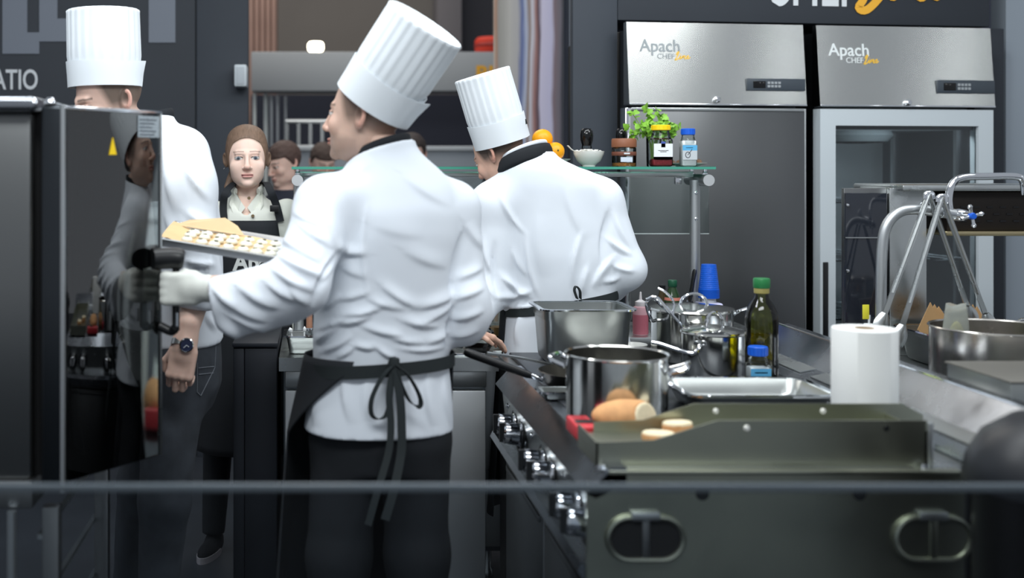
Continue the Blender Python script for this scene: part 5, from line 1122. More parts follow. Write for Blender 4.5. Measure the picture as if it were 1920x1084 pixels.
# stand
os_ = thing('oven_stand', 'dark metal stand with rack rails under the steel oven', 'stand', (-1.0, 3.1, 0))
for x in (X_(92, 2.75), -1.5):
    for y in (2.78, 3.44): MB().box(x - 0.02, x + 0.02, y - 0.02, y + 0.02, 0, 0.735, 0.004).build('leg', M['steel_dark'], os_)
MB().tube([(X_(20, 2.72), 2.73, 0.05), (X_(20, 2.72), 2.73, 0.735)], 0.011, 12).build('front_bar', M['alu'], os_)
for z in (0.18, 0.34, 0.50, 0.66):
    for x in (X_(92, 2.75), -1.5): MB().box(x - 0.03, x - 0.018, 2.76, 3.46, z, z + 0.012).build('rack_rail', M['steel'], os_, flat=True)
MB().box(-1.5, X_(92, 2.75), 2.76, 3.46, 0.08, 0.10, 0.003).build('bottom_shelf', M['steel_dark'], os_)

# baking tray held between oven and chef
A_ = P(304, 455, 3.22); B_ = P(572, 498, 3.13); D_ = P(582, 462, 3.36) ; C_ = A_ + (D_ - B_)
ex = (B_ - A_); ey = (D_ - B_); nz = np.cross(ex, ey); nz /= np.linalg.norm(nz)
tr = thing('baking_tray', 'white baking tray lined with parchment and topped with floury dough pieces', 'tray', tuple((A_ + D_) / 2))
tm = mat('white enamel tray', (226, 230, 236), 0.3)
def TR(u, v, h): return A_ + ex * u + ey * v + nz * h
def tslab(u0, u1, v0, v1, h0, h1): return MB().add([TR(u, v, h) for h in (h0, h1) for v in (v0, v1) for u in (u0, u1)], [(0, 2, 3, 1), (4, 5, 7, 6), (0, 1, 5, 4), (2, 6, 7, 3), (0, 4, 6, 2), (1, 3, 7, 5)])
tslab(0, 1, 0, 1, -0.010, -0.006).build('tray_base', tm, tr, flat=True)
for u0, u1, v0, v1 in ((0, 1, 0, .02), (0, 1, .98, 1), (0, .012, 0, 1), (.988, 1, 0, 1)): tslab(u0, u1, v0, v1, -0.010, 0.012).build('tray_wall', tm, tr, flat=True)
tslab(-0.02, 1.02, -0.05, 0.015, 0.008, 0.012).build('tray_rim', M['alu'], tr, flat=True)
tslab(-0.02, 1.02, 0.985, 1.04, 0.008, 0.012).build('tray_rim', M['alu'], tr, flat=True)
par = mat('baking parchment', (214, 182, 136), 0.8, var=0.08, vscale=12)
G = np.array([[TR(u, v, 0.002 + 0.012 * math.exp(-((u) / 0.06) ** 2) + 0.004 * math.sin(9 * u + 3 * v)) for u in np.linspace(-0.02, 0.75, 16)] for v in np.linspace(0.06, 0.94, 8)])
MB().sheet(G, 0.0008).build('parchment', par, tr)
pk = [TR(0.0, 0.86, 0.008), TR(0.52, 0.86, 0.008), TR(0.46, 0.92, 0.030), TR(0.36, 0.96, 0.046), TR(0.10, 0.92, 0.026)]
MB().prism(pk, nz * 0.001).build('parchment_flap', mat('pale parchment', (222, 196, 156), 0.8, var=0.06, vscale=12), tr, flat=True)
rg = np.random.RandomState(5)
dgh = mat('floury dough', (232, 230, 214), 0.9, bump=0.6, bscale=90, var=0.08, vscale=40)
for k in range(24):
    u, v = 0.16 + 0.80 * ((k % 8) + rg.uniform(-.08, .08)) / 8, 0.18 + 0.24 * (k // 8) + rg.uniform(-.04, .04); c = TR(u, v, 0.008)
    r = rg.uniform(0.0165, 0.0195)
    dd_ = thing('dough_piece', 'floury dough piece lying on the baking tray', 'dough', tuple(c), 'dough pieces on the baking tray')
    MB().lathe([(0, -0.006), (r * .9, -0.005), (r, 0.000), (r * .7, 0.006), (0, 0.008 + rg.uniform(0, .003))], c, 14, axis=nz).build('dough', dgh, dd_, angle=180)
    MB().obox(c + nz * 0.009 + np.array([rg.uniform(-.006, .006), 0, 0]), (0.005, 0, 0), (0, 0.004, 0), nz * 0.0015).build('herb_fleck', mat('dark herb', (96, 96, 70), 0.8), dd_, flat=True)
# ================================================================== PEOPLE
L3 = lambda c: np.array(lin(c))
def head_q(p, c, Rm, s): return ((p - np.asarray(c, np.float32)) @ Rm.astype(np.float32)) / s
def head_sdf(p, c, Rm, s, fem=False, neck=None, ears=True):
    q = head_q(p, c, Rm, s)
    m = q.copy(); m[:, 0] = np.abs(m[:, 0])          # both halves at once
    fw = 0.95 if fem else 1.0
    d = ell(m, (0, .014, .032), (.076, .097, .088))
    d = smin(d, ell(m, (0, -.026, -.030), (.063 * fw, .070, .086)), .03)
    d = smin(d, ell(m, (0, -.042, -.082), (.047 * fw, .048, .034)), .03)
    d = smin(d, ell(m, (.036, -.008, -.062), (.014, .026, .026)) if fem else ell(m, (.045, -.005, -.070), (.018, .030, .030)), .03)
    d = smin(d, ell(m, (0, -.086, -.104), (.018 * fw, .013, .013)), .018)
    d = smin(d, ell(m, (.040 * fw, -.068, -.030), (.022, .018, .020)), .02)
    d = smin(d, capsule(m, (0, -.089, .020), (.036, -.080, .020), .0075 if fem else .010, .006), .014)
    if fem: d = smin(d, ell(m, (.030, -.060, -.050), (.022, .022, .026)), .025)
    d = smax(d, -ell(m, (.031, -.103 - .002 * fem, .001), (.017, .0155, .0105)), .012)
    d = smin(d, ell(m, (.031, -.0795, .0), (.0125, .0122, .0105)), .003)
    d = smin(d, capsule(m, (.020, -.0905, .0065), (.042, -.086, .006), .0022, .002), .004)   # upper lid
    d = smin(d, capsule(m, (0, -.093, .014), (0, -.115, -.034), .006, .0095), .009)
    d = smin(d, ell(m, (0, -.114, -.036), (.0115, .0105, .0095)), .006)
    d = smin(d, ell(m, (.0115, -.104, -.040), (.0075, .009, .0065)), .005)
    d = smin(d, ell(m, (0, -.099, -.0655), (.021, .008, .0048)), .005)
    d = smin(d, ell(m, (0, -.098, -.0755), (.0185, .0085, .0058)), .005)
    d = smax(d, -ell(m, (0, -.110, -.0703), (.020, .008, .0012)), .003)
    if ears:
        e = m - np.array([.0745, .020, -.008], np.float32); a = 0.30
        e = np.stack([e[:, 0] * math.cos(.45) - e[:, 1] * math.sin(.45), e[:, 0] * math.sin(.45) + e[:, 1] * math.cos(.45), e[:, 2]], 1)
        e = np.stack([e[:, 0], e[:, 1] * math.cos(a) - e[:, 2] * math.sin(a), e[:, 1] * math.sin(a) + e[:, 2] * math.cos(a)], 1)
        er = ell(e, (.004, 0, 0), (.0085, .018, .032)); er = smax(er, -ell(e, (.013, -.001, .004), (.009, .011, .020)), .004)
        d = smin(d, er, .006)
    d = d * s
    if neck is not None: d = smin(d, capsule(p, neck[0], neck[1], neck[2], neck[3]), .025)
    return d
def head_colors(V, c, Rm, s, skin, lip, brow, iris, stub=0.0, hair=None, fem=False):
    q = head_q(V.astype(np.float32), c, Rm, s); ax = np.abs(q[:, 0]); C = np.tile(L3(skin), (len(V), 1))
    def mixc(w_, col): nonlocal C; w_ = np.clip(w_, 0, 1)[:, None]; C = C * (1 - w_) + L3(col) * w_
    front = np.clip((-q[:, 1] - .05) / .02, 0, 1)
    if not fem: mixc(0.25 * front * np.exp(-((ax - .04) / .02) ** 2 - ((q[:, 2] + .03) / .02) ** 2), (205, 130, 112))
    mixc(0.35 * np.clip((ax - .074) / .008, 0, 1) * (q[:, 1] > -.01), (214, 134, 118))
    mixc(0.25 * np.exp(-(ax / .012) ** 2 - ((q[:, 2] + .036) / .012) ** 2) * front, (214, 140, 124))
    if stub:
        w_ = np.clip((-.045 - q[:, 2]) / .02, 0, 1) * np.clip((.02 - q[:, 1]) / .02, 0, 1) * np.clip((q[:, 2] + .14) / .02, 0, 1)
        w2 = np.clip((-.02 - q[:, 2]) / .02, 0, 1) * np.exp(-((q[:, 1] - .0) / .022) ** 2) * (ax > .05)
        mixc(stub * np.maximum(w_, w2 * .8), (84, 74, 70))
    ly = np.exp(-((q[:, 2] + .070) / .0085) ** 4) * (np.abs(ax) < .0225 * np.sqrt(np.clip(1 - ((q[:, 2] + .070) / .0115) ** 2, 0, 1))) * (q[:, 1] < -.085)
    mixc(ly * .75, lip); mixc(0.6 * (np.abs(q[:, 2] + .0703) < .0016) * (ax < .021) * (q[:, 1] < -.085), (96, 52, 50))
    bz = .0225 + .05 * (ax - .015) * (ax < .034) + .00095 - .12 * np.clip(ax - .034, 0, 1)
    bz = bz + .003 * fem
    mixc((.7 if fem else .85) * np.exp(-((q[:, 2] - bz) / (.0025 if fem else .0032)) ** 2) * (ax > .010) * (ax < .050) * (q[:, 1] < -.06), brow)
    dx = ax - .031; dz = q[:, 2]; eye = (dx / .0150) ** 2 + (dz / (.0074 if fem else .0062)) ** 2; fr = q[:, 1] < -.074
    mixc(0.35 * fr * np.exp(-(dx / .02) ** 2 - (dz / .012) ** 2), (176, 130, 116))
    mixc((eye < 1) * fr, (206, 202, 198)); ir = np.sqrt(dx * dx + dz * dz)
    mixc(((ir < (.0070 if fem else .0062)) & (eye < 1)) * fr, iris); mixc(((ir < .0028) & (eye < 1)) * fr, (16, 16, 18))
    mixc(0.85 * ((eye >= .80) & (eye < 1.5) & (dz > 0)) * fr, (62, 46, 42)); mixc(0.30 * ((eye >= 1) & (eye < 1.4) & (dz < 0)) * fr, (120, 84, 78))
    if hair is not None:
        hc, fn = hair; mixc(fn(q), hc)
    return C

def hand_sdf(p, W, l, n, s=1.0, curl=(30, 35, 20), fan=0.0, thumb=((.022, .030, -.006), (.052, .052, -.018), (.082, .050, -.028)), infl=0.0, curls=None, thumb_side=None):
    """l: wrist to knuckles, n: out of the back of the hand, third axis: towards the thumb"""
    l = np.asarray(l, float); l /= np.linalg.norm(l); n = np.asarray(n, float); n = n - l * (n @ l); n /= np.linalg.norm(n)
    w_ = np.cross(n, l) if thumb_side is None else np.asarray(thumb_side, float); w_ = w_ - l * (w_ @ l) - n * (w_ @ n); w_ /= np.linalg.norm(w_)
    q = ((p - np.asarray(W, np.float32)) @ np.stack([l, w_, n], 1).astype(np.float32)) / s
    def rb(c, h, r): e = np.abs(q - np.array(c, np.float32)) - np.array(h, np.float32); return np.sqrt((np.maximum(e, 0) ** 2).sum(1)) + np.minimum(e.max(1), 0) - r
    d = rb((.052, -.001, -.001), (.034, .028, .003), .0125)
    d = smin(d, ell(q, (.030, .020, -.010), (.030, .018, .014)), .012)
    d = smin(d, capsule(q, (-.06, 0, 0), (.025, 0, 0), .0275, .0265), .02)
    fd = None
    for i, (w0, k) in enumerate(((.0305, .95), (.0105, 1.05), (-.0100, 1.0), (-.0290, .80))):
        a = 0.0; pos = np.array([.090 - .004 * (i in (0, 3)) - .004 * (i == 3), w0, .001]); cs = curls[i] if curls else curl
        rr = (.0100, .0094, .0086, .0078) if i < 3 else (.0088, .0082, .0076, .0070)
        for j, L in enumerate((.046 * k, .028 * k, .022 * k)):
            a += math.radians(cs[j]); d_ = np.array([math.cos(a), fan * (1.5 - i) * .3, -math.sin(a)]); e = pos + d_ * L
            cpd = capsule(q, pos, e, rr[j] - infl * 0, rr[j + 1]); fd = cpd if fd is None else (smin(fd, cpd, .003) if j else np.minimum(fd, cpd)); pos = e
        d = smin(d, ell(q, (.090, w0, .006), (.010, .009, .008)), .006)
    d = smin(d, fd, .007)
    t0, t1, t2 = (np.array(t) for t in thumb)
    d = smin(d, smin(capsule(q, t0, t1, .014, .0105), capsule(q, t1, t2, .0105, .0085), .004), .010)
    return d * s - infl

def mesh_of(f, lo, hi, h, rel=1, fl=None, nz_=0.0, seed=1, sc=14):
    V, Q_ = surfnet(f, lo, hi, h); V = relax(V, Q_, rel)
    if fl is not None or nz_: V = folds(V, outward(f, V, vnormals(V, Q_)), fl or [], nz_, seed, sc)
    return V, Q_
def bounds(pts, r): a = np.array(pts); return a.min(0) - r, a.max(0) + r
def chain(p, js, rs, k=.03):
    d = None
    for a, b_, ra, rb_ in zip(js[:-1], js[1:], rs[:-1], rs[1:]):
        c_ = capsule(p, a, b_, ra, rb_); d = c_ if d is None else smin(d, c_, k)
    return d
def join_body(shells, parent):
    V = np.concatenate([s_[0] for s_ in shells]); C = np.concatenate([s_[2] for s_ in shells]); fs = []; o = 0
    for v, q, c in shells: fs += (q + o).tolist(); o += len(v)
    return mesh_obj('body', V, fs, M['skin'], parent, angle=180, col=C)
def core_shell(secs, arms, legs, skin, yaw=0.0, h=.014):
    S = [(z, cx, cy, max(rx - .022, .04), max(ry - .022, .04)) for z, cx, cy, rx, ry in secs]
    def f(p):
        d = loft(p, S, yaw, 2.2)
        for js, rs in arms: d = smin(d, chain(p, js, rs), .03)
        for js, rs in legs: d = smin(d, chain(p, js, [r_ - .022 for r_ in rs]), .03)
        return d
    pts = [j for js, _ in arms + legs for j in js] + [(s_[1] - s_[3], s_[2] - s_[4], s_[0]) for s_ in S] + [(s_[1] + s_[3], s_[2] + s_[4], s_[0]) for s_ in S]
    lo, hi = bounds(pts, .13); V, Q_ = mesh_of(f, lo, hi, h); return V, Q_, np.tile(L3(skin), (len(V), 1))
def head_shell(c, Rm, s, h=.0028, neck=None, fem=False, **kw):
    f = lambda p: head_sdf(p, c, Rm, s, fem, neck); lo, hi = bounds([c] + ([neck[1]] if neck else []), .15 * s)
    V, Q_ = mesh_of(f, lo, hi, h); return V, Q_, head_colors(V, c, Rm, s, fem=fem, **kw)
def hand_shell(W, l, n, skin, h=.003, s=1.0, fore=None, **kw):
    def f(p):
        d = hand_sdf(p, W, l, n, s, **kw)
        if fore is not None: d = smin(d, chain(p, fore[0], fore[1]), .015)
        return d
    pts = [np.asarray(W, float), np.asarray(W, float) + np.asarray(l) / np.linalg.norm(l) * .19 * s] + ([np.asarray(j) for j in fore[0]] if fore else [])
    lo, hi = bounds(pts, .10); V, Q_ = mesh_of(f, lo, hi, h, 1); C = np.tile(L3(skin), (len(V), 1)); return V, Q_, C
def hair_shell(name, c, Rm, s, off, region, m, parent, h=.0035, extra=None, noise=.001, fem=False):
    def f(p):
        q = head_q(p, c, Rm, s); d = smin(ell(q, (0, .014, .032), (.076, .097, .088)), ell(q, (0, -.026, -.030), (.063, .070, .086)), .03) - off
        d = smax(d, region(q), .008)
        if extra is not None: d = smin(d, extra(q), .012)
        return d * s
    V, Q_ = mesh_of(f, *bounds([c], .2 * s), h); V = V + outward(f, V, vnormals(V, Q_)) * (noise * wavy(V @ Rm, 4, 130))[:, None]
    return mesh_obj(name, V, Q_, m, parent, angle=180)

def toque(parent, c, axis, e1, r0, r1, h, bh, pleats=26, flare=.006, tag_hole=True):
    """pleated tall hat with a turned-up band that laps over itself in direction e1"""
    a = np.asarray(axis, float); a /= np.linalg.norm(a); e1 = np.asarray(e1, float); e1 = e1 - a * (e1 @ a); e1 /= np.linalg.norm(e1); e2 = np.cross(a, e1); c = np.asarray(c, float)
    n = pleats * 6; th = np.arange(n + 1) / n * 2 * math.pi; saw = ((th * pleats / (2 * math.pi)) % 1.0)
    pl_ = np.where(saw < .72, saw / .72, (1 - saw) / .28)
    rows = []
    for z, r, dp in [(bh * .4, r0 - .003, .0), (bh * .7, r0 - .002, .0), (bh, r0 + .000, .0008), (bh + .02, r0 + .002, .0015)] + [(bh + .02 + (h - bh - .02) * t, r0 + .002 + (r1 - r0 - .002) * t ** .8, .0016) for t in (.25, .5, .75, .93)] + [(h - .004, r1 + .0005, .002), (h, r1 - .0025, .0012), (h - .002, r1 - .007, .0015), (h - .010, r1 - .016, .0025), (h - .013, r1 * .5, .002), (h - .013, r1 * .02, 0)]:
        rr = r + dp * (pl_ - .5) * 2; rows.append(c + a * z + rr[:, None] * (np.cos(th)[:, None] * e1 + np.sin(th)[:, None] * e2))
    hat = MB().grid(np.array(rows)).build('chef_hat', M['white_hat'], parent, angle=60)
    m = 90; tt = np.linspace(-.10, 2 * math.pi + .22, m); rows = []
    for z, k in ((0, 0), (bh * .5, .35), (bh * .97, 1), (bh, 1)):
        lap = np.clip((tt - 5.9) / .6, 0, 1); r = r0 + .0025 + flare * k * .6 + lap * (.006 + .010 * k) - .002 * (tt < .1)
        zz = z + .004 * np.sin(tt * 2) * k
        rows.append(c + a * zz[:, None] + r[:, None] * (np.cos(tt)[:, None] * e1 + np.sin(tt)[:, None] * e2))
    MB().sheet(np.array(rows), .0016).build('hat_band', M['white_hat'], hat, angle=60)
    if tag_hole:
        u = e1 * math.cos(.30) + e2 * math.sin(.30); v = np.cross(a, u); q = c + a * (bh * .62) + u * (r0 + .009)
        MB().obox(q, u * .002, v * .012, a * .009).build('hat_clip', M['black_plastic'], hat)
    return hat
def ring_band(c, rx, ry, h, t, tilt=(0, 0), n=72, yaw=0.0, p=2.4, span=(0, 2 * math.pi)):
    """flat band lying on an elliptic waist"""
    A = []
    for z in (-h / 2, -h / 6, h / 6, h / 2):
        row = []
        for a in np.linspace(span[0], span[1], n + 1):
            ca, sa = math.cos(a), math.sin(a); m = (abs(ca) ** p + abs(sa) ** p) ** (-1 / p); x, y = rx * m * ca, ry * m * sa
            xr, yr = x * math.cos(yaw) - y * math.sin(yaw), x * math.sin(yaw) + y * math.cos(yaw)
            row.append((c[0] + xr, c[1] + yr, c[2] + z + tilt[0] * xr + tilt[1] * yr))
        A.append(row)
    return MB().sheet(np.array(A), t)
def shoe(parent, c, fwd, m, sole=None, s=1.0):
    f_ = np.asarray(fwd, float); f_ /= np.linalg.norm(f_); sd = np.array([-f_[1], f_[0], 0]); R_ = np.stack([f_, sd, (0, 0, 1)], 1).astype(np.float32); c = np.asarray(c, np.float32)
    def f(p):
        q = ((p - c) @ R_) / s; d = smin(ell(q, (.06, 0, .030), (.13, .045, .045)), ell(q, (-.02, 0, .06), (.065, .042, .055)), .03); return np.maximum(d, -q[:, 2] + .012) * s
    V, Q_ = mesh_of(f, c - .25, c + .25, .009); sh_ = mesh_obj('shoe', V, Q_, m, parent, angle=180)
    pts = [c + f_ * (.06 + .135 * math.cos(a)) * s + sd * .047 * s * math.sin(a) for a in np.linspace(0, 6.283, 24, endpoint=False)]
    MB().prism(pts, (0, 0, .024)).build('sole', sole or M['black_plastic'], sh_)
def garment(name, f, lo, hi, h, m, parent, fl=None, nz_=0.0, seed=1, sc=14, rel=1):
    V, Q_ = mesh_of(f, lo, hi, h, rel, fl, nz_, seed, sc); return mesh_obj(name, V, Q_, m, parent, angle=180)
def trousers(parent, legs, waist, m, top, h=.012, nz_=.004, seed=3, bottom=.075):
    def f(p):
        d = loft(p, waist)
        for js, rs in legs: d = smin(d, chain(p, js, rs), .03)
        return np.maximum(np.maximum(d, p[:, 2] - top), bottom - p[:, 2])
    pts = [j for js, _ in legs for j in js] + [(w_[1] + w_[3], w_[2] + w_[4], top) for w_ in waist] + [(w_[1] - w_[3], w_[2] - w_[4], top) for w_ in waist]
    lo, hi = bounds(pts, .12); return garment('trousers', f, lo, hi, h, m, parent, [], nz_, seed, 22)

SK = (222, 178, 154)
# ------------------------------------------------------------------ chef at the oven door (seen from behind)
Yc = 3.15
p1 = thing('person', 'person in white chef jacket, tall white hat and black apron reaching for the oven handle', 'person', (0.19, Yc, 0))
secs = [(1.625, .184, 3.156, .080, .077), (1.585, .190, 3.158, .084, .080), (1.560, .198, 3.162, .100, .090), (1.535, .206, 3.162, .125, .098), (1.49, .207, 3.16, .165, .115), (1.42, .205, 3.15, .186, .130), (1.35, .20, 3.15, .192, .137), (1.22, .19, 3.15, .190, .132), (1.10, .183, 3.15, .188, .126), (1.01, .178, 3.15, .182, .118), (.93, .174, 3.15, .194, .130), (.83, .171, 3.15, .201, .142)]
yw = math.radians(10)
sL, eL, wL = P(612, 388, 3.09), P(560, 535, 2.92), P(384, 545, 2.955)
sR, eR, wR = P(844, 394, 3.21), P(872, 585, 3.17), np.array([.28, 3.36, 1.20])
handL, handR = P(376, 541, 2.953), np.array([.13, 3.335, 1.257])
skin1 = (216, 182, 164)
R1 = frame((-.885, .465, .04)); h1c = P(689, 215, 3.17)
legs1 = [([(.09, 3.16, .92), (.065, 3.14, .50), (.05, 3.16, .09)], (.095, .085, .07)), ([(.265, 3.16, .92), (.275, 3.15, .50), (.285, 3.17, .09)], (.095, .085, .07))]
def short_hair(q): return np.clip((q[:, 2] + .038 + np.clip(q[:, 1] - .02, 0, 1) * .45) / .035, 0, 1) * np.clip((q[:, 1] + .052 - .25 * np.clip(.04 - q[:, 2], 0, 1)) / .020, 0, 1) * (np.abs(q[:, 0]) < .084)
join_body([core_shell(secs, [([sL, eL, wL], (.05, .042, .03)), ([sR, eR, wR], (.05, .042, .03))], legs1, skin1, yw),
           head_shell(h1c, R1, 1.07, neck=(h1c + (.025, 0, -.08), np.array([.190, 3.165, 1.50]), .052, .058), skin=skin1, lip=(186, 120, 108), brow=(96, 80, 68), iris=(90, 100, 104), stub=.42, hair=((104, 88, 78), lambda q: .78 * short_hair(q))),
           hand_shell(handL, (-1, .03, .0), (.0, -1, .04), skin1, thumb_side=(0, 0, 1), curls=((84, 84, 20), (86, 86, 18), (86, 86, 18), (86, 84, 20)), thumb=((.020, .026, -.006), (.042, .036, -.020), (.044, .024, -.044)), fore=([handL + (.0, 0, 0), eL], (.028, .04))),
           hand_shell(handR, (-1, -.10, .11), (.1, .1, -1), skin1, .004, thumb_side=(0, 1, 0), curl=(4, 8, 5), fore=([handR, wR], (.028, .034)))], p1)
kwg = dict(thumb_side=(0, 0, 1), curls=((84, 84, 20), (86, 86, 18), (86, 86, 18), (86, 84, 20)), thumb=((.020, .026, -.006), (.042, .036, -.020), (.044, .024, -.044)), infl=.0022)
fgl = lambda p: np.maximum(smin(hand_sdf(p, handL, (-1, .03, .0), (.0, -1, .04), 1.0, **kwg), capsule(p, handL, handL + (.05, 0, 0), .0315, .033), .01), (p[:, 0] - handL[0] - .026))
gv = garment('glove', fgl, *bounds([handL, handL + (-.15, 0, 0)], .09), .003, M['glove'], p1, [], .0009, 3, 90)
cw = handL + np.array([.022, 0, 0]); MB().lathe([(.0305, -.016), (.034, -.013), (.035, 0), (.033, .006), (.030, .006)], cw, 28, axis=(1, -.06, -.02)).build('glove_cuff', M['glove'], gv)
def jack1(p):
    d = loft(p, secs, yw, 2.35)
    aL = smin(chain(p, [sL, eL], (.080, .070), .04), capsule(p, eL, P(408, 560, 2.945), .070, .056), .04)
    aL = smin(aL, capsule(p, P(525, 575, 2.93), P(440, 602, 2.945), .044, .040), .05)
    aL = np.maximum(aL, -(p @ np.array([1, -.05, .18], np.float32) - float(P(396, 545, 2.95) @ np.array([1, -.05, .18]))))
    aR = smin(chain(p, [sR, eR], (.076, .062), .04), capsule(p, eR, P(812, 570, 3.35), .062, .055), .04)
    aR = smin(aR, capsule(p, P(868, 560, 3.15), P(866, 612, 3.17), .056, .052), .04)
    d = smin(d, smin(aL, capsule(p, sL + (.05, 0, .02), sL, .07, .078), .04), .03)
    d = smin(d, smin(aR, capsule(p, sR + (-.05, 0, .02), sR, .07, .074), .04), .03)
    d = np.maximum(d, (p[:, 2] - 1.580 - .30 * (p[:, 0] - .184) + .20 * (p[:, 1] - 3.156)) * .93)
    return np.maximum(d, -(p[:, 2] - .832 + .02 * (p[:, 0] - .17)))
fold1 = [(592, 642, 637, 606, 10, .012), (630, 608, 700, 590, 10, .012), (637, 590, 722, 574, 9, .011), (608, 660, 662, 628, 9, .010), (632, 672, 667, 648, 7, .009), (664, 648, 708, 652, 7, .010), (704, 650, 742, 674, 7, .009), (598, 618, 652, 592, 9, .008),
         (716, 536, 788, 578, 11, .010), (782, 578, 856, 548, 11, .011), (690, 560, 764, 580, 10, .008), (752, 600, 824, 612, 10, .010), (790, 606, 858, 560, 10, .010), (730, 632, 800, 642, 9, .009), (796, 644, 846, 622, 9, .009), (680, 612, 760, 628, 9, .009), (636, 562, 696, 545, 9, .008), (606, 580, 642, 552, 9, .008),
         (750, 655, 838, 650, 7, .007), (614, 372, 634, 476, 13, .011), (628, 466, 690, 476, 11, .012), (604, 528, 634, 470, 9, .009), (640, 500, 690, 520, 12, .006), (688, 385, 690, 560, 4, .004), (866, 440, 848, 590, 9, -.014), (852, 575, 838, 655, 8, -.012), (632, 474, 584, 575, 8, -.014),
         (528, 446, 602, 492, 12, .012), (520, 478, 612, 522, 11, .012), (512, 506, 592, 548, 10, .011), (500, 532, 566, 566, 9, .010), (448, 540, 524, 578, 11, .012), (416, 558, 504, 602, 11, .012), (430, 592, 530, 622, 10, .010), (398, 540, 442, 580, 9, .009), (405, 606, 470, 640, 8, .008), (548, 396, 606, 424, 12, .008), (545, 540, 580, 575, 9, .010), (560, 420, 620, 460, 10, .008),
         (856, 524, 906, 500, 10, .009), (850, 562, 908, 540, 9, .010), (846, 600, 908, 582, 9, .010), (846, 632, 900, 618, 8, .008), (872, 420, 910, 470, 12, .007), (640, 335, 700, 300, 16, .004), (760, 330, 850, 385, 18, .005), (700, 420, 800, 440, 22, .004), (760, 470, 840, 500, 16, .006),
         (606, 700, 590, 800, 12, .008), (645, 694, 658, 796, 12, .007), (802, 692, 812, 800, 12, .008), (832, 690, 848, 800, 10, .007), (690, 700, 686, 790, 12, .006), (770, 690, 775, 760, 10, .006)]
garment('jacket', jack1, *bounds([sL, eL, wL, sR, eR, wR, (.17, 3.0, .83), (.4, 3.3, 1.6)], .10), .005, M['white_cloth'], p1, fold1, .0016, 5, 16)
nc = np.array([.182, 3.155, 1.582])
A = []
for t, (k, z) in enumerate(((1.0, -.006), (1.04, .003), (1.03, .012), (.98, .017))):
    A.append([(nc[0] + .074 * k * math.cos(a), nc[1] + .071 * k * math.sin(a), nc[2] + z + .0235 * math.cos(a) - .015 * math.sin(a)) for a in np.linspace(0, 6.2832, 49)])
MB().sheet(np.array(A), .005).build('neckerchief', M['black_cloth'], p1, angle=180)
trousers(p1, legs1, [(1.03, .178, 3.15, .165, .105), (.93, .175, 3.15, .175, .118), (.80, .175, 3.15, .185, .125), (.72, .175, 3.15, .16, .11)], M['black_cloth'], 1.02)
# apron skirt open at the back
rows = []
for z in np.linspace(1.035, .22, 40):
    k = (1.035 - z) / .815; rx = .203 + .030 * min(1, k * 4) + .046 * k; ry = .146 + .032 * min(1, k * 4) + .03 * k
    tL = math.radians(-22 - 66 * min(1, max(0, (1.02 - z) / .20)) ** 1.0 + (14 * k)); tR = math.radians(104)
    tt = np.linspace(tL, tR - 2 * math.pi, 70); cx = .178 - .012 * k; rx = np.where(np.sin(tt) < 0, rx, np.minimum(rx, .203 - .012 * k))
    rows.append(np.stack([cx + (rx + .006 * k * np.sin(tt * 9 + z * 4)) * np.sin(tt), 3.15 - (ry + .010 * k * np.sin(tt * 7 + 3 * z)) * np.cos(tt), np.full(70, z)], 1))
ap = MB().sheet(np.array(rows), -.003).build('apron', M['black_cloth'], p1, angle=180)
ring_band((.178, 3.15, 1.012), .198, .138, .034, .003, tilt=(.055, 0), yaw=yw).build('apron_tie', M['black_ribbon'], ap)
def rib(pts, w_, wv=(1, 0, 0), Y=3.0): return MB().ribbon(crom([P(a, b_, Y - (c_ if True else 0)) for a, b_, c_ in pts], 7), wv, w_, .0012)
kn_ = P(738, 682, 3.012)
MB().lathe([(0, -.020), (.013, -.016), (.016, 0), (.013, .016), (0, .020)], kn_ + (0, -.008, 0), 14, axis=(.1, 0, 1)).build('knot', M['black_ribbon'], ap)
rib([(736, 684, .005), (716, 708, .014), (698, 745, .02), (696, 775, .02), (708, 786, .016), (724, 778, .012), (732, 745, .01), (735, 700, .004)], .019, (.5, -.85, .2)).build('bow_loop', M['black_ribbon'], ap)
rib([(742, 684, .005), (762, 700, .014), (780, 728, .02), (789, 752, .02), (784, 762, .016), (768, 752, .012), (754, 725, .01), (742, 694, .004)], .019, (.5, -.85, -.2)).build('bow_loop', M['black_ribbon'], ap)
rib([(738, 690, .006), (730, 740, .016), (733, 800, .022), (728, 850, .03), (708, 920, .05), (690, 985, .06)], .018).build('tie_tail', M['black_ribbon'], ap)
rib([(741, 690, .008), (750, 745, .018), (753, 800, .024), (752, 850, .03), (738, 920, .05), (722, 975, .06)], .022).build('tie_tail', M['black_ribbon'], ap)
toque(p1, P(698, 196, 3.165), (.139, -.075, .212), (.85, -.45, -.3), .1085, .112, .262, .090)
for c_ in ((.05, 3.16, 0), (.285, 3.17, 0)): shoe(p1, c_, (-.2, 1, 0), M['black_plastic'])

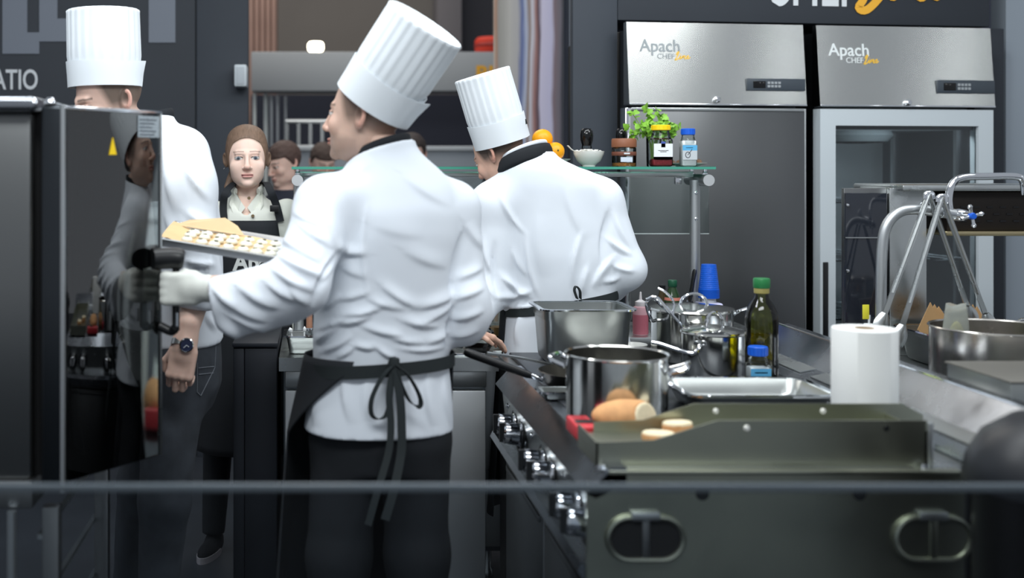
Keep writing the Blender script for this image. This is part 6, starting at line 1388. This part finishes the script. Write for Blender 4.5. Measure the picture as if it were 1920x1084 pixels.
# ------------------------------------------------------------------ stooping chef at the back
Yb = 4.19
p2_ = thing('person', 'person in white chef jacket and tall white hat stooping over the counter', 'person', (.87, Yb, 0))
secs2 = [(1.60, .748, 4.16, .094, .086), (1.568, .762, 4.16, .096, .088), (1.555, .775, 4.16, .108, .094), (1.53, .802, 4.165, .145, .112), (1.47, .825, 4.18, .195, .132), (1.37, .840, Yb, .206, .140), (1.22, .862, Yb, .212, .142), (1.08, .872, Yb, .200, .132), (1.04, .875, Yb, .200, .130), (.97, .885, Yb, .216, .142), (.84, .90, Yb, .245, .152)]
sL2, eL2, wL2 = P(925, 385, 4.16), P(918, 545, 4.13), np.array([.548, 4.035, .990])
sR2, eR2, wR2 = P(1122, 378, 4.20), P(1172, 505, 4.17), P(1140, 545, 4.33)
skin2 = (212, 172, 152)
R2 = frame((-.60, .62, -.48), (-.26, .1, .96)); h2c = P(936, 287, 4.21)
legs2 = [([(.80, Yb, .9), (.79, Yb, .5), (.78, Yb, .09)], (.09, .07, .05)), ([(.98, Yb, .9), (1.0, Yb, .5), (1.01, Yb, .09)], (.09, .07, .05))]
handL2 = np.array([.543, 4.028, .972])
join_body([core_shell(secs2, [([sL2, eL2, wL2], (.05, .042, .03)), ([sR2, eR2, wR2], (.05, .042, .03))], legs2, skin2),
           head_shell(h2c, R2, 0.985, neck=(h2c + (.03, .0, -.05), np.array([.755, 4.17, 1.51]), .054, .062), skin=skin2, lip=(180, 112, 100), brow=(70, 58, 52), iris=(70, 60, 50), stub=.25, hair=((82, 72, 66), lambda q: .95 * short_hair(q))),
           hand_shell(handL2, (.74, .30, -.30), (.25, .1, 1), skin2, thumb_side=(.4, -.8, 0), curl=(10, 20, 14), s=.80, fore=([handL2, eL2], (.026, .04))),
           hand_shell(wR2 + np.array([-.01, .05, 0]), (-.6, .6, -.2), (0, .2, 1), skin2, .004, s=.9, fore=([wR2, wR2 + (-.01, .05, 0)], (.03, .027)))], p2_)
def jack2(p):
    d = loft(p, secs2, 0, 2.35)
    aL = smin(chain(p, [sL2, eL2], (.078, .066), .04), capsule(p, eL2, np.array([.562, 4.052, 1.015]), .066, .050), .04)
    aR = smin(chain(p, [sR2, eR2], (.084, .068), .04), capsule(p, eR2, P(1146, 540, 4.29), .068, .055), .04)
    d = smin(d, smin(aL, capsule(p, sL2 + (.06, 0, .03), sL2, .07, .078), .04), .04); d = smin(d, smin(aR, capsule(p, sR2 + (-.06, 0, .04), sR2, .07, .08), .04), .04)
    d = np.maximum(d, (p[:, 2] - 1.552 - .28 * (p[:, 0] - .75) + .28 * (p[:, 1] - 4.16)) * .93)
    return np.maximum(d, .842 - p[:, 2])
fold2 = [(985, 440, 1010, 560, 6, .006), (935, 365, 985, 440, 6, .005), (1088, 440, 1072, 540, 8, .007), (1140, 400, 1130, 500, 10, -.008), (1150, 400, 1185, 470, 8, .006), (1140, 450, 1185, 480, 7, .007), (1150, 500, 1190, 510, 7, .008), (1130, 530, 1165, 520, 7, .007), (940, 520, 1000, 560, 9, .008), (935, 560, 1000, 545, 8, .008), (1100, 500, 1090, 555, 9, .007),
         (1150, 480, 1110, 540, 10, .008), (925, 460, 935, 560, 7, -.008), (975, 590, 968, 650, 8, .006), (905, 450, 925, 520, 7, .006), (905, 520, 925, 560, 7, .006), (1010, 400, 1020, 520, 20, .004), (1060, 350, 1100, 450, 20, .004), (950, 575, 1010, 572, 6, .008), (1160, 590, 1180, 650, 10, .006), (960, 470, 990, 520, 8, .005)]
garment('jacket', jack2, *bounds([sL2, eL2, wL2, sR2, eR2, wR2, (.68, 4.05, .85), (1.12, 4.33, 1.6)], .10), .0065, M['white_cloth'], p2_, [(a, b, c_, d_, w_ * .85, h_ * 1.5) for a, b, c_, d_, w_, h_ in fold2], .0016, 9, 15)
A = []
for k, z in ((1.06, -.022), (1.12, -.006), (1.06, .020), (.98, .034)):
    A.append([(.745 + .090 * k * math.cos(a), 4.158 + .083 * k * math.sin(a), 1.550 + z + .026 * math.cos(a) - .024 * math.sin(a)) for a in np.linspace(0, 6.2832, 49)])
MB().sheet(np.array(A), .006).build('neckerchief', M['black_cloth'], p2_, angle=180)
A = [[(.742 + .082 * k * math.cos(a), 4.158 + .077 * k * math.sin(a), 1.576 + z + .026 * math.cos(a) - .024 * math.sin(a)) for a in np.linspace(0, 6.2832, 49)] for k, z in ((.99, .0), (1.0, .014), (.97, .020))]
MB().sheet(np.array(A), .003).build('jacket_collar', M['white_cloth'], p2_, angle=180)
trousers(p2_, legs2, [(1.0, .88, Yb, .17, .11), (.80, .89, Yb, .17, .115), (.72, .89, Yb, .15, .1)], M['black_cloth'], .98)
rows = []
for z in np.linspace(1.045, .3, 16):
    k = (1.045 - z) / .745; tt = np.linspace(math.radians(-72), math.radians(75) - 2 * math.pi, 44)
    rows.append(np.stack([.876 + (.208 + .05 * k) * np.sin(tt), Yb - (.139 + .02 * k) * np.cos(tt), np.full(44, z)], 1))
ap = MB().sheet(np.array(rows), -.003).build('apron', M['black_cloth'], p2_, angle=180)
ring_band((.874, Yb, 1.052), .206, .136, .032, .003, tilt=(.16, 0)).build('apron_tie', M['black_ribbon'], ap)
MB().ribbon(crom([P(1082, 560, 4.04), P(1077, 545, 4.03), P(1080, 537, 4.03), P(1087, 545, 4.03), P(1088, 560, 4.04)], 5), (.3, -1, 0), .014, .0015).build('bow_loop', M['black_ribbon'], ap)
toque(p2_, P(942, 268, 4.205), (-.068, -.012, .222), (.6, -.75, 0), .0985, .1000, .258, .085)
for c_ in ((.78, Yb, 0), (1.01, Yb, 0)): shoe(p2_, c_, (-.2, 1, 0), M['black_plastic'], s=.8)

# ------------------------------------------------------------------ chef behind the oven door
Yd = 3.78
p3_ = thing('person', 'person in white chef jacket and grey jeans with a wristwatch behind the oven door', 'person', (-.47, Yd, 0))
secs3 = [(1.70, -.520, Yd, .062, .066), (1.66, -.515, Yd, .082, .090), (1.62, -.502, Yd, .105, .140), (1.56, -.485, Yd, .130, .175), (1.47, -.470, Yd, .150, .198), (1.35, -.460, Yd, .158, .205), (1.2, -.452, Yd, .156, .20), (1.05, -.448, Yd, .150, .196), (.97, -.445, Yd, .150, .20)]
sL3, eL3, wL3 = P(350, 348, 3.62), P(374, 530, 3.55), P(347, 640, 3.47)
sR3, eR3, wR3 = np.array([-.50, 3.97, 1.53]), np.array([-.64, 4.0, 1.26]), np.array([-.86, 3.9, 1.2])
skin3 = (218, 184, 168)
R3 = frame((-.76, -.50, -.30), (-.05, -.05, 1)); h3c = P(203, 187, 3.74)
legs3 = [([(-.435, 3.68, .93), (-.465, 3.64, .50), (-.50, 3.68, .09)], (.105, .078, .058)), ([(-.46, 3.88, .93), (-.57, 3.88, .50), (-.62, 3.92, .09)], (.105, .078, .058))]
h3 = P(346, 648, 3.465)
join_body([core_shell(secs3, [([sL3, eL3, wL3], (.05, .046, .03)), ([sR3, eR3, wR3], (.05, .042, .03))], legs3, skin3),
           head_shell(h3c, R3, 1.10, neck=(h3c + (.035, .01, -.07), np.array([-.51, Yd, 1.62]), .062, .066), skin=skin3, lip=(186, 120, 108), brow=(78, 66, 58), iris=(80, 80, 80), stub=.2, hair=((96, 84, 74), lambda q: .92 * short_hair(q))),
           hand_shell(h3, (-.16, -.06, -.98), (-.10, -1, .05), skin3, .003, 1.02, thumb_side=(-1, 0, 0), curls=((40, 60, 30), (30, 62, 30), (34, 60, 30), (44, 56, 30)), fore=([h3 + (.0, .0, .0), wL3, eL3], (.027, .030, .047))),
           hand_shell(wR3, (-1, -.2, -.1), (0, -.3, 1), skin3, .004, fore=([wR3, eR3], (.028, .04)))], p3_)
def jack3(p):
    d = loft(p, secs3, 0, 2.3)
    aL = smin(chain(p, [sL3, eL3], (.080, .066), .04), capsule(p, eL3, P(366, 566, 3.52), .068, .062), .03)
    aL = np.maximum(aL, -(p @ np.array([.15, 0, 1.0], np.float32) - float(P(366, 578, 3.52) @ np.array([.15, 0, 1.0]))))
    aR = smin(chain(p, [sR3, eR3], (.085, .068), .04), capsule(p, eR3, wR3 + (.06, .02, .01), .068, .055), .04)
    d = smin(d, smin(aL, capsule(p, sL3 + (-.02, .07, .10), sL3, .085, .080), .06), .075); d = smin(d, aR, .05)
    return np.maximum(d, .972 - p[:, 2])
fold3 = [(330, 250, 380, 330, 12, .005), (340, 300, 395, 380, 10, .006), (310, 280, 330, 400, 12, .006), (350, 400, 400, 430, 10, .007), (345, 490, 405, 500, 8, .008), (350, 520, 400, 540, 8, .008), (350, 545, 395, 560, 7, .007), (395, 440, 408, 600, 9, .006), (385, 590, 405, 620, 9, .006), (310, 400, 350, 480, 12, .006)]
garment('jacket', jack3, *bounds([sL3, eL3, sR3, eR3, wR3, (-.62, 3.58, .97), (-.28, 3.98, 1.7)], .10), .009, M['white_cloth'], p3_, [(a, b, c_, d_, w_ * .85, h_ * 1.5) for a, b, c_, d_, w_, h_ in fold3], .0016, 13, 15)
MB().lathe([(.060, -.020), (.064, -.016), (.066, 0), (.063, .010)], (-.518, Yd, 1.700), 30, axis=(-.25, 0, 1)).build('jacket_collar', M['black_cloth'], p3_, angle=180)
tr3 = trousers(p3_, legs3, [(1.05, -.447, Yd, .138, .180), (.95, -.445, Yd, .142, .188), (.84, -.45, Yd, .15, .19), (.76, -.46, Yd, .13, .17)], M['jeans'], 1.04, .010, .005)
# back pocket outline in pale stitching
sti = mat('pale stitching', (128, 134, 142), 0.8)
def on_jeans(px, py): return P(px, py, 3.60)
lx = lambda py: -.30
pk_ = [(372, 652), (404, 646), (402, 690), (376, 742), (369, 735), (370, 652)]
dgs = bpy.context.evaluated_depsgraph_get()
bpy.context.view_layer.update()
def stick(o, px, py, lift=.0015):
    mw = o.matrix_world.inverted(); org = mw @ Vector((0, 0, CZ)); d = (mw.to_3x3() @ Vector(P(px, py, 1.0) - np.array([0, 0, CZ]))).normalized()
    hit, loc, nrm, _ = o.ray_cast(org, d)
    return np.array(o.matrix_world @ loc) + np.array(o.matrix_world.to_3x3() @ nrm) * lift if hit else None
pts = [stick(tr3, a, b_) for a, b_ in [(q[0] * (1 - t) + r_[0] * t, q[1] * (1 - t) + r_[1] * t) for q, r_ in zip(pk_[:-1], pk_[1:]) for t in (0, .33, .66)]]
pts = [q for q in pts if q is not None]
if len(pts) > 3: MB().tube(pts, .0011, 5).build('pocket_stitching', sti, tr3)
for py in (690, 702):
    pts = [q for q in (stick(tr3, a, py - (a - 372) * .1) for a in (372, 382, 392, 400)) if q is not None]
    if len(pts) > 2: MB().tube(pts, .0011, 5).build('pocket_stitching', sti, tr3)
toque(p3_, P(197, 164, 3.75), (-.006, 0, .24), (.9, -.35, 0), .1150, .1150, .246, .078, tag_hole=False)
# wristwatch
wa = (wL3 - eL3) / np.linalg.norm(wL3 - eL3); wc = P(343, 646, 3.465)
A = []
sdv = np.cross(wa, (0, -1, 0)); sdv /= np.linalg.norm(sdv); fdv = np.cross(sdv, wa)
for z in (-.009, -.003, .003, .009):
    A.append([wc + wa * z + .0335 * math.cos(a) * sdv + .0325 * math.sin(a) * fdv for a in np.linspace(0, 6.2832, 41)])
wt = MB().sheet(np.array(A), .0025).build('wristwatch', M['steel'], p3_, angle=30)
dn_ = np.array([.25, -.95, .10]); dn_ /= np.linalg.norm(dn_); fc = wc + dn_ * .034 + np.array([.005, 0, 0])
MB().lathe([(0, -.004), (.020, -.004), (.0215, .0), (.021, .006), (.018, .008), (.0175, .006)], fc, 30, axis=dn_).build('watch_case', M['chrome'], wt)
MB().lathe([(.0178, .0055), (.0, .0062)], fc, 30, axis=dn_).build('watch_dial', mat('navy dial', (18, 28, 60), 0.15), wt)
for a, L in ((.7, .012), (2.4, .009)):
    e1_ = np.cross(dn_, (0, 0, 1)); e1_ /= np.linalg.norm(e1_); e2_ = np.cross(dn_, e1_); MB().tube([fc + dn_ * .0068, fc + dn_ * .0068 + L * (math.cos(a) * e1_ + math.sin(a) * e2_)], .0009, 5).build('watch_hand', M['letter_light'], wt)
for c_ in ((-.50, 3.68, 0), (-.62, 3.92, 0)): shoe(p3_, c_, (-1, -.2, 0), M['black_plastic'])

# ------------------------------------------------------------------ woman in cream blouse
Yw = 4.68; XW = X_(464, Yw)
p4_ = thing('person', 'person in cream blouse and black bib apron looking towards the room', 'person', (XW, Yw, 0))
secs4 = [(1.455, XW, Yw + .01, .050, .052), (1.42, XW, Yw + .008, .062, .060), (1.39, XW, Yw + .005, .105, .080), (1.35, XW + .003, Yw, .140, .095), (1.29, XW + .005, Yw, .152, .108), (1.20, XW + .005, Yw, .152, .118), (1.08, XW, Yw, .145, .108), (.98, XW, Yw, .158, .115), (.86, XW, Yw, .170, .122)]
sL4, eL4, wL4 = np.array([XW - .155, Yw, 1.345]), np.array([XW - .195, Yw + .04, 1.08]), np.array([XW - .17, Yw + .03, .86])
sR4, eR4, wR4 = np.array([XW + .155, Yw, 1.345]), np.array([XW + .195, Yw + .04, 1.08]), np.array([XW + .17, Yw + .03, .86])
skin4 = (230, 200, 185)
R4 = frame((.06, -1, -.02), (-.02, 0, 1)); R4[:, 0] /= 1.13; h4c = P(463, 296, Yw - .02)
legs4 = [([(XW - .085, Yw, .84), (XW - .115, Yw, .46), (XW - .135, Yw - .01, .08)], (.09, .062, .045)), ([(XW + .085, Yw, .84), (XW + .09, Yw, .46), (XW + .09, Yw + .02, .08)], (.09, .062, .045))]
join_body([core_shell(secs4, [([sL4, eL4, wL4], (.04, .035, .026)), ([sR4, eR4, wR4], (.04, .035, .026))], legs4, skin4),
           head_shell(h4c, R4, .96, h=.0020, fem=True, neck=(h4c + (0, .035, -.075), np.array([XW, Yw + .015, 1.36]), .047, .054), skin=skin4, lip=(188, 112, 110), brow=(92, 70, 58), iris=(96, 108, 118), hair=((112, 90, 74), lambda q: np.clip((q[:, 2] - (.080 - 9.0 * q[:, 0] ** 2 - np.clip(q[:, 1] + .055, 0, 1) * 2.6) + .006) / .01, 0, 1))),
           hand_shell(wL4, (.1, -.1, -1), (-1, -.2, 0), skin4, .004, .85, thumb_side=(0, -1, 0), fore=([wL4, eL4], (.023, .034))), hand_shell(wR4, (-.1, -.1, -1), (1, -.2, 0), skin4, .004, .85, thumb_side=(0, -1, 0), fore=([wR4, eR4], (.023, .034)))], p4_)
def blouse(p):
    d = loft(p, secs4, 0, 2.3)
    for s_, e_, w_ in ((sL4, eL4, wL4), (sR4, eR4, wR4)): d = smin(d, chain(p, [s_, e_, e_ + (w_ - e_) * .8], (.062, .056, .045)), .035)
    return np.maximum(np.maximum(d, .862 - p[:, 2]), -(np.sqrt((p[:, 0] - XW) ** 2 + (p[:, 1] - Yw + .075) ** 2) - .062 + .9 * (1.40 - p[:, 2])) * 1.0 - 0.0)
garment('blouse', blouse, *bounds([sL4, eL4, wL4, sR4, eR4, wR4, (XW, Yw - .12, .86), (XW, Yw + .12, 1.46)], .08), .008, M['cream_cloth'], p4_, [(420, 400, 432, 440, 6, .004), (520, 380, 545, 420, 7, .004), (470, 350, 470, 415, 3, .003)], .002, 21, 22)
def front4(x, z):
    S = np.array(sorted(secs4)); rx = np.interp(z, S[:, 0], S[:, 3]) + .012; ry = np.interp(z, S[:, 0], S[:, 4]) + .012; cx = np.interp(z, S[:, 0], S[:, 1])
    return Yw - ry * np.clip(1 - np.abs((x - cx) / rx) ** 2.3, .02, 1) ** (1 / 2.3)
for sg in (-1, 1):   # shirt collar points
    a = [np.array([XW + sg * dx, y, z]) for dx, y, z in ((.004, Yw - .078, 1.372), (.040, Yw - .090, 1.325), (.066, Yw - .075, 1.385), (.058, Yw - .01, 1.442), (.045, Yw - .040, 1.432), (.020, Yw - .072, 1.395))]
    MB().prism(a, (0, -.004, .002)).build('collar', M['cream_cloth'], p4_, flat=True)
    MB().tube(crom([np.array([XW + sg * .045, Yw - .040, 1.434]), np.array([XW + sg * .058, Yw + .0, 1.447]), np.array([XW + sg * .035, Yw + .06, 1.452]), np.array([XW, Yw + .068, 1.452])], 5), .008, 8, ry=2.2).build('collar_band', M['cream_cloth'], p4_)
for px, py in ((466, 372), (474, 405)): c_ = P(px, py, Yw - .105); c_[1] = front4(c_[0], c_[2]) + .004; MB().lathe([(0, .004), (.0055, .004), (.0065, .002), (.0065, -.004)], c_, 14, axis=(0, -1, 0)).build('button', mat('horn button', (118, 100, 72), 0.4), p4_)
rows = []
for z in np.linspace(Z_(414, 4.57), .42, 34):
    hw = np.interp(z, [.42, .95, 1.10, 1.22, 1.33], [.20, .165, .148, .128, .112])
    xs = XW + .008 + np.linspace(-hw, hw, 21); rows.append([(x, (front4(x, max(z, .87)) - (.0 if z > .87 else .10 * (.87 - z)) - .004), z) for x in xs])
ap4 = MB().sheet(np.array(rows), .003).build('apron', M['black_cloth'], p4_, angle=180)
for sg, pp in ((-1, [(421, 416), (419, 385), (424, 360), (438, 343)]), (1, [(526, 416), (518, 385), (507, 358), (497, 342)])):
    pt_ = []
    for i, (a, b_) in enumerate(pp): x, z = X_(a, 4.6), Z_(b_, 4.6); pt_.append((x, (front4(x, min(z, 1.36)) - .006) if i < 3 else Yw - .01, z))
    pt_.append((XW + sg * .05, Yw + .05, 1.455)); MB().ribbon(crom(pt_, 5), (1, .2 * sg, 0), .030, .0015).build('strap', M['black_cloth'], ap4)
MB().box(X_(506, 4.58), X_(523, 4.58), 4.578, 4.584, Z_(397, 4.58), Z_(385, 4.58), .002).build('strap_buckle', M['black_plastic'], ap4)
tx = text('Apach', .094, mat('apron print', (212, 216, 214), 0.6), ap4, (X_(436, 4.56), 4.55, Z_(506, 4.56)), width=X_(541, 4.56) - X_(436, 4.56), bold=.003, ext=.0005)
of = offset_of(ap4)
for v in tx.data.vertices: v.co.y = float(front4(v.co.x + of[0], v.co.z + of[2])) - .0095 - of[1] + (v.co.y + of[1] - 4.55) * .2
def hair_region(q):
    line = .080 - 9.0 * q[:, 0] ** 2 - np.clip(q[:, 1] + .055, 0, 1) * 2.6      # hairline drops towards the ears and the nape
    return np.maximum(np.maximum(line, -.060) - q[:, 2], -.03)
def hair_extra(q):
    d = ell(q, (0, .100, .02), (.045, .035, .045)); d = smin(d, capsule(q, (-.03, .09, -.02), (-.075, .055, -.12), .024, .012), .02)
    d = smin(d, ell(q, (0, .026, .074), (.071, .084, .066)), .03); return np.maximum(d, -(q[:, 2] - .040 + np.clip(q[:, 1] + .02, 0, 1) * 3.5))
hair_shell('hair', h4c, R4, .96, .0032, hair_region, M['hair_brown'], p4_, .0030, hair_extra, .0010)
MB().lathe([(0, -.003), (.003, 0), (0, .003)], h4c + R4 @ np.array([-.104, .012, -.042]), 10).build('earring', M['chrome'], p4_)
trousers(p4_, legs4, [(.95, XW, Yw, .15, .11), (.82, XW, Yw, .165, .115), (.74, XW, Yw, .14, .1)], M['black_cloth'], .92)
for x_, y_ in ((XW - .135, Yw - .01), (XW + .09, Yw + .02)): shoe(p4_, (x_, y_, 0), (.0, -1, 0) if x_ > XW else (-.25, -1, 0), mat('black knit shoe', (24, 26, 30), 0.9), mat('pale sole', (176, 172, 176), 0.6), .80)

# ------------------------------------------------------------------ visitors far behind
def visitor(px, py, Y, face, label, shirt, hairc, seed, s=1.0):
    c = P(px, py, Y); t = thing('person', label, 'person', (c[0], Y, 0)); Rm = frame(face); x = c[0]; zt_ = c[2] - .20; f_ = np.asarray(face, float); y0 = Y + .02
    sc_ = [(zt_ + .05, x, y0, .055, .055), (zt_ + .01, x, y0, .10, .085), (zt_ - .05, x, y0, .18, .11), (zt_ - .2, x, y0, .19, .12), (zt_ - .45, x, y0, .17, .11), (zt_ - .62, x, y0, .18, .12)]
    zh = zt_ - .60
    lg = [([(x + q, y0, zh), (x + q, y0, zh * .52), (x + q, y0, .08)], (.09, .065, .05)) for q in (-.09, .09)]
    ar = [([np.array([x + q * .19, y0, zt_ - .06]), np.array([x + q * .24, y0 + .02, zt_ - .33]), np.array([x + q * .15, y0 - .16, zt_ - .45])], (.045, .04, .03)) for q in (-1, 1)]
    hs = [hand_shell(a[0][2], (-.3 * q, -.6, -.3), (0, -.5, .8), (230, 194, 178), .006, .95) for q, a in zip((-1, 1), ar)]
    join_body([core_shell(sc_, ar, lg, (230, 194, 178), h=.02), head_shell(c, Rm, s, h=.0045, neck=(c + (0, .03, -.08), (x, y0, zt_ - .03), .056, .06), skin=(234, 198, 182), lip=(186, 120, 108), brow=hairc, iris=(80, 70, 60))] + hs, t)
    def f(p):
        d = loft(p, sc_)
        for js, rs in ar: d = smin(d, chain(p, js, (.07, .06, .05)), .03)
        return np.maximum(d, zh - .0 - p[:, 2])
    pts = [j for js, _ in ar for j in js] + [(x, y0, zh), (x, y0, zt_)]
    garment('shirt', f, *bounds(pts, .14), .016, shirt, t, [], .004, seed, 14)
    hair_shell('hair', c, Rm, s, .010, lambda q: np.maximum(-(q[:, 2] - .045 + np.clip(q[:, 1] + .03, 0, 1) * 1.6), -(q[:, 2] + .05)), mat('hair ' + str(hairc), hairc, .7, bump=.5, bscale=120), t, .006, None, .004)
    trousers(t, lg, [(zh + .05, x, y0, .16, .11), (zh - .1, x, y0, .17, .115)], M['black_cloth'], zh + .04, .02)
    for q in (-.09, .09): shoe(t, (x + q, y0 - .02, 0), (0, -1, 0), M['black_plastic'])
visitor(532, 306, 6.75, (-.75, -.6, -.30), 'person with brown hair looking down beyond the glass shelf', mat('dark navy shirt', (44, 48, 60), .9), (82, 64, 58), 31)
visitor(606, 304, 7.7, (.25, -.9, -.40), 'person with bowed head standing beside the brown haired visitor', mat('charcoal top', (60, 60, 66), .9), (74, 60, 54), 33)
visitor(772, 288, 7.2, (-.3, -.9, -.1), 'person mostly hidden behind the chef at the oven', mat('dark brown top', (58, 52, 50), .9), (60, 52, 50), 35)
